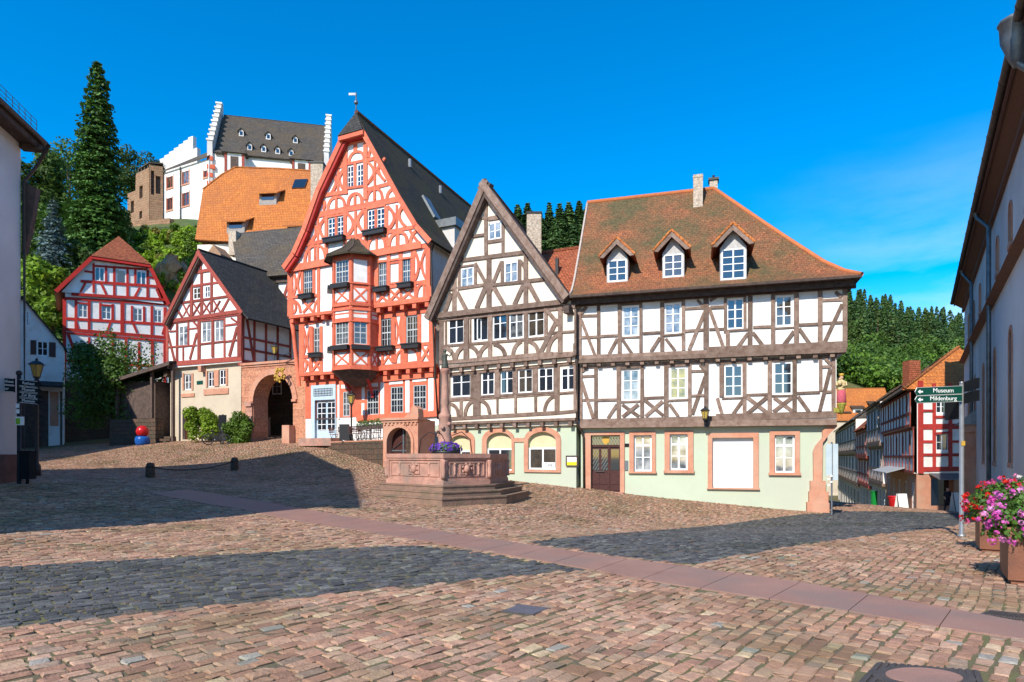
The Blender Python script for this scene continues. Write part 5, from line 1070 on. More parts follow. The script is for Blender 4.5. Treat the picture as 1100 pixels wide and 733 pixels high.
def houseG():
    fac = FacPx(-10, 50, 68.5, 52.5); R = thing('white_house', 'plain white gabled house with dark shutters in the shade at the back of the square', 'house', fac.P(fac.L/2, 2, 0))
    za = fac.uv(24, 319)[1]; zr = fac.uv(68, 372)[1]; ua = fac.uv(24, 319)[0]; mb = MB(); T = Tr(mb, fac, 0, 20, 310, 4.3118)
    h = [T.hole(85, 245, 136, 312), T.hole(33, 105, 55, 172)]; wall(mb, fac, 0, [(0, 1), (fac.L, 1), (fac.L, zr), (ua, za), (0, zr)], h, .12); block_sides(mb, fac, 0, fac.L, 1, zr, 0, 9); mb.build('wall', m_white, R)
    for q in h: window(R, fac, 0, q, 2, (.5,), back=.02)
    b = MB()
    for r in ((55,240,82,306),(141,250,172,318)): a = T.hole(*r); b.fbox(fac, *a, .0, .06)
    b.build('shutters', m_doorwood, R)
    mb = MB(); sweep_roof(mb, [fac.P(-.2, zr-.2, .25), fac.P(ua, za+.05, .25), fac.P(fac.L+.2, zr-.2, .25)], -fac.n3*9, .12); mb.build('roof', m_slate, R)
    b = MB(); z0 = fac.uv(50, 416)[1]; b.prism([fac.P(1.0, z0+.35, 0), fac.P(fac.L, z0+.35, 0), fac.P(fac.L, z0-.1, 1.4), fac.P(1.0, z0-.1, 1.4)], (0, 0, .12)); b.build('porch_roof', m_slate, R)
    b = MB(); d = T.hole(145, 480, 185, 580); b.fbox(fac, d[0], d[1], d[2]-1, d[3], -.02, .05); b.build('door', m_sand, R)
    b = MB(); b.fbox(fac, 1.2, d[0]-.1, 1, z0-.3, -.02, .04); b.fbox(fac, d[1]+.1, fac.L-.1, 1, z0-.3, -.02, .04); b.build('dark_gate', m_timdk, R)
houseG()
# ---------------------------------------------------------------- open wooden shed with a slate pent roof
def shed():
    fac = FacPx(124, 49.5, 186, 47.5); R = thing('wooden_shed', 'low dark wooden shed with a slate lean-to roof beside the buff house', 'shed', fac.P(fac.L/2, 2.7, -1))
    zl = fac.uv(122, 409, .3)[1]; zr = fac.uv(184, 388, .3)[1]; mb = MB(); v = fac.n3*-3.6
    mb.prism([fac.P(-.2, zl, .4), fac.P(fac.L+.1, zr, .4), fac.P(fac.L+.1, zr+.5, -3.2), fac.P(-.2, zl+.5, -3.2)], (0, 0, -.13)); mb.build('roof', m_slate, R)
    b = MB(); b.fbox(fac, 0, fac.L*.62, 1.5, zl-.1, -3, -.4); b.fbox(fac, fac.L*.62, fac.L, 1.5, zl-.2, -3, -2.6); b.build('boarded_wall', m_timdk, R)
    b = MB()
    for u in (.05, fac.L*.62, fac.L-.15): b.fbox(fac, u, u+.18, 1.5, zl+(zr-zl)*u/fac.L-.1, -.15, .05)
    b.build('post', m_timdk, R); b = MB(); b.prism([fac.P(-.2, zl-.02, .41), fac.P(fac.L+.1, zr-.02, .41), fac.P(fac.L+.1, zr-.3, .41), fac.P(-.2, zl-.25, .41)], fac.n3*.05); b.build('fascia', m_timdk, R)
    b = MB(); z0 = fac.uv(150, 450)[1]; b.fbox(fac, -.3, fac.L*.75, 1.5, z0, -.5, .25); b.build('rubble_base', m_dkstone, R)
    b = MB(); q = fac.P(fac.L*.72, 2, .2)
    for k in range(5): b.obox(fac.P(fac.L*.66, 1.5, .9-.32*k), fac.d3*1.6, fac.n3*-.34, (0, 0, .95+.18*k))
    b.build('stone_steps', m_dkstone, R)
shed()
# ---------------------------------------------------------------- house H: near house at the left edge, in shade
def houseH():
    k = -.213; far = (-.765*21, 21.0); near = (far[0]-k*13, 8.0); fac = Fac(near, far); R = thing('white_house', 'plain white rendered house at the left edge with a wide dark eave over the street', 'house', (-17.5, 15, .3))
    L = fac.L; ze = fac.uv(46, 151, .68)[1]; mb = MB(); P = fac.P
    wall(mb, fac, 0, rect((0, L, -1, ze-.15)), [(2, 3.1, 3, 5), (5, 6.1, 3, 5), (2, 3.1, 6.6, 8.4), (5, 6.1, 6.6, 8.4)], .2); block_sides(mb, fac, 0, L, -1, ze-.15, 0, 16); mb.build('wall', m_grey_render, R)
    for h in ((2, 3.1, 3, 5), (5, 6.1, 3, 5), (2, 3.1, 6.6, 8.4), (5, 6.1, 6.6, 8.4)): window(R, fac, 0, h, 2, (.35,), back=.05)
    b = MB(); b.fbox(fac, 0, L+.02, -1, 1.75, -.3, .03); b.build('plinth', M('stained_plinth', (.16, .08, .065), (.10, .055, .045), scale=3, bump=.4), R)
    mb = MB(); rz = ze+8.0; a, e = -.6, L+.25; v = fac.d3*(e-a)
    sweep_roof(mb, [P(a, ze, .47), P(a, rz, -8), P(a, ze, -16.7)], v, .14); mb.face([P(L, ze-.2, 0), P(L, ze-.2, -16), P(L, rz-.2, -8)]); rf = mb.build('roof', m_slateC, R)
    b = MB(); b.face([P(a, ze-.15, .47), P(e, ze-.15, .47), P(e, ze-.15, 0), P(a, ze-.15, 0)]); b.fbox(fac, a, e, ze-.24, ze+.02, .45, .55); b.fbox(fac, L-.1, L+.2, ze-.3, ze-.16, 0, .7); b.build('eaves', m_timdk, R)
    b = MB(); b.tube([P(a, ze+.02, .63), P(e, ze+.02, .63)], .09, 8); b.build('gutter', m_copper, R)
    b = MB()
    for i in range(40): u = a+(e-a)*i/39; b.tube([P(u, ze+.45, .35), P(u, ze+.78, .35)], .012, 4)
    for z in (.5, .64, .78): b.tube([P(a, ze+z, .35), P(e, ze+z, .35)], .012, 4)
    b.build('snow_guard', m_iron, rf)
    b = MB(); b.tube([P(L-.05, ze-.1, .85), P(L-.02, ze-.8, .5), P(L+.02, ze-1.35, .10), P(L+.02, .9, .10)], .055, 8); b.build('downpipe', m_copper, R)
    b = MB(); b.prism([P(L+.02, ze-1.35, .03), P(L+.1, ze-1.5, .42), P(L+.1, ze-2.4, .3), P(L+.1, ze-3.7, .05), P(L+.02, ze-3.7, .02)], fac.d3*.25); b.build('timber_bay', m_timdk, R)
    return fac
facH = houseH()
def shade_house():
    R = thing('white_house', 'tall white house standing behind the left house, shading the back of the square', 'house', (-44, 37, 1)); mb = MB()
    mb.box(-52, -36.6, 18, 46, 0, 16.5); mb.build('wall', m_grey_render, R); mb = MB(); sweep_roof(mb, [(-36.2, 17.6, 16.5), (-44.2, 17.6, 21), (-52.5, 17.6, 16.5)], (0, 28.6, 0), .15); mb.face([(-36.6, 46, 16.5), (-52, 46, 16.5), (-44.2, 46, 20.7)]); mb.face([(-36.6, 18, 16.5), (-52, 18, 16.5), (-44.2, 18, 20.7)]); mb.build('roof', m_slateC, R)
shade_house()
# ---------------------------------------------------------------- church wall on the right
def church():
    k = .63; X0 = .0739*44; P0 = (X0+k*44, 44.0); P1 = (X0+k*9, 9.0); fac = Fac(P0, P1); L = fac.L; P = fac.P
    R = thing('church', 'tall grey-rendered church with narrow arched windows and a brown timber eave', 'church', (P0[0]+8, 26, -1))
    ze = 12.3; zc = fac.uv(1100, 236, .25)[1]
    def aw(px, pt, pb, wdt, rise):
        u, z1 = fac.uv(px, pt); z0 = fac.uv(px, pb)[1]; return arch(u-wdt/2, u+wdt/2, z0, z1-rise, rise, 8)
    ua = fac.uv(1086, 400)[0]; ub = fac.uv(1069, 400)[0]; st = ua-ub; z1 = fac.uv(1086, 353)[1]; z0 = fac.uv(1086, 497)[1]; hs = []; us = [ub+st*(i-4) for i in range(9)]
    us = [u for u in us if 1.5 < u < L-2]
    for u in us: hs.append(arch(u-.45, u+.45, z0, z1-.45, .45, 8))
    uz1 = fac.uv(1067, 268)[1]; uz0 = fac.uv(1067, 303)[1]; hu = [arch(u-.38, u+.38, uz0, uz1-.38, .38, 8) for u in [us[0]+st*.97*i*.82 for i in range(9)] if u < L-1.5]
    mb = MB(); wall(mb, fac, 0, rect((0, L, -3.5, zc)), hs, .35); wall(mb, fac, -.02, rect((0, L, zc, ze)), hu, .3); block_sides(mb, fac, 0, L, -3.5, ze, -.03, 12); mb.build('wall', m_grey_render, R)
    for h in hs+hu:
        n = len(h); b = MB(); um = (h[0][0]+h[1][0])/2; f = 1.28 if h in hs else 1.2; zs = h[2][1]
        o = lambda s: (um+(s[0]-um)*f, zs+(s[1]-zs)*f if s[1] > zs+.001 else s[1])
        for i in range(1, n):
            j = (i+1) % n
            b.fpoly(fac, [h[i], h[j], o(h[j]), o(h[i])], -.3, .035+.003*(i % 2))
        b.fpoly(fac, [h[0], h[1], (h[1][0]+.1, h[1][1]-.18), (h[0][0]-.1, h[0][1]-.18)], -.3, .06)
        s = b.build('window_surround', m_sand, R); g = MB(); g.fpoly(fac, h, -.3, -.28); g.build('glazing', m_glass, s)
    b = MB(); b.prism([P(0, zc-.2, 0), P(0, zc-.12, .32), P(0, zc+.35, -.0)], fac.d3*L); b.build('string_course_roof', M('brown_weathering_course', (.20, .10, .065), (.14, .075, .05), scale=4), R)
    we = .53; mb = MB(); rz = ze+6.5; a, e = -.35, L+.5; v = fac.d3*(e-a); sweep_roof(mb, [P(a, ze+.05, we), P(a, rz, -6), P(a, ze, -13)], v, .15); mb.face([P(0, ze, 0), P(0, ze, -12), P(0, rz-.3, -6)]); rf = mb.build('roof', m_slate, R)
    b = MB(); b.face([P(a, ze-.12, we), P(e, ze-.12, we), P(e, ze-.5, 0), P(a, ze-.5, 0)]); b.fbox(fac, a, e, ze-.2, ze+.03, we-.02, we+.05); b.fbox(fac, a, e, ze-.72, ze-.5, -.01, .12); b.build('boarded_eaves', M('reddish_brown_boards', (.17, .085, .06), (.11, .06, .045), scale=4, stretch=(1, 12, 1), bump=.3), R)
    b = MB(); b.tube([P(a, ze+.03, we+.13), P(e, ze+.03, we+.13)], .12, 8)
    for i in range(24): u = a+(e-a)*i/23; b.tube([P(u, ze+.03, we+.13), P(u+.04, ze+.03, we+.13)], .135, 8)
    b.build('gutter', m_copper, R)
    uh = fac.uv(1094, 50, we+.1)[0]; b = MB(); c = P(uh, ze, we+.13); b.lathe(c, [(.08, -1.0), (.16, -.85), (.34, -.35), (.36, .05), (.40, .08), (.40, .14)], 10); b.tube([c+Vector((0, 0, -.9)), P(uh+.4, ze-1.5, .3), P(uh+.5, ze-2.2, .1), P(uh+.5, -1, .1)], .09, 8); b.build('rain_hopper', m_zinc, R)
    for px, zz in ((1041, .6), (1059.5, .55)):
        u = fac.uv(px+2, 400, .2)[0]; b = MB(); b.tube([P(u-.6, ze-.05, we+.1), P(u-.5, ze-.35, we), P(u, ze-zz-.4, .18), P(u, -3, .18)], .09, 8); b.build('downpipe', m_zinc, R)
    # side porch with a lead roof on an orange pillar
    u = fac.uv(1040.5, 470, .3)[0]; zt = fac.uv(1041, 443, .5)[1]; b = MB(); b.fbox(fac, u-.45, u+.5, -3, zt-.5, 0, .55); b.fbox(fac, u-.55, u+.6, zt-.9, zt-.5, 0, .7); b.build('buttress', m_sand, R)
    b = MB(); b.prism([P(u-.75, zt-.5, .95), P(u-.75, zt+.35, 0), P(u-.75, zt-.5, 0)], fac.d3*1.5); b.build('buttress_cap', m_zinc, R)
    return fac
facCh = church()
# ---------------------------------------------------------------- big orange roof above the gateway
def orange_house():
    fac = FacPx(205, 70, 350, 68.5); R = thing('orange_roofed_house', 'house under a huge bright orange tile roof below the castle', 'house', fac.P(fac.L/2, 3, -4))
    wr = -6.5; w0 = .6; zr = fac.uv(300, 181.5, wr)[1]; ze = fac.uv(260, 259, w0)[1]; zw = lambda w: ze+(zr-ze)*(w-w0)/(wr-w0)
    def on(px, py):
        w = min(np.linspace(w0+2, wr-3, 600), key=lambda w: abs(fac.uv(px, py, w)[1]-zw(w))); u, z = fac.uv(px, py, float(w)); return fac.P(u, z, float(w))
    pts = [on(*p) for p in ((209.5, 257.5), (300, 262), (352, 263), (352, 185), (300, 181.5), (252.5, 180), (238, 188), (218, 203.5))]
    mb = MB(); n = (pts[1]-pts[0]).cross(pts[4]-pts[0]).normalized(); n = n if n.z > 0 else -n; mb.prism(pts, -n*.15)
    bk = fac.n3*-9; mb.face([pts[5], pts[7], pts[0], pts[0]+bk, pts[7]+bk*.7]); a, c = pts[4], pts[3]; mb.face([pts[5], pts[3], pts[3]+bk+Vector((0, 0, -9)), pts[5]+bk+Vector((0, 0, -9))]); rf = mb.build('roof', m_tileO, R)
    b = MB(); b.tube([pts[5], pts[6], pts[7]], .13, 6); b.tube([pts[5], pts[4], pts[3]], .13, 6); b.build('ridge_tiles', m_tileO, rf)
    mb = MB(); mb.fbox(fac, fac.uv(212, 260)[0], fac.L+1, 1, ze-.05, -9, 0); mb.build('wall', m_cream, R)
    for (px, py, wd) in ((291.5, 211, 2.4), (257.5, 241, 2.4), (322, 246, 2.4)):
        p = on(px, py); q = p+n*.0; b = MB(); x = fac.d3*wd; p0 = p-x*.5
        up = Vector((0, 0, 1)); f = fac.n3*1.3
        o_ = fac.n3; b.prism([p0-x*.08+o_*1.35-up*.1, p0+x*1.08+o_*1.35-up*.1, p0+x*1.08-o_*.7+up*1.0, p0-x*.08-o_*.7+up*1.0], -up*.12); d = b.build('dormer', m_tileO, rf)
        b = MB(); b.prism([p0+x*.08+o_*.85-up*1.4, p0+x*.08+o_*.85+up*.06, p0+x*.08-o_*.3+up*.6], x*.84); b.build('dormer_front', M('grey_boards', (.33, .30, .28), (.24, .22, .20), scale=4), d); b = MB(); b.obox(p0+x*.2-up*.75+o_*.85, x*.6, o_*.03, up*.6); b.build('dormer_pane', m_glass, d)
    p = on(322.5, 198.5); b = MB(); e1 = fac.d3*1.5; e2 = n.cross(fac.d3).normalized()*1.6; b.prism([p-e1*.5-e2*.5, p+e1*.5-e2*.5, p+e1*.5+e2*.5, p-e1*.5+e2*.5], n*.18); b.build('skylight', m_glass, rf)
    b = MB(); X, Y = pxY(342, 69); z1 = EYE+(490-178)/F*69; b.box(X-.65, X+.65, Y-.6, Y+.6, z1-8, z1); ch = b.build('chimney', m_brick, R); b = MB(); b.box(X-.75, X+.75, Y-.7, Y+.7, z1, z1+.15); b.build('chimney_cap', m_iron, ch)
    return R
orange_house()
# ---------------------------------------------------------------- the castle on the hill
def castle():
    # palace
    fac = FacPx(225.5, 104, 351, 108); V = -fac.n3; R = thing('castle_palace', 'white castle palace with a steep grey roof between two stepped gables on the hill', 'castle', fac.P(fac.L/2, 40, -7)); L = fac.L; P = fac.P
    ze = fac.uv(290, 169.5, .4)[1]; wr = -7; zr = fac.uv(290, 128.5, wr)[1]; z0 = 38
    mb = MB(); mb.fbox(fac, 0, L, z0, ze, -14, 0); mb.build('wall', m_white, R)
    mb = MB(); prof = [(.5, ze), (-1.2, ze+1.5), (wr, zr), (-12.8, ze+1.5), (-14.5, ze)]; sweep_roof(mb, [P(.7, z, w) for w, z in prof], fac.d3*(L-1.4), .2); rf = mb.build('roof', m_slategr, R)
    for s in (0, L):
        b = MB(); n = 9; u0, u1 = (s-.35, s+.45) if s == 0 else (s-.45, s+.35)
        for i in range(n):
            wa = .35+(wr-.35)*i/n; wb = .35+(wr-.35)*(i+1)/n; zt = ze+1.0+(zr+1.6-ze-1.0)*(i+1)/n
            b.fbox(fac, u0, u1, z0, zt-.25, wb-.01, wa); b.fbox(fac, u0, u1, z0, zt-.25, -14-wa, -14-wb+.01)
        g = b.build('stepped_gable', m_grey_render, R); c = MB()
        for i in range(n):
            wa = .35+(wr-.35)*i/n; wb = .35+(wr-.35)*(i+1)/n; zt = ze+1.0+(zr+1.6-ze-1.0)*(i+1)/n
            c.fbox(fac, u0-.12, u1+.12, zt-.25, zt, wb-.1, wa+.12)
        c.build('coping_tiles', m_white, g)  # plain white coping slabs capping the gable steps, no tiles
    b = MB()
    nq = 8; hq = (ze-z0-2)/nq
    for i in range(nq): b.fbox(fac, -.37, (.5 if i % 2 else .8), z0+2+i*hq, z0+2+i*hq+hq*.5, -.5, .43)
    b.build('red_quoins', M('red_quoin_paint', (.58, .12, .055), (.48, .10, .05), scale=3), R)
    for px, py in ((253, 159), (324.5, 166.5)):
        u, z = fac.uv(px, py, .8); b = MB(); b.fbox(fac, u-1.45, u+1.45, z0+2, z-1.0, 0, 1.7); t = b.build('stair_turret', m_white, R)
        b = MB(); q = [P(u-1.9, z-1.3, 2.1), P(u+1.9, z-1.3, 2.1), P(u+1.9, z-1.3, -1.2), P(u-1.9, z-1.3, -1.2)]; ap = P(u, z+1.9, .2)
        for i in range(4): b.face([q[i], q[(i+1) % 4], ap])
        b.face(q); b.build('turret_roof', m_slategr, t); b = MB()
        for k in (-1.3, 1.3): b.fbox(fac, u+k-.2, u+k+.2, z-7, z-1.35, 1.5, 1.76)
        b.build('turret_trim', m_brred, t); b = MB(); b.fbox(fac, u-.6, u+.6, z-4, z-1.8, 1.6, 1.74); b.build('turret_window', m_timdk, t)
    for px, py in ((259.5, 143.5), (288.5, 147), (317.5, 151), (268.5, 158.5), (283.5, 160.5), (298.5, 162.5), (313, 165)):
        def rw(z): return -1.2+(wr+1.2)*(z-ze-1.5)/(zr-ze-1.5)
        w = min(np.linspace(0, wr, 300), key=lambda w: abs(rw(fac.uv(px, py+2, w)[1])-w)); u, z = fac.uv(px, py+2, float(w)); w = float(w)
        b = MB(); b.fpoly(fac, [(u-.38, z-.3), (u+.38, z-.3), (u+.38, z+.55), (u, z+.9), (u-.38, z+.55)], w-1.2, w+.3); d = b.build('roof_dormer', m_grey_render, rf); b = MB(); b.fbox(fac, u-.22, u+.22, z-.1, z+.5, w+.3, w+.34); b.build('dormer_pane', m_glass, d)
        b = MB(); b.prism([P(u-.6, z+.4, w+.5), P(u, z+1.0, w+.5), P(u+.6, z+.4, w+.5), P(u+.6, z+.55, w+.5), P(u, z+1.15, w+.5), P(u-.6, z+.55, w+.5)], V*1.8); b.build('dormer_roof', m_slategr, d)
    # wing
    fac = FacPx(174.5, 109, 224.5, 103.5); P = fac.P; L = fac.L; R = thing('castle_wing', 'white castle wing with red-framed windows and a lower slate roof beside the palace', 'castle', P(L/2, 38, -4))
    ze = fac.uv(200, 178.5)[1]; mb = MB(); T = Tr(mb, fac, 0, 130, 110, 5.2357)
    h = [T.hole(*r) for r in ((258,418,292,482),(346,388,382,458),(258,538,290,606),(346,508,384,582),(466,384,486,422))]
    wall(mb, fac, 0, rect((0, L, 35, ze)), h, .3); block_sides(mb, fac, 0, L, 35, ze, 0, 7); mb.build('wall', m_white, R)
    for q in h:
        f = window(R, fac, 0, q, 2, (.5,), mf=m_brred, back=.1, fw=.12); b = MB(); b.fbox(fac, q[0]-.2, q[1]+.2, q[2]-.25, q[2], -.1, .12); b.fbox(fac, q[0]-.2, q[0], q[2], q[3]+.2, -.1, .06); b.fbox(fac, q[1], q[1]+.2, q[2], q[3]+.2, -.1, .06); b.build('window_surround', m_sand, R)
    zr = fac.uv(220, 161, -6)[1]; mb = MB(); mb.prism([P(-.3, ze, .4), P(L, ze, .4), P(L, zr, -6.5), P(-.3, zr-.6, -6.5)], (0, 0, .2)); mb.build('roof', m_slategr, R)
    b = MB(); b.tube([P(L*.42, ze, .2), P(L*.42, 36, .2)], .1, 6); b.build('downpipe', m_zinc, R)
    b = MB(); q0 = P(-1.2, 30, -7); f2 = Fac(P(-.8, 0, -8).xy, (P(-.8, 0, -8)+fac.d3*7.8).xy); n = 7
    for i in range(n):
        z = f2.uv(172+5.2*i, 171-3.9*i)[1]; ua, ub = f2.uv(171.5+5.1*i, 180)[0], f2.uv(171.5+5.1*(i+1), 180)[0]; b.fbox(f2, ua, ub-.01, 38, z, -.7, 0)
    ua = f2.uv(207.5, 180)[0]; b.fbox(f2, ua, ua+1.1, 38, f2.uv(208, 160)[1], -.7, 0); b.build('stepped_gable', m_grey_render, R)
    # ruined stone part
    f1 = FacPx(160, 107.5, 175, 108.5); f3 = FacPx(137, 111, 160.5, 107.5); R = thing('castle_ruin', 'roofless brown stone castle building at the left end of the castle', 'castle', f1.P(0, 38, -3))
    mb = MB(); T = Tr(mb, f1, 0, 130, 110, 5.2357); h = [T.hole(168, 385, 186, 520), T.hole(195, 415, 222, 515)]; wall(mb, f1, 0, rect((0, f1.L, 34, f1.uv(168, 178)[1])), h, .5)
    T = Tr(mb, f3, 0, 130, 110, 5.2357); h3 = [T.hole(103, 470, 122, 540), T.hole(55, 555, 72, 622), T.hole(103, 612, 118, 655)]; zt = f3.uv(150, 184)[1]; wall(mb, f3, 0, [(0, 34), (f3.L, 34), (f3.L, zt), (f3.uv(146, 190)[0], zt-.2), (f3.uv(145.5, 190)[0], f3.uv(145, 205)[1]), (0, f3.uv(138, 208)[1])], h3, .5)
    bk = f1.n3*-7; 
    for u, f, z in ((0, f3, f3.uv(138, 208)[1]), (f1.L, f1, f1.uv(168, 178)[1])): mb.face([f.P(u, 34, 0), f.P(u, z, 0), f.P(u, z, 0)+bk, f.P(u, 34, 0)+bk])
    mb.build('wall', m_rubble, R); b = MB()
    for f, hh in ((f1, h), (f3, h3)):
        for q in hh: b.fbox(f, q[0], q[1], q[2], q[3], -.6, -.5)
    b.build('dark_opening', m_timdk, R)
    b = MB(); zq = f1.uv(168, 178)[1]
    for k in range(4): u = f3.uv(148+k*3.3, 190)[0]; b.fbox(f3, u, u+.3, zt, zt+.35, -.5, 0)
    b.prism([f3.P(f3.uv(149, 190)[0], zt+.3, .1), f1.P(0, zt+.6, .2), f1.P(f1.L, zq+.4, .2), f1.P(f1.L, zq+.4, -6), f3.P(f3.uv(149, 190)[0], zt+.3, -6)], (0, 0, .18)); b.build('parapet', m_slategr, R)
    fw = FacPx(120, 106, 222, 102); mb = MB(); mb.fbox(fw, 0, fw.L*.62, 32, fw.uv(150, 237.5)[1], -1, 0); o = mb.build('retaining_wall', m_rubble); tag(o, 'low brown rubble retaining wall below the castle', 'wall')
castle()
# ---------------------------------------------------------------- houses along the side street
m_oldglass = M('old_dull_glass', (.03, .025, .02), (.10, .075, .05), scale=1.5, rough=.55, spec=.2)
def row_house(R, fac, z0, zs, ze, depth, mt, mw, mroof, bays, wr_h, jet=.25, shut=None, roofdir=1):
    """street side with jettied storeys; zs = storey levels"""
    L = fac.L; P = fac.P; lv = [z0]+zs+[ze]
    for i in range(len(lv)-1):
        w = jet*i; a, e = lv[i], lv[i+1]; mb = MB(); hs = []; hgt = e-a
        for k in range(bays): uc = L*(k+.5)/bays; hs.append((uc-L/bays*.26, uc+L/bays*.26, a+(.38 if i else .1)*hgt, a+.84*hgt))
        wall(mb, fac, w, rect((0, L, a, e)), hs, .2); block_sides(mb, fac, 0, L, a, e, w, depth); mb.build('wall', mw if i else m_buff, R)
        for h in hs: window(R, fac, w, h, 2, (.4,), mg=m_oldglass, back=.04, fw=.1, mun=.05)
        tb = MB()
        if i:
            for k in range(bays*2+1): u = L*k/(bays*2); tb.fbox(fac, max(0, u-.1), min(L, u+.1), a, e, w-.02, w+.05+.002*(k % 3))
            for zz in (a+.12, a+.36*hgt, a+.87*hgt, e-.1): tb.fbox(fac, 0, L, zz-.09, zz+.09, w-.02, w+.06)
            for k in range(bays): 
                u0, u1 = L*(k+.1)/bays, L*(k+.9)/bays
                tb.fpoly(fac, [(u0, a+.1), (u0+.2, a+.1), (u1, a+.36*hgt), (u1-.2, a+.36*hgt)], w, w+.045)
            tb.fbox(fac, -.1, L+.1, a-.28, a+.02, w-jet-.1, w+.1)
        else: tb.fbox(fac, 0, L, e-.3, e, 0, .08)
        tb.build('timber_frame', mt, R)
    wt = jet*(len(lv)-2)+.45; mb = MB(); sweep_roof(mb, [P(-.2, ze, wt), P(-.2, ze+wr_h, -depth/2), P(-.2, ze, -depth-.4)], fac.d3*(L+.4), .15); mb.face([P(0, ze, wt-.4), P(0, ze, -depth), P(0, ze+wr_h-.15, -depth/2)]); mb.face([P(L, ze, wt-.4), P(L, ze, -depth), P(L, ze+wr_h-.15, -depth/2)]); return mb.build('roof', mroof, R)
def street():
    q = lambda Y: (8.53+.445*Y, Y)
    # corner house
    side = Fac(q(62), q(46)); front = Fac(q(46), (q(46)[0]+8.0*math.cos(.30), 46-8.0*math.sin(.12)*-1))
    ze = EYE+72/F*46; P = front.P; R = thing('corner_house', 'white corner house with dark red timbers, orange hipped roof and a shop below', 'house', (q(46)[0]+3, 50, -2.3))
    zs = [EYE+(490-509)/F*46, EYE+(490-458.5)/F*46]
    mb = MB(); T = Tr(mb, front, 0, 950, 380, 4.074); h = [T.hole(226, 203, 274, 262), T.hole(226, 350, 282, 426)]; shop = T.hole(206, 548, 306, 668)
    wall(mb, front, 0, rect((0, front.L, zs[0], ze)), h, .15); mb.build('front_wall', m_white, R); 
    for k in h: window(R, front, 0, k, 2, (.5,), back=.04, fw=.09)
    mb = MB(); wall(mb, front, -.05, rect((0, front.L, -3.5, zs[0])), [shop], .5); mb.build('shop_front', m_sand, R); b = MB(); b.fbox(front, shop[0], shop[1], shop[2], shop[3], -.6, -.5); b.build('shop_window', m_glass, R)
    tb = MB(); T = Tr(tb, front, 0, 950, 380, 4.074)
    T.beams([(157,120,157,525,22),(217,130,217,505,14),(288,130,288,505,14),(340,130,340,505,14),(150,320,360,318,22),(150,506,360,504,20),(160,250,215,250,10),(160,385,215,385,12),(160,443,360,443,12),(215,278,360,276,12),(288,250,340,250,10),(288,385,340,385,10),(215,350,290,345,10)]); tb.build('front_frame', m_red, R)
    b = MB(); b.prism([P(shop[0]-.2, shop[3]+.35, 0), P(shop[1]+.3, shop[3]+.35, 0), P(shop[1]+.3, shop[3]-.05, 1.0), P(shop[0]-.2, shop[3]-.05, 1.0)], (0, 0, .06)); b.build('awning', m_zinc, R)
    # street side + hipped roof
    L = side.L; lv = [-4.2]+zs+[ze]
    for i in range(3):
        mb = MB(); a, e = lv[i], lv[i+1]; hs = [(L*(k+.5)/5-.5, L*(k+.5)/5+.5, a+(.4 if i else .1)*(e-a), a+.85*(e-a)) for k in range(5)]; w = .2*i; wall(mb, side, w, rect((0, L, a, e)), hs, .2); dv = front.d3*7; q_ = [side.P(0, a, w), side.P(0, e, w), side.P(0, e, w)+dv, side.P(0, a, w)+dv]; mb.face(q_); mb.face([side.P(0, a, w), side.P(L, a, w), side.P(L, a, w)+dv, side.P(0, a, w)+dv]); mb.face([side.P(0, a, 0)+dv, side.P(L, a, 0)+dv, side.P(L, e, 0)+dv, side.P(0, e, 0)+dv]); mb.build('side_wall', m_white if i else m_sand, R)
        for k in hs: window(R, side, w, k, 2, (.4,), mg=m_oldglass, back=.04, fw=.1, mun=.05)
        tb = MB()
        if i:
            for k in range(11): u = L*k/10; tb.fbox(side, max(0, u-.11), min(L, u+.11), a, e, w-.02, w+.05)
            for zz in (a+.1, a+.36*(e-a), e-.12): tb.fbox(side, 0, L, zz-.1, zz+.1, w-.02, w+.06)
            tb.build('side_frame', m_brred, R)
    e0 = Vector((*side.P(0, 0, .9).xy, ze)); e1 = Vector((*side.P(L+.5, 0, .9).xy, ze)); r1 = Vector((12.5-.445*0+.445*50, 50, EYE+117/F*50)); r0 = Vector((12.5+.445*63, 63, r1.z)); r1 = Vector((12.5+.445*50, 50, r1.z)); f1 = Vector((*front.P(front.L+.5, 0, .5).xy, ze)); k1 = e0+Vector((9, -2, 0))
    mb = MB()
    for qd, m in (((e0, e1, r1, r0), 0), ((e1, f1, r1), 1), ((f1, k1+Vector((4, 0, 0)), r0, r1), 1)):
        n = (qd[1]-qd[0]).cross(qd[2]-qd[0]).normalized(); n = n if n.z > 0 else -n; mb.prism(qd, -n*.15, m)
    rf = mb.build('roof', [m_tileB, m_tileO], R); b = MB(); b.tube([e1, r1, r0], .12, 6); b.build('ridge_tiles', m_tileO, rf)
    X, Y = pxY(979, 58); b = MB(); z = EYE+(490-388)/F*58; b.box(X-.5, X+.5, Y-.5, Y+.5, z-3.5, z); b.build('chimney', m_tileR, rf)
    b = MB(); s = side; b.prism([s.P(3, .75, .2), s.P(L-4, .75, .2), s.P(L-4, .35, 1.5), s.P(3, .35, 1.5)], (0, 0, .05)); aw = b.build('street_awning', M('grey_awning', (.35, .36, .37), (.3, .3, .31), scale=5), R)
    # the row beyond
    specs = [(74, 62.2, -4.9, [-1.0, 3.0], 7.0, m_tim, m_white, m_tileB, 4, 3.6, 'brown-timbered house with a brown roof next to the red-timbered corner house'),
             (88, 74.2, -5.6, [-1.8, 1.7], 5.0, m_brred, m_cream, m_tileR, 4, 4.6, 'red-brown timbered cream house in the middle of the side street row'),
             (136, 88.2, -8, [-2.2, 2.4], 6.8, m_tim, m_cream, m_slategr, 8, 4.0, 'farthest brown-timbered white house at the left end of the side street row')]
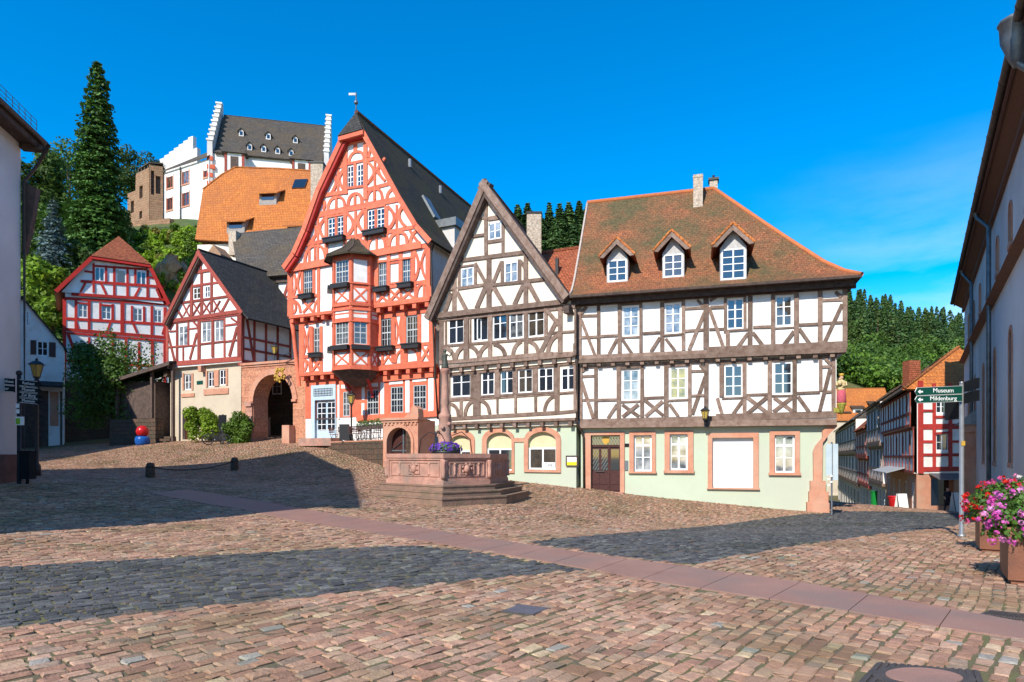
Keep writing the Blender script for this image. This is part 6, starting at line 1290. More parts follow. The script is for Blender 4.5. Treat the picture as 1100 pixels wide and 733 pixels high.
    for Y0, Y1, z0, zs_, ze_, mt, mw, mr, bays, rh, lab in specs:
        f = Fac(q(Y0), q(Y1)); R = thing('timbered_row_house', lab, 'house', (q(Y0)[0]+3, Y0, z0)); row_house(R, f, z0, zs_, ze_, 8, mt, mw, mr, bays, rh)
    # orange roof closing the street
    f = FacPx(889, 150, 958, 148); R = thing('orange_roofed_house', 'house with a bright orange tile roof and dormers closing the end of the side street', 'house', f.P(f.L/2, -6, -5)); zr = f.uv(925, 417, -5)[1]; ze = f.uv(925, 452, 0)[1]
    mb = MB(); mb.fbox(f, 0, f.L, -16, ze, -10, 0); mb.build('wall', m_buff, R); mb = MB(); sweep_roof(mb, [f.P(-.5, ze, .5), f.P(-.5, zr, -5), f.P(-.5, ze, -10.5)], f.d3*(f.L+1), .2); rf = mb.build('roof', m_tileO, R)
    for px, py in ((906, 449), (921, 444), (940, 440)):
        u, z = f.uv(px, py, -1.2); b = MB(); b.fbox(f, u-1.1, u+1.1, z-1.2, z+1.1, -4, -.8); d = b.build('dormer', m_grey_render, rf); b = MB(); b.fbox(f, u-.6, u+.6, z-.6, z+.7, -.8, -.75); b.build('dormer_pane', m_glass, d)
        b = MB(); b.prism([f.P(u-1.5, z+1.1, -.4), f.P(u+1.5, z+1.1, -.4), f.P(u+1.4, z+2.4, -4), f.P(u-1.4, z+2.4, -4)], (0, 0, .15)); b.build('dormer_roof', m_tileB, d)
street()
# ---------------------------------------------------------------- hill
HP = []
def hpx(px, py, Y): HP.append(((px-CX)/F*Y, Y, EYE+(CY-py)/F*Y))
for a in [(100,478,62),(30,478,62),(-80,470,62),(200,450,64),(300,460,64),(60,335,82),(100,310,86),(160,305,82),(190,300,80),(180,245,101),(140,247,103),(220,248,99),(60,262,106),(0,270,105),(-120,290,105),(300,245,101),(140,240,125),(260,238,125),(60,225,130),(0,230,130),(-150,240,140),
          (430,420,100),(430,330,170),(590,297,200),(590,280,230),(620,340,150),(520,300,200),(700,320,230),(960,468,130),(970,430,165),(960,400,215),(915,362,265),(960,370,265),(1030,388,260),(1030,445,150),(1120,390,250),(1120,450,150),(1250,400,250),(850,345,260),(960,375,330),(590,285,300),(200,250,250),(-100,260,250),(1200,380,330),
          (500,480,75),(700,505,70),(800,510,90),(900,545,116),(1000,543,120),(1100,540,100),(1300,540,100)]: hpx(*a)
HPA = np.array(HP); _HW = _tps(HPA)
def hz(x, y):
    x = np.asarray(x, float); y = np.asarray(y, float); d = np.hypot(x[..., None]-HPA[:, 0], y[..., None]-HPA[:, 1]); k = np.where(d > 0, d*d*np.log(d+1e-12), 0)
    return k @ _HW[:-3]+_HW[-3]+_HW[-2]*x+_HW[-1]*y
m_hill = M('undergrowth', (.03, .055, .014), (.065, .10, .02), scale=.4, bump=1, bscale=2, c3=(.12, .10, .035), s3=.08)
def hillz(X, Y):
    z = hz(X, Y); edge = np.clip((Y-63)/12, 0, 1); z = z*edge+(1-edge)*np.minimum(z, -6); cor = ((Y < 119) & (X > 8) & (X < 75)) | ((Y < 160) & (X > 45) & (X < 96)); return np.where(cor, np.minimum(z, -12), z)
sheet('hillside', np.arange(-170, 260, 4.0), np.arange(61, 345, 4.0), hillz, m_hill)
# ---------------------------------------------------------------- foliage
def leafmesh(name, C, N, size, col, mat, parent=None, asp=.6, base=None, smoothn=False):
    """one small kite-shaped leaf per row of C"""
    n = len(C); N = N/np.maximum(np.linalg.norm(N, axis=1, keepdims=True), 1e-6); r = RNG.normal(size=(n, 3)); a = np.cross(N, r); a /= np.maximum(np.linalg.norm(a, axis=1, keepdims=True), 1e-6); b = np.cross(N, a)
    s = np.broadcast_to(np.asarray(size, float), (n,))[:, None]; V = np.stack([C+a*s, C+b*s*asp, C-a*s, C-b*s*asp], 1).reshape(-1, 3)
    org = np.array(ORG[parent]) if parent is not None else (np.array(base) if base is not None else np.array([C[:, 0].mean(), C[:, 1].mean(), C[:, 2].min()]))
    me = bpy.data.meshes.new(name); me.vertices.add(n*4); me.vertices.foreach_set('co', (V-org).ravel()); me.loops.add(n*4); me.loops.foreach_set('vertex_index', np.arange(n*4, dtype=np.int32)); me.polygons.add(n)
    me.polygons.foreach_set('loop_start', np.arange(n, dtype=np.int32)*4); me.update(calc_edges=True)
    cc = np.ones((n, 4, 4), np.float32); cc[:, :, :3] = np.asarray(col)[:, None, :]; ca = me.color_attributes.new('Col', 'FLOAT_COLOR', 'POINT'); ca.data.foreach_set('color', cc.ravel())
    me.materials.append(mat); o = bpy.data.objects.new(name, me); COL.objects.link(o); ORG[o] = Vector(org)
    if parent is not None: o.parent = parent
    else: o.location = org
    return o
def clump_pts(blobs, per, jitter=.25):
    C = []; N = []; I = []
    for i, (c, r) in enumerate(blobs):
        d = RNG.normal(size=(per, 3)); d /= np.linalg.norm(d, axis=1, keepdims=True); rad = RNG.uniform(.62, 1.05, (per, 1)); C.append(np.array(c)+d*rad*np.array(r)); N.append(d+RNG.normal(0, .55, (per, 3))+np.array((0, 0, .35))); I.append(np.full(per, i))
    return np.concatenate(C), np.concatenate(N), np.concatenate(I)
def greens(n, base, var=.25, yel=.2):
    b = np.array(base)*1.45; k = RNG.uniform(1-var, 1+var, (n, 1)); y = RNG.uniform(0, yel, (n, 1)); return np.clip(b*k+y*np.array((.08, .06, 0.0)), 0, 1)
def crown_blobs(c, R, k, r):
    out = []
    for _ in range(k):
        d = RNG.normal(size=3); d /= np.linalg.norm(d); f = RNG.uniform(.45, .95); out.append((np.array(c)+d*np.array(R)*f, r*RNG.uniform(.7, 1.3)))
    return out
def leafy_tree(name, label, cat, base, h, R, k, r, per, size, col, group=None, trunk=.3, low=.25):
    T = thing(name, label, cat, base, group); b = Vector(base); b_ = MB(); c = (base[0], base[1], base[2]+h*(low+1)/2)
    b_.tube([b-Vector((0, 0, .5)), b+Vector((.1, 0, h*.35)), b+Vector((-.1, .1, h*.75))], [trunk, trunk*.75, trunk*.3], 7)
    bl = crown_blobs(c, (R, R, h*(1-low)/2), k, r)
    for i in range(6): q = bl[i][0]; b_.tube([b+Vector((0, 0, h*(.3+.05*i))), Vector(q)], [trunk*.4, trunk*.1], 5)
    b_.build('trunk', m_bark, T); C, N, I = clump_pts(bl, per); tone = RNG.uniform(.7, 1.3, (k, 1))[I]; leafmesh('crown', C, N, RNG.uniform(.6, 1.3, len(C))*size, greens(len(C), col)*tone, m_leaf, T); return T
def conifer(name, label, base, h, R, levels, col, group=None, dens=1.0, size=.32, droop=.25, pw=.75, low=.04, per=9):
    T = thing(name, label, 'conifer', base, group); b = Vector(base); m = MB(); m.tube([b-Vector((0, 0, .6)), b+Vector((0, 0, h*.97))], [R*.09, .04], 7); m.build('trunk', m_bark, T)
    C = []; N = []; K = []
    for i in range(levels):
        t = i/levels; z = h*(low+(1-low)*t); Lb = R*((1-t)**pw)*RNG.uniform(.82, 1.12)+.15; nb = max(4, int((5+R*2.2*(1-t)**.6)*dens)); ph = RNG.uniform(0, 6.28)
        for k in range(nb):
            a = ph+6.283*k/nb+RNG.uniform(-.25, .25); L = Lb*RNG.uniform(.68, 1.12); n = max(3, int(L*per/1.0)); s = np.sqrt(RNG.uniform(.03, 1, n)); side = RNG.normal(0, .17, n)*L*(.35+.6*s)
            x = np.cos(a)*L*s-np.sin(a)*side; y = np.sin(a)*L*s+np.cos(a)*side; zz = z+.12*L*s-droop*L*s*s+RNG.normal(0, .07*L**.5, n)
            C.append(np.stack([x, y, zz], 1)); N.append(np.stack([np.cos(a)*.5+RNG.normal(0, .45, n), np.sin(a)*.5+RNG.normal(0, .45, n), np.full(n, .9)+RNG.normal(0, .3, n)], 1)); K.append(np.full(n, RNG.uniform(.7, 1.3)))
    C = np.concatenate(C)+np.array(base); N = np.concatenate(N); K = np.concatenate(K)[:, None]; leafmesh('crown', C, N, RNG.uniform(.6, 1.35, len(C))*size, greens(len(C), col, .25, .12)*K, m_needle, T, asp=.5); return T
def at(px, Y, py=None, base='hill'):
    X = (px-CX)/F*Y
    if py is not None: return (X, Y, EYE+(CY-py)/F*Y)
    return (X, Y, float(hz(np.array([X]), np.array([Y]))[0]) if base == 'hill' else gz1(X, Y))
bp = at(105, 72, 330); ht = EYE+(CY-64)/F*72-bp[2]
conifer('fir_tree', 'very tall narrow dark fir rising above every tree left of the castle', bp, ht, 3.6, 62, (.044, .10, .018), dens=1.2, size=.23, droop=.26, pw=.62, per=20)
bp = at(57, 66, 330); conifer('blue_spruce', 'short pale blue-grey spruce left of the tall fir', bp, EYE+(CY-212)/F*66-bp[2], 2.6, 26, (.075, .115, .115), size=.2, pw=.9, per=18)
G = 'broadleaf trees on the slope below the castle'
for px, Y, top, bot, R, col, lab in ((42, 80, 150, 300, 4.0, (.045, .085, .014), 'dark green tree just behind the eave of the left house'), (75, 90, 148, 300, 5.0, (.04, .08, .016), 'tall broadleaf tree behind the tall fir on its left'),
        (25, 74, 215, 350, 4.2, (.05, .10, .014), 'green tree between the left house and the blue spruce'), (78, 68, 262, 345, 2.6, (.035, .07, .014), 'rounded tree at the foot of the tall fir'),
        (150, 122, 160, 240, 4.6, (.04, .075, .016), 'tree crown behind the stone castle ruin'), (126, 92, 225, 320, 2.6, (.045, .085, .016), 'leafy tree between the tall fir and the castle ruin'),
        (55, 63, 283, 350, 2.7, (.12, .20, .015), 'bright yellow-green tree behind the white shaded house'), (40, 61, 318, 372, 2.0, (.10, .17, .015), 'low yellow-green tree over the roof of the shaded house')):
    b = at(px, Y, bot); leafy_tree('broadleaf_tree', lab, 'tree', b, EYE+(CY-top)/F*Y-b[2], R, 26, R*.36, 260, .26, col, G, low=.12)
# ivy and shrubs on the slope, rock face
def bushes(name, label, cat, spec, per, size, group=None, kind=None):
    C = []; N = []; K = []
    for c, r, col in spec:
        bl = crown_blobs(c, (r[0], r[1], r[2]), 7, min(r)*.55); c_, n_, i_ = clump_pts(bl, per); C.append(c_); N.append(n_); K.append(greens(len(c_), col)*RNG.uniform(.75, 1.25, (7, 1))[i_])
    o = leafmesh(name, np.concatenate(C), np.concatenate(N), RNG.uniform(.6, 1.3, sum(map(len, C)))*size, np.concatenate(K), m_leaf); tag(o, label, cat, group, kind); return o
sp_ = []
for _ in range(130):
    px = random.uniform(120, 236); Y = random.uniform(78, 99); x, y, z = at(px, Y)
    g = random.random(); sp_.append(((x, y, z+.4), (1.6, 1.4, 1.0), (.14, .22, .014) if g < .65 else ((.075, .13, .016) if g < .9 else (.17, .15, .03))))
o = bushes('slope_shrubbery', None, None, sp_, 80, .24); tag(o, 'bright green shrubs and ivy covering the slope below the castle', 'shrubs', None, 'stuff')
sp_ = [(at(random.uniform(-60, 110), random.uniform(66, 105)), (2.2, 2, 1.5), (.045, .09, .014)) for _ in range(90)]
o = bushes('hillside_undergrowth', None, None, sp_, 70, .3); tag(o, 'dense green undergrowth on the left hillside', 'undergrowth', None, 'stuff')
rk = MB(); bx = at(192, 79, 305)
for k in range(9):
    x, y, z = bx[0]+random.uniform(-1.7, 2.8), bx[1]+random.uniform(0, 2), bx[2]+random.uniform(-1, 3.4); rk.ball((x, y, z), random.uniform(.8, 1.3), n=7, sx=random.uniform(.7, 1.2), sz=random.uniform(.9, 1.6))
rk.v = [(x+random.uniform(-.4, .4), y+random.uniform(-.3, .3), z+random.uniform(-.3, .3)) for x, y, z in rk.v]; rk.sm = [False]*len(rk.sm)
tag(rk.build('rock_outcrop', M('tan_rock', (.42, .28, .17), (.30, .19, .11), scale=1.2, bump=1, bscale=3, c3=(.30, .22, .10), s3=.5)), 'tan sandstone rock outcrop on the slope behind the small gabled house', 'rock')
# spruces on the skyline between the houses
GS = 'spruces on the skyline between the roofs'
for i, (px, top, R) in enumerate(((556, 219, 3.0), (567, 217, 3.2), (580, 228, 3.0), (590, 216, 3.3), (601, 214, 3.2), (611, 217, 3.4), (622, 213, 3.6), (633, 214, 3.4), (573, 236, 3.4), (596, 240, 3.8), (617, 240, 3.6), (545, 226, 3.2), (644, 216, 3.4))):
    Y = 196+i % 4*4+(-12 if 7 < i < 11 else 0); b = at(px, Y, 300); conifer('spruce_tree', 'dark green spruce on the skyline between the cream gable and the hipped roof', b, EYE+(CY-top)/F*Y-b[2]+RNG.uniform(-1.2, .6), R*RNG.uniform(1.2, 1.65), 30, random.choice([(.045, .088, .024), (.036, .075, .022), (.055, .10, .028)]), GS, size=.42, per=12, pw=RNG.uniform(.5, .8), dens=1.4, droop=.12)
# wooded hill on the right: far too many trees to count
def wood():
    C = []; N = []; S_ = []; K = []
    tr = MB()
    for _ in range(420):
        px = random.uniform(840, 1140); Y = random.uniform(128, 222); 
        if Y < 162 and 860 < px < 990: continue
        x, y, z = at(px, Y); R = random.uniform(2.4, 4.2); h = R*1.5
        bl = crown_blobs((x, y, z+h*.8), (R, R, h*.7), 7, R*.55); c_, n_, i_ = clump_pts(bl, 55); col = random.choice([(.05, .105, .015), (.065, .13, .015), (.04, .085, .018), (.085, .15, .02), (.055, .11, .02)])
        C.append(c_); N.append(n_); S_.append(RNG.uniform(.55, 1.1, len(c_))*.58); K.append(greens(len(c_), col)*RNG.uniform(.7, 1.3, (7, 1))[i_])
    for _ in range(70):
        px = random.uniform(840, 1140); Y = random.uniform(218, 262); x, y, z = at(px, Y); R = random.uniform(2.6, 4.5); h = R*2
        bl = crown_blobs((x, y, z+h*.9), (R, R, h*.6), 7, R*.55); c_, n_, i_ = clump_pts(bl, 50); C.append(c_); N.append(n_); S_.append(RNG.uniform(.55, 1.1, len(c_))*.6); K.append(greens(len(c_), random.choice([(.05, .10, .018), (.06, .115, .02)]))*RNG.uniform(.7, 1.3, (7, 1))[i_])
    for _ in range(330):
        px = random.uniform(835, 1150); Y = random.uniform(222, 300); x, y, z = at(px, Y); h = random.uniform(12, 21); R = random.uniform(1.8, 3.6); n = 420; t = RNG.uniform(0, 1, n)**.8; lo = random.uniform(.02, .4)
        a = RNG.uniform(0, 6.28, n); rr = R*(1-t)**.7*np.sqrt(RNG.uniform(.15, 1, n))+.1; c_ = np.stack([x+np.cos(a)*rr, y+np.sin(a)*rr, z+h*(lo+(1-lo)*t)-.25*rr], 1); C.append(c_); N.append(np.stack([np.cos(a)*.6, np.sin(a)*.6, np.full(n, .8)], 1)+RNG.normal(0, .35, (n, 3)))
        S_.append(RNG.uniform(.5, 1.1, n)*.62); K.append(greens(n, random.choice([(.042, .085, .028), (.05, .098, .028), (.062, .105, .028)]), .25, .08)); tr.tube([(x, y, z-1), (x, y, z+h*.8)], [.28, .1], 5)
    o = leafmesh('hillside_wood', np.concatenate(C), np.concatenate(N), np.concatenate(S_), np.concatenate(K), m_leaf); tag(o, 'dense wood of spruces above broadleaf trees covering the hill behind the side street', 'woodland', None, 'stuff')
    t = tr.build('spruce_trunks', m_bark, o); t['kind'] = 'stuff'
wood()
# bushes by the houses
b = at(121, 51, 452); T = thing('big_bush', 'big dark green leafy bush in front of the red-timbered house', 'bush', b); sp2 = MB(); sp2.tube([b, Vector(b)+Vector((0, 0, 3))], [.2, .08], 6); sp2.build('stem', m_bark, T)
bl = crown_blobs((b[0], b[1], b[2]+3.6), (4.0, 2.0, 3.2), 48, 1.15)+[((b[0]+random.uniform(-3.2, 3), b[1]+random.uniform(-1, 1), b[2]+random.uniform(.3, 1.5)), 1.1) for _ in range(14)]; C, N, I = clump_pts(bl, 260); leafmesh('foliage', C, N, RNG.uniform(.6, 1.3, len(C))*.12, greens(len(C), (.042, .088, .012))*RNG.uniform(.7, 1.3, (62, 1))[I], m_leaf, T)
for px, Y, top, bot, rx, lab, col in ((217, 45.0, 427, 475, 1.4, 'tall bright green shrub against the buff wall left of the bicycle', (.12, .19, .014)), (255, 44.0, 444, 475, .95, 'smaller green shrub against the buff wall right of the bicycle', (.07, .13, .016))):
    b = at(px, Y, bot); h = (bot-top)/F*Y; T = thing('shrub', lab, 'shrub', b); q = MB(); q.tube([b, Vector(b)+Vector((0, 0, h*.6))], [.07, .03], 5); q.build('stem', m_bark, T)
    bl = crown_blobs((b[0], b[1], b[2]+h*.45), (rx*.85, .45, h*.46), 26, .42); C, N, I = clump_pts(bl, 330); leafmesh('foliage', C, N, RNG.uniform(.6, 1.3, len(C))*.085, greens(len(C), col)*RNG.uniform(.75, 1.25, (26, 1))[I], m_leaf, T)
# ---------------------------------------------------------------- fountain
def fountain():
    q = lambda px, Y: Vector((*pxY(px, Y), 0))
    hexa = [q(416.5, 25.5), q(476.5, 23.2), q(525, 24.5), q(544, 26.8), q(492, 29.1), q(430, 28.2)]; c = sum(hexa, Vector())/6; zb = .64; zt = 1.79
    R = thing('market_fountain', 'red sandstone market fountain with a six-sided carved basin on steps and a central column', 'fountain', (c.x, c.y, -.1))
    sc = lambda f, z, P=hexa: [Vector((c.x+(p.x-c.x)*f, c.y+(p.y-c.y)*f, z)) for p in P]
    z = zb
    for i, (f, h) in enumerate(((1.14, .2), (1.27, .2), (1.39, .2))):
        b = MB(); b.prism(sc(f, z-h-(.9 if i == 2 else 0)), (0, 0, h-.05+(.9 if i == 2 else 0))); b.prism(sc(f+.012, z-.05), (0, 0, .05)); b.build('step', M('worn_step_stone', (.27, .165, .115), (.19, .12, .09), scale=2.5, bump=.7, bscale=18, c3=(.16, .12, .08), s3=1.3) if i == 0 else bpy.data.materials['worn_step_stone'], R); z -= h
    b = MB(); o = sc(1, zb-.01); t = sc(1, zt); it = sc(.9, zt); ib = sc(.9, zb+.4)
    for i in range(6):
        j = (i+1) % 6; b.face([o[i], o[j], t[j], t[i]]); b.face([it[i], it[j], ib[j], ib[i]])
    b.build('basin', m_sandpink, R)
    b = MB()
    for zz, h, f0, f1 in ((zt-.16, .16, .885, 1.035), (zb, .17, .97, 1.03)):
        a0, a1 = sc(f0, zz), sc(f1, zz)
        for i in range(6): j = (i+1) % 6; b.prism([a0[i], a0[j], a1[j], a1[i]], (0, 0, h))
    for zz, h, f1 in ((zt-.24, .08, 1.02), (zb+.17, .07, 1.015)):
        a0, a1 = sc(.97, zz), sc(f1, zz)
        for i in range(6): j = (i+1) % 6; b.prism([a0[i], a0[j], a1[j], a1[i]], (0, 0, h))
    b.build('basin_moulding', m_sandpink, R)
    pil = MB(); pan = MB(); orn = MB()
    for i in range(6):
        j = (i+1) % 6; f = Fac(hexa[i].xy, hexa[j].xy); L = f.L
        if f.n.dot(f.O-c.xy) < 0: continue
        for u in (0, L): pil.fbox(f, max(0, u-.13), min(L, u+.13), zb+.24, zt-.24, -.05, .05)
        z0, z1 = zb+.30, zt-.30; um = L/2; s_ = min(.34, L*.16)
        for r in ((.22, L-.22, z0, z0+.05), (.22, L-.22, z1-.05, z1), (.22, .27, z0+.05, z1-.05), (L-.27, L-.22, z0+.05, z1-.05)): pan.fbox(f, *r, -.02, .03)
        for r in ((um-s_, um+s_, z0+.08, z0+.13), (um-s_, um+s_, z1-.13, z1-.08), (um-s_, um-s_+.05, z0+.13, z1-.13), (um+s_-.05, um+s_, z0+.13, z1-.13)): pan.fbox(f, *r, -.02, .045)
        orn.ball(f.P(um, (z0+z1)/2, 0), s_*.5, n=7, sx=.8, sz=1.1)
        for k in range(7): orn.ball(f.P(um+s_*.6*math.cos(k*.9), (z0+z1)/2+s_*.6*math.sin(k*.9), 0), s_*.2, n=5)
        for kk in (-1, 1):
            ux = um+kk*(s_+(L/2-.27-s_)*.5); orn.lathe(f.P(ux, z0+.05, .0), [(.06, 0), (.06, .05), (.035, .09), (.055, .3), (.035, (z1-z0)-.2), (.06, (z1-z0)-.15), (.06, (z1-z0)-.1)], 8)
    for p in hexa:
        d = (p-c).normalized()*.04; orn.lathe(Vector((p.x+d.x, p.y+d.y, zb+.25)), [(.10, 0), (.07, .1), (.09, .3), (.06, .45), (.10, .6), (.08, .66)], 8)
    pil.build('corner_pilasters', m_sandpink, R); pan.build('panel_frames', m_sandpink, R); orn.build('carved_ornaments', m_sandpink, R)
    w = MB(); w.face(sc(.91, zt-.28)); w.build('water', MGLASS('fountain_water', (.02, .035, .03), rough=.03), R)
    # column
    b = MB(); cc = q(478, 26.2); k = 26.2/F; H_ = lambda y: EYE+(CY-y)*k
    b.lathe((cc.x, cc.y, 0), [(0.353, .6), (0.353, H_(482)), (0.252, H_(478)), (0.286, H_(470)), (0.244, H_(466)), (0.277, H_(458)), (0.218, H_(451)), (0.260, H_(449)), (0.260, H_(446)), (0.168, H_(443)), (0.143, H_(437)), (0.176, H_(433)), (0.155, H_(428)), (0.139, H_(410)), (0.130, H_(403)), (0.168, H_(401)), (0.202, H_(398)), (0.202, H_(396.5)), (0.101, H_(396))], 14); col = b.build('column', m_sandpink, R)
    b = MB()
    for i in range(10):
        a = i*.9; z = H_(480)+(H_(440)-H_(480))*i/10; r = .3 if i < 7 else .2; b.ball((cc.x+r*math.cos(a), cc.y+r*math.sin(a), z), .09, n=5)
    b.build('carved_heads', m_sandpink, col)
    m_br = M('weathered_bronze', (.045, .05, .04), (.07, .08, .06), scale=8, rough=.6)
    s = MB(); z0 = H_(396.3); s.lathe((cc.x, cc.y, z0), [(.15, 0), (.155, .05), (.12, .2), (.10, .36), (.085, .42), (.105, .52), (.10, .58), (.04, .62), (.035, .65)], 12)
    s.ball((cc.x, cc.y, z0+.72), .065, n=8, sz=1.2); s.tube([(cc.x+.08, cc.y, z0+.58), (cc.x+.2, cc.y-.05, z0+.5), (cc.x+.3, cc.y-.08, z0+.66)], [.035, .028, .02], 6); s.tube([(cc.x-.08, cc.y, z0+.58), (cc.x-.14, cc.y-.06, z0+.42), (cc.x-.1, cc.y-.14, z0+.34)], [.035, .028, .02], 6)
    s.tube([(cc.x+.3, cc.y-.08, z0+.45), (cc.x+.3, cc.y-.08, z0+1.0)], .012, 5); st = s.build('statue', m_br); tag(st, 'small dark bronze figure with a raised arm on top of the fountain column', 'statue')
    b = MB()
    for a in (.3, 1.6, 2.9, 4.4):
        d = Vector((math.cos(a), math.sin(a), 0)); p = Vector((cc.x, cc.y, 0)); b.tube([p+d*.3+Vector((0, 0, zt+.75)), p+d*.7+Vector((0, 0, zt+.9)), p+d*1.05+Vector((0, 0, zt+.6)), p+d*1.15+Vector((0, 0, zt-.1))], .02, 6)
    b.build('spouts', m_iron, R)
    # purple flowers round the column foot
    fc = Vector((cc.x+.1, cc.y-.55, zt+.1)); fb = thing('flower_bowl', 'bowl of purple petunias on the fountain at the foot of its column', 'flower bowl', fc-Vector((0, 0, .2)))
    b = MB(); b.lathe(fc-Vector((0, 0, .3)), [(.3, 0), (.55, .2), (.6, .3)], 14); b.build('bowl', m_iron, fb)
    d = RNG.normal(size=(900, 3)); d /= np.linalg.norm(d, axis=1, keepdims=True); C = np.array(fc)+d*np.array((.66, .42, .27))*RNG.uniform(.6, 1.05, (900, 1))+np.array((0, 0, .1)); leafmesh('leaves', C[:350], d[:350], .06, greens(350, (.05, .10, .02)), m_leaf, fb)
    leafmesh('blossoms', C[350:], d[350:]+np.array((0, -.4, .2)), RNG.uniform(.04, .075, 550), np.array((.13, .045, .36))*RNG.uniform(.6, 1.5, (550, 1)), m_petal, fb, asp=.9)
fountain()
# ---------------------------------------------------------------- cellar portal and terrace in front of the coral house
def portal():
    f = FacPx(411.5, 34.2, 449, 33.2); R = thing('cellar_portal', 'sandstone cellar portal with a round arch, dark wooden doors and a scrolled gable', 'portal', f.P(f.L/2, 1, -.5)); T = Tr(MB(), f, 0, 355, 440, 9.1667)
    h = T.hole(560, 178, 800, 560); hw = (h[1]-h[0])/2; z0 = .7; op = arch(h[0], h[1], z0+.05, h[3]-hw, hw, 12); zt = T.uv(680, 105)[1]; mb = MB(); wall(mb, f, 0, rect((0, f.L, z0, zt)), [op], .5); vb = -f.n3*1.6
    for u in (0, f.L): mb.face([f.P(u, z0, 0), f.P(u, zt, 0), f.P(u, zt, 0)+vb, f.P(u, z0, 0)+vb])
    mb.face([f.P(0, zt, 0), f.P(f.L, zt, 0), f.P(f.L, zt, 0)+vb, f.P(0, zt, 0)+vb]); mb.build('masonry', m_sand, R)
    b = MB(); um = (h[0]+h[1])/2; zs = h[3]-hw; o = lambda s: (um+(s[0]-um)*1.2, zs+(s[1]-zs)*1.2 if s[1] > zs+.001 else s[1])
    for i in range(1, len(op)): p, q = op[i], op[(i+1) % len(op)]; b.fpoly(f, [p, q, o(q), o(p)], -.05, .07+.006*(i % 2))
    b.build('arch_ring', m_sand, R)
    b = MB(); b.fbox(f, -.12, f.L+.1, zt, zt+.12, -.7, .15); b.fbox(f, -.05, f.L+.03, zt-.12, zt-.01, -.1, .08)
    for k in range(9): u = f.L*(k+.5)/9; b.fbox(f, u-.06, u+.06, zt-.26, zt-.12, -.05, .06)
    b.build('cornice', m_sand, R)
    b = MB(); s = [(f.L*.62, zt+.12), (f.L+.08, zt+.12), (f.L+.06, zt+.55), (f.L*.93, zt+.72), (f.L*.85, zt+.66), (f.L*.8, zt+.42), (f.L*.72, zt+.28)]; b.fpoly(f, s, -.4, .08); b.build('scrolled_gable', m_sand, R)
    b = MB(); b.fpoly(f, op, -.45, -.4)
    d = b.build('door', m_doorwood, R); b = MB(); b.fbox(f, um-.05, um+.05, z0, h[3]-.05, -.4, -.35)
    for k in (-1, 1): b.tube([f.P(um+k*.08, zs+.05, -.37), f.P(um+k*hw*.9, zs-.35, -.37)], .03, 5)
    b.fbox(f, h[0], h[1], 1.95, 2.02, -.4, -.36); b.build('door_strap', m_zinc, d)
    # dark side wall between portal and the cream house
    f2 = Fac(f.P(f.L, 0, -.25).xy, pxY(462, 35.4)); b = MB(); zz = f2.uv(452, 449)[1]; b.prism([f2.P(0, .6), f2.P(f2.L, .6), f2.P(f2.L, zz), f2.P(0, zz)], f2.n3*-.8); b.build('side_wall', m_dkstone, R)
    # terrace
    q = lambda px, Y: pxY(px, Y); top = EYE+(490-474.5)/F*36.5; P = [q(334, 41.6), q(346, 40.6), q(382, 37.3), q(412.5, 34.4), q(420, 36.5), q(430, 41), q(380, 43)]
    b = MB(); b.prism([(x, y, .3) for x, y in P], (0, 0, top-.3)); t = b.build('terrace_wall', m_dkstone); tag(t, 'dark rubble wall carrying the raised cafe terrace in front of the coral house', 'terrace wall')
    b = MB(); c = sum((Vector((*p, 0)) for p in P), Vector())/7; b.prism([(c.x+(x-c.x)*1.015, c.y+(y-c.y)*1.015, top+.003) for x, y in P], (0, 0, .07)); cp = b.build('coping', m_sand, t); top += .075
    # railing with a planted trough
    a, e = Vector((*q(383, 37.6), top)), Vector((*q(411.5, 35.0), top)); rl = thing('terrace_railing', 'black railing with green planted troughs along the edge of the cafe terrace', 'railing', a); b = MB(); v = e-a
    for k in range(13): p = a+v*k/12; b.tube([p, p+Vector((0, 0, .85))], .018, 5)
    for z in (.1, .85): b.tube([a+Vector((0, 0, z)), e+Vector((0, 0, z))], .022, 5)
    b.build('bars', m_iron, rl); b = MB(); n = Vector((v.y, -v.x, 0)).normalized(); b.obox(a+Vector((0, 0, .62)), v, n*-.22, (0, 0, .2)); b.build('trough', m_timdk, rl)
    C = np.array([a+v*random.random()+n*random.uniform(-.25, .05)+Vector((0, 0, .84+random.random()**2*.35)) for _ in range(420)]); leafmesh('plants', C, RNG.normal(size=(420, 3))+np.array((0, 0, .5)), .06, greens(420, (.06, .12, .02)), m_leaf, rl)
    # cafe tables and chairs
    m_slat = M('red_brown_slats', (.26, .07, .045), (.18, .05, .035), scale=8, rough=.5)
    ch = thing('cafe_chair', 'folding cafe chair with red-brown slats on the terrace in front of the coral house', 'chair', (0, 0, 0), 'chairs on the cafe terrace')
    b = MB()
    for k in range(5): b.box(-.2, .2, -.2+k*.083, -.135+k*.083, .44, .465)
    b.build('seat', m_slat, ch); b = MB()
    for k in range(4): b.box(-.2, .2, .19, .21, .55+k*.09, .61+k*.09)
    b.build('backrest', m_slat, ch)
    for sx in (-.19, .19):
        for y0, y1, zt_ in ((-.2, .2, .92), (.2, -.2, .45)): b = MB(); b.tube([(sx, y0, 0), (sx*1.02, y0+(y1-y0)*.5, .45*.5), (sx, y1, zt_ if zt_ > .5 else .45)], .014, 5); b.build('leg', m_iron, ch)
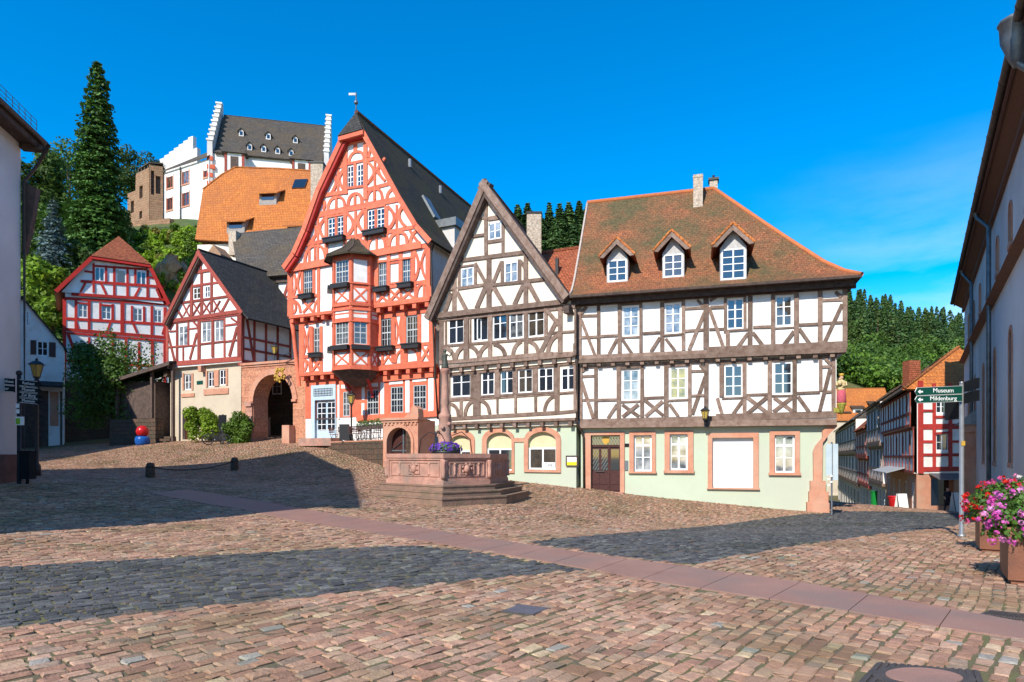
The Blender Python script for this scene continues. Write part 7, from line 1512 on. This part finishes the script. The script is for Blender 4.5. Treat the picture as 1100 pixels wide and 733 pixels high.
    tb = thing('cafe_table', 'small round cafe table on the terrace in front of the coral house', 'table', (0, 0, 0), 'tables on the cafe terrace'); b = MB(); b.lathe((0, 0, .7), [(.34, 0), (.35, .015), (.35, .03)], 18); b.build('table_top', m_winwhite, tb); b = MB(); b.tube([(0, 0, .03), (0, 0, .7)], .03, 8); b.lathe((0, 0, 0), [(.24, 0), (.24, .02), (.04, .05)], 14); b.build('pedestal', m_iron, tb)
    first = [True, True]
    for px, Y in ((366, 39.9), (376, 38.9), (388, 38.0), (398, 37.2)):
        x, y = q(px, Y)
        if first[0]: tb.location = (x, y, top); ORG[tb] = Vector((x, y, top)); first[0] = False
        else: copy_tree(tb, loc=(x, y, top))
        for k, an in enumerate((2.6, 5.5)):
            cx, cy = x+.62*math.cos(an), y+.62*math.sin(an)
            if first[1]: ch.location = (cx, cy, top); ch.rotation_euler = (0, 0, an-math.pi/2); ORG[ch] = Vector((cx, cy, top)); first[1] = False
            else: copy_tree(ch, loc=(cx, cy, top), rz=an-math.pi/2)
    # street lantern on the terrace
    x, y = q(377.5, 38.6); ld = thing('street_lantern', 'old street lantern on a slim post on the terrace in front of the coral house', 'street lantern', (x, y, top)); zb_ = EYE+(490-434)/F*38.6
    wall_lantern(ld, (x, y, zb_), None, .72); b = MB(); b.lathe((x, y, top), [(.1, 0), (.1, .3), (.055, .4), (.045, zb_-top-.15), (.08, zb_-top-.08), (.05, zb_-top)], 8); b.build('post', m_iron, ld)
    b = MB(); x, y = q(370, 38.3); b.box(x-.3, x+.3, y-.04, y+.04, top+.05, top+1.0); b.tube([(x-.25, y+.3, top), (x-.25, y, top+1)], .02, 4); b.tube([(x+.25, y+.3, top), (x+.25, y, top+1)], .02, 4); bo = b.build('menu_board', m_iron); tag(bo, 'small black standing menu board on the cafe terrace beside the lantern', 'menu board')
portal()
# ---------------------------------------------------------------- things on the square
def ground_at(px, Y): x, y = pxY(px, Y); return Vector((x, y, gz1(x, y)))
def signpost_right():
    p = ground_at(1033, 15.5); R = thing('signpost', 'grey steel signpost carrying green Museum and Mildenburg arrow signs before the church', 'signpost', p); b = MB(); zt = EYE+(490-412)/F*15.5; b.tube([p-Vector((0, 0, .3)), (p.x, p.y, zt)], .05, 12); b.lathe((p.x, p.y, zt), [(.055, 0), (.05, .03), (.01, .05)], 12); b.lathe((p.x, p.y, p.z), [(.09, 0), (.09, .06), (.055, .08)], 12); b.build('pole', m_steel, R)
    for k, (yt, yb, s) in enumerate(((417, 425.5, 'Museum'), (426, 433.5, 'Mildenburg'))):
        z1, z0 = EYE+(490-yt)/F*15.5, EYE+(490-yb)/F*15.5; xl = (981-CX)/F*15.5; d = .08; sl = .05
        fa = Fac((xl, p.y-.06), (p.x-.05, p.y-.09)); b = MB(); L = fa.L; r = (z1-z0)/2; zm = (z0+z1)/2
        b.fpoly(fa, [(0.0, zm), (.05, z0), (L, z0+.04), (L, z1+.04), (.05, z1)], -.02, .0); a = b.build('sign_arm', m_signgreen, R)
        b = MB()
        for (u0, za, u1, zb) in ((.05, z1, L, z1+.04), (.05, z0, L, z0+.04), (0, zm, .05, z1), (0, zm, .05, z0)): b.tube([fa.P(u0, za, .003), fa.P(u1, zb, .003)], .008, 4)
        b.fpoly(fa, [(.07, zm), (.13, zm+.05), (.13, zm+.018), (.19, zm+.018), (.19, zm-.018), (.13, zm-.018), (.13, zm-.05)], .0, .006); b.build('arrow_and_rim', m_signwhite, a)
        text(a, s, fa.P(L*.60, zm+.025, .006), (math.pi/2, 0, math.atan2(fa.d.y, fa.d.x)), .145 if s == 'Museum' else .14, m_signwhite)
    b = MB(); z1, z0 = EYE+(490-410)/F*15.5, EYE+(490-434)/F*15.5
    b.obox((p.x+.02, p.y-.03, z0), (-.28, -.9, 0), (.02, 0, 0), (0, 0, (z1-z0)*.45)); b.obox((p.x+.02, p.y-.03, z0+(z1-z0)*.52), (-.28, -.9, 0), (.02, 0, 0), (0, 0, (z1-z0)*.45)); b.build('edge_on_signs', m_signdark, R)
    b = MB(); b.obox((p.x+.05, p.y, z0-.35), (.15, .9, 0), (.02, 0, 0), (0, 0, .55)); b.build('rear_sign', m_signdark, R)
    b = MB(); b.box(p.x-.045, p.x+.045, p.y-.06, p.y-.052, 1.95, 2.06); b.build('sticker', m_goldp, R)
signpost_right()
def planter(px, Y, w, h, label, cols, top, spread, n, white=False):
    p = ground_at(px, Y); R = thing('flower_planter', label, 'planter', p); b = MB(); x, y, z = p; hw = w/2; an = -.55
    d1 = Vector((math.cos(an), math.sin(an), 0))*w; d2 = Vector((-math.sin(an), math.cos(an), 0))*w; o = p-d1/2-d2/2
    b.obox(o+Vector((0, 0, .06)), d1, d2, (0, 0, h-.1)); b.build('box', bpy.data.materials.get('rusty_steel') or M('rusty_steel', (.20, .075, .038), (.13, .052, .03), scale=2.5, rough=.55, bump=.2, c3=(.26, .12, .07), s3=1.5), R)
    b = MB(); b.obox(o-(d1+d2)*.012+Vector((0, 0, h-.05)), d1*1.024, d2*1.024, (0, 0, .05)); b.obox(o+(d1+d2)*.04, d1*.92, d2*.92, (0, 0, .06)); b.build('rim', bpy.data.materials['rusty_steel'], R)
    # leaves and blossoms: a mound that hangs over the rim
    k = n; d = RNG.normal(size=(k, 3)); d /= np.linalg.norm(d, axis=1, keepdims=True); d[:, 2] = np.abs(d[:, 2])*1.0-.35*(RNG.random(k) < .45); C = np.array((x, y, z+h))+d*np.array((hw*spread, hw*spread, top))*RNG.uniform(.55, 1.0, (k, 1))
    leafmesh('leaves', C, d+RNG.normal(0, .5, (k, 3)), RNG.uniform(.022, .045, k), greens(k, (.055, .12, .02), .35), m_leaf, R, asp=.85)
    m = int(n*.034); H = RNG.normal(size=(m, 3)); H /= np.linalg.norm(H, axis=1, keepdims=True); H[:, 2] = np.abs(H[:, 2])-.4*(RNG.random(m) < .5); hc = np.array((x, y, z+h))+H*np.array((hw*spread*1.05, hw*spread*1.05, top*1.05))*RNG.uniform(.85, 1.06, (m, 1))
    pc = []; pn = []; pcol = []
    for c in hc:
        q = RNG.normal(size=(16, 3)); q /= np.linalg.norm(q, axis=1, keepdims=True); rad = RNG.uniform(.03, .055); pc.append(c+q*rad); pn.append(q+RNG.normal(0, .3, (16, 3))); col = np.array(cols[RNG.integers(len(cols))]); pcol.append(np.clip(col*RNG.uniform(.75, 1.2, (16, 1)), 0, 1))
    pc = np.concatenate(pc); leafmesh('blossoms', pc, np.concatenate(pn), RNG.uniform(.017, .03, len(pc)), np.concatenate(pcol), m_petal, R, asp=.85)
planter(1122, 9.2, .93, .80, 'rust-brown steel planter overflowing with pink geraniums at the right edge', [(.62, .10, .40), (.68, .16, .48), (.55, .05, .32), (.72, .28, .52)], .55, 1.6, 6200)
planter(1082, 12.6, .95, .78, 'rust-brown steel planter with red geraniums just behind the pink one', [(.62, .015, .012), (.70, .03, .02), (.66, .10, .30), (.60, .02, .05)], .60, 1.45, 5200)
planter(1095, 16.2, .95, .78, 'steel planter with white flowers, farthest of the three before the church', [(.80, .78, .74), (.75, .70, .70), (.7, .25, .45)], .72, 1.25, 4200)
def signpost_left():
    p = ground_at(20.5, 20.2); R = thing('signpost', 'black signpost with white-lettered arrow signs in the shade beside the left house', 'signpost', p); Y = p.y; Hh = lambda y: EYE+(490-y)/F*Y
    b = MB(); b.tube([p-Vector((0, 0, .3)), (p.x, p.y, Hh(402))], .06, 10); b.ball((p.x, p.y, Hh(401)), .09, n=6); b.build('pole', m_iron, R)
    for side, yt, yb, s in ((-1, 405, 412.5, 'Altes Rathaus'), (-1, 413, 420, 'Theater'), (1, 408, 415, 'Rathaus'), (1, 415.5, 421, 'Museum'), (1, 421.5, 427, 'Zur Burg'), (1, 427.5, 433, 'Museum')):
        z1, z0 = Hh(yt), Hh(yb); zm = (z0+z1)/2; L = .75 if side < 0 else .64
        fa = Fac((p.x-.06-L, p.y-.12), (p.x-.06, p.y-.1)) if side < 0 else Fac((p.x+.06, p.y-.1), (p.x+.06+L, p.y-.12)); t = -.06 if side > 0 else -.06
        sk = lambda u: t*u/L; tip = [(L, z0+sk(L)), (L+.1, zm+sk(L)), (L, z1+sk(L))] if side > 0 else [(L, z0+sk(L)), (L, z1+sk(L))]; tail = [(0, z1), (0, z0)] if side > 0 else [(0, z1), (-.1, zm), (0, z0)]
        b = MB(); b.fpoly(fa, tail+tip, -.025, 0); a = b.build('sign_arm', m_signdark, R); an = math.atan(t/L); text(a, s, fa.P(L*.5, zm+sk(L*.5), .004), (math.pi/2, -an, math.atan2(fa.d.y, fa.d.x)), .125, m_signwhite)
        b = MB()
        for za in (z0+.012, z1-.012): b.tube([fa.P(0.03, za, .003), fa.P(L-.03, za+sk(L), .003)], .006, 4)
        b.build('sign_rim', m_signwhite, a)
    b = MB(); b.box(p.x-.05, p.x+.22, p.y-.09, p.y-.075, Hh(457), Hh(448)); s = b.build('notice', m_signwhite, R); b = MB(); b.box(p.x-.03, p.x+.1, p.y-.095, p.y-.09, Hh(456), Hh(449.5)); b.build('green_print', M('notice_green', (.25, .45, .03), rough=.6), s)
    for y in (436, 442): b = MB(); b.box(p.x-.05, p.x+.06, p.y-.08, p.y-.066, Hh(y+2.5), Hh(y-2)); b.build('sticker', m_signwhite, R)
    b = MB(); q = ground_at(29.5, 20.3); b.box(q.x-.17, q.x+.17, q.y-.15, q.y+.15, q.z+.15, q.z+1.0); b.box(q.x-.19, q.x+.19, q.y-.17, q.y+.17, q.z+1.0, q.z+1.05); b.box(q.x-.03, q.x+.03, q.y-.03, q.y+.03, q.z-.1, q.z+.15); bn = b.build('waste_bin', m_signdark); tag(bn, 'dark square waste bin standing beside the black signpost', 'waste bin')
    p = ground_at(39.5, 26); R = thing('street_lantern', 'amber-glass street lantern on a black post behind the black signpost on the left', 'street lantern', p); zb = EYE+(490-406)/F*26; wall_lantern(R, (p.x, p.y, zb), None, .72); b = MB(); b.lathe(p, [(.14, -.2), (.14, .4), (.07, .55), (.05, zb-p.z-.2), (.1, zb-p.z-.1), (.05, zb-p.z)], 10); b.build('post', m_iron, R)
signpost_left()
def bollards():
    pr = None; pts = []
    for px, Y in ((161.5, 29), (252, 33.5)):
        p = ground_at(px, Y); pts.append(p)
        if pr is None:
            pr = thing('stone_bollard', 'squat dark stone bollard linked by an iron chain in the shaded part of the square', 'bollard', p, 'chained stone bollards in the shade'); b = MB(); b.lathe(p, [(.2, -.2), (.2, .25), (.17, .58), (.13, .66), (.02, .68)], 10); b.build('stone', m_dkstone, pr); b = MB(); b.lathe(p+Vector((0, 0, .46)), [(.195, 0), (.2, .02), (.195, .05)], 10); b.build('iron_ring', m_iron, pr)
        else: copy_tree(pr, loc=p)
    b = MB()
    for a, e in ((pts[0], pts[1]),):
        q = []
        for i in range(25): t = i/24; s = a.lerp(e, t)+Vector((0, 0, .48-1.1*t*(1-t))); s.z = max(s.z, gz1(s.x, s.y)+.04); q.append(s)
        b.tube(q, .028, 5)
    o = b.build('iron_chain', m_iron); tag(o, 'iron chain hanging between the stone bollards in the shade', 'chain')
bollards()
def bicycle(p, an):
    R = thing('bicycle', 'black bicycle parked in front of the tall green shrub', 'bicycle', p); ca, sa = math.cos(an), math.sin(an); q = lambda x, z, y=0: Vector((p.x+x*ca-y*sa, p.y+x*sa+y*ca, p.z+z))
    for x in (-.53, .53):
        b = MB(); b.tube([q(x+.34*math.cos(t), .36+.34*math.sin(t)) for t in np.linspace(0, 6.283, 25)], .04, 6, caps=False); w = b.build('wheel', m_iron, R); b = MB()
        for k in range(10): t = k*.628; b.tube([q(x, .36), q(x+.33*math.cos(t), .36+.33*math.sin(t))], .004, 3)
        b.build('spokes', m_steel, w)
    b = MB()
    for a, e in (((-.53, .36), (-.2, .82)), ((-.53, .36), (-.08, .33)), ((-.08, .33), (-.22, .88)), ((-.08, .33), (.36, .78)), ((-.2, .8), (.34, .85)), ((.53, .36), (.34, .98))): b.tube([q(*a), q(*e)], .028, 6)
    b.build('frame', m_iron, R); b = MB(); b.tube([q(.34, .97), q(.32, 1.05), q(.30, 1.06, .26)], .014, 5); b.tube([q(.32, 1.05), q(.30, 1.06, -.26)], .014, 5); b.build('handlebar', m_steel, R); b = MB(); b.ball(q(-.24, .93), .1, n=6, sx=1.4, sz=.45); b.build('saddle', m_iron, R); b = MB(); b.lathe(q(-.08, .33), [(.07, -.02), (.09, 0), (.07, .02)], 8); b.build('crank', m_steel, R)
bicycle(ground_at(232.5, 43.2), .25)
def small_things():
    p = ground_at(239.5, 43.7); R = thing('notice_board', 'narrow dark notice board on a post beside the bicycle', 'notice board', p); b = MB(); b.box(p.x-.04, p.x+.04, p.y-.03, p.y+.03, p.z-.2, p.z+2.0); b.build('post', m_iron, R); b = MB(); b.box(p.x-.26, p.x+.26, p.y-.08, p.y-.03, p.z+.95, p.z+1.95); b.build('board', m_signdark, R)
    p = ground_at(153, 46.5); R = thing('ball_figure', 'big red ball sitting in a blue bowl-shaped base beside the shed steps', 'sculpture', p); b = MB(); b.lathe(p, [(.36, -.1), (.48, .15), (.5, .45), (.42, .62)], 16); b.build('blue_base', M('blue_gloss_paint', (.01, .08, .32), rough=.3), R); b = MB(); b.ball(p+Vector((0, 0, .98)), .43, n=12); b.build('red_ball', M('red_gloss_paint', (.45, .01, .012), rough=.3), R)
    # saint on the corner of the long house
    f = facA; u, z = f.uv(904.5, 433, .45); c = f.P(u, z, .35); S_ = MB(); k = (433-403)/F*28.4/1.3
    S_.lathe(c, [(.18*k, 0), (.21*k, .05*k), (.2*k, .3*k), (.16*k, .6*k)], 12, 0, True, 0, 1, .8); S_.lathe(c+Vector((0, 0, .55*k)), [(.165*k, 0), (.17*k, .12*k), (.13*k, .25*k), (.19*k, .38*k), (.16*k, .46*k), (.05*k, .52*k), (.045*k, .56*k)], 12, 1, True, 0, 1, .75)
    S_.ball(c+Vector((0, 0, 1.17*k)), .082*k, 2, 8, sz=1.2); S_.lathe(c+Vector((0, 0, 1.23*k)), [(.085*k, 0), (.09*k, .04*k), (.11*k, .12*k), (.02*k, .13*k)], 10, 3)
    n = f.n3; S_.tube([c+Vector((0, 0, .98*k))+f.d3*.17*k, c+Vector((0, 0, .78*k))+f.d3*.2*k+n*.1*k, c+Vector((0, 0, .8*k))+n*.22*k], [.05*k, .045*k, .03*k], 6, 1); S_.tube([c+Vector((0, 0, .98*k))-f.d3*.17*k, c+Vector((0, 0, .8*k))-f.d3*.22*k+n*.08*k, c+Vector((0, 0, .84*k))-f.d3*.08*k+n*.2*k], [.05*k, .045*k, .03*k], 6, 1)
    S_.ball(c+Vector((0, 0, .92*k))-f.d3*.1*k+n*.17*k, .1*k, 1, 7, sz=1.3); S_.ball(c+Vector((0, 0, 1.09*k))-f.d3*.1*k+n*.17*k, .055*k, 2, 7)
    st = S_.build('statue', [M('rose_paint', (.50, .10, .13), (.38, .07, .10), scale=8), M('cream_gilt_paint', (.62, .50, .28), (.5, .38, .18), scale=8), m_skin, m_goldp]); tag(st, 'painted statue of a crowned woman holding a child on the long white house corner', 'statue')
    b = MB(); b.lathe(c-Vector((0, 0, .5)), [(.03, 0), (.09, .15), (.14, .3), (.17, .42), (.2, .5)], 10); b.obox(c-f.d3*.3-f.n3*.15-Vector((0, 0, .4)), f.d3*.3, f.n3*.15, (0, 0, .2)); o = b.build('statue_corbel', M('green_gilt_corbel', (.10, .16, .03), (.45, .33, .05), scale=9)); tag(o, 'green and gold corbel under the painted statue on the house corner', 'corbel')
    # information panel by the buttress
    p = ground_at(893.5, 26.8); R = thing('information_panel', 'pale blue-grey double panel on a thin post beside the stone buttress', 'sign', p); b = MB(); Hh = lambda y: EYE+(490-y)/F*26.8; b.tube([p-Vector((0, 0, .2)), (p.x, p.y, Hh(475))], .035, 8); b.build('post', m_zinc, R)
    mp = M('pale_panel', (.52, .60, .64), (.44, .53, .58), scale=3, rough=.35); b = MB(); b.box(p.x-.26, p.x-.02, p.y-.05, p.y-.02, Hh(511), Hh(477)); b.box(p.x+.03, p.x+.24, p.y-.05, p.y-.02, Hh(516), Hh(477)); b.build('panel', mp, R)
    b = MB()
    for k in range(4): b.box(p.x-.2+.1*(k % 2), p.x-.1+.1*(k % 2), p.y-.06, p.y-.05, Hh(522-k*3.2), Hh(520-k*3.2))
    b.build('pictograms', m_signwhite, R)
    # street furniture down the side street
    for px, Y, w, h, m, lab in ((968.5, 43.5, .66, 1.05, m_signwhite, 'white A-board on the pavement outside the side street shops'), (1029, 36, .62, 1.1, m_signwhite, 'white A-board standing beside the grey signpost by the church')):
        p = ground_at(px, Y); R = thing('a_board', lab, 'A-board', p); fr = bpy.data.materials.get('board_frame') or M('board_frame', (.05, .05, .05), rough=.5)
        for s in (-1, 1):
            b = MB(); b.prism([p+Vector((-w/2, s*.28, 0)), p+Vector((w/2, s*.28, 0)), p+Vector((w/2, s*.03, h)), p+Vector((-w/2, s*.03, h))], (0, s*.02, 0)); pn = b.build('panel', m, R)
        b = MB(); b.tube([p+Vector((-w/2, -.3, 0)), p+Vector((-w/2, -.04, h)), p+Vector((w/2, -.04, h)), p+Vector((w/2, -.3, 0))], .022, 5); b.build('frame', fr, R)
    p = ground_at(961.5, 45.5); b = MB(); b.lathe(p, [(.3, 0), (.36, .1), (.42, .8), (.45, .9)], 14); b.lathe(p+Vector((0, 0, .9)), [(.47, 0), (.47, .06), (.1, .1)], 14); o = b.build('red_bin', M('red_plastic', (.5, .012, .015), rough=.4)); tag(o, 'round red bin outside the side street shop', 'bin')
    p = ground_at(939, 60); b = MB(); b.box(p.x-.22, p.x+.22, p.y-.15, p.y+.15, p.z, p.z+1.7); b.box(p.x-.26, p.x+.26, p.y-.19, p.y+.19, p.z+1.7, p.z+1.8); o = b.build('green_column', M('green_gloss', (.01, .22, .04), rough=.4)); tag(o, 'bright green advertising column in the side street', 'column')
small_things()
def pedestrian(px, Y, label, shirt, trousers, lean=0.0, step=.18):
    p = ground_at(px, Y); x, y, z = p
    J = [((0, 0, .92), .15), ((0, 0, 1.15), .15), ((0, 0, 1.38), .175), ((0, 0, 1.50), .06), ((0, -.02, 1.62), .10), ((0, 0, 1.72), .095),
         ((.10, 0, .88), .10), ((.11, -step*.5, .48), .075), ((.11, -step*.2+.05, .08), .05), ((.11, -step*.2-.12, .03), .04),
         ((-.10, 0, .88), .10), ((-.11, step*.4, .48), .075), ((-.11, step, .10), .05), ((-.11, step-.16, .04), .04),
         ((.20, 0, 1.40), .07), ((.25, .05, 1.13), .05), ((.24, -.08, .90), .038), ((-.20, 0, 1.40), .07), ((-.25, -.02, 1.13), .05), ((-.24, -.14, .92), .038)]
    E = [(0,1),(1,2),(2,3),(3,4),(4,5),(0,6),(6,7),(7,8),(8,9),(0,10),(10,11),(11,12),(12,13),(2,14),(14,15),(15,16),(2,17),(17,18),(18,19)]
    me = bpy.data.meshes.new('person'); me.from_pydata([j[0] for j in J], E, []); o = bpy.data.objects.new('person', me); COL.objects.link(o); o.location = p; ORG[o] = p
    md = o.modifiers.new('skin', 'SKIN'); 
    for i, s in enumerate(me.skin_vertices[0].data): s.radius = (J[i][1]*.8 if i not in (4, 5) else J[i][1],)*2; s.use_root = (i == 0)
    ss = o.modifiers.new('sub', 'SUBSURF'); ss.levels = 2; ss.render_levels = 2
    bpy.context.view_layer.update(); ev = o.evaluated_get(bpy.context.evaluated_depsgraph_get()); nm = bpy.data.meshes.new_from_object(ev); o.modifiers.clear(); o.data = nm
    nm.materials.clear(); ms = [m_skin, M('shirt', shirt, rough=.8), M('trousers', trousers, rough=.8), M('dark_hair', (.03, .02, .015), rough=.7)]
    for m in ms: nm.materials.append(m)
    for f in nm.polygons:
        c = f.center; f.use_smooth = True; f.material_index = 0
        if c.z < .95: f.material_index = 2
        if .93 < c.z < 1.48: f.material_index = 1
        if abs(c.x) > .2 and c.z < 1.12: f.material_index = 0
        if c.z > 1.68 or (c.z > 1.56 and c.y > .04): f.material_index = 3
    tag(o, label, 'person')
pedestrian(1018, 43, 'person in dark clothes standing outside the corner shop in the side street', (.02, .02, .025), (.02, .02, .03))
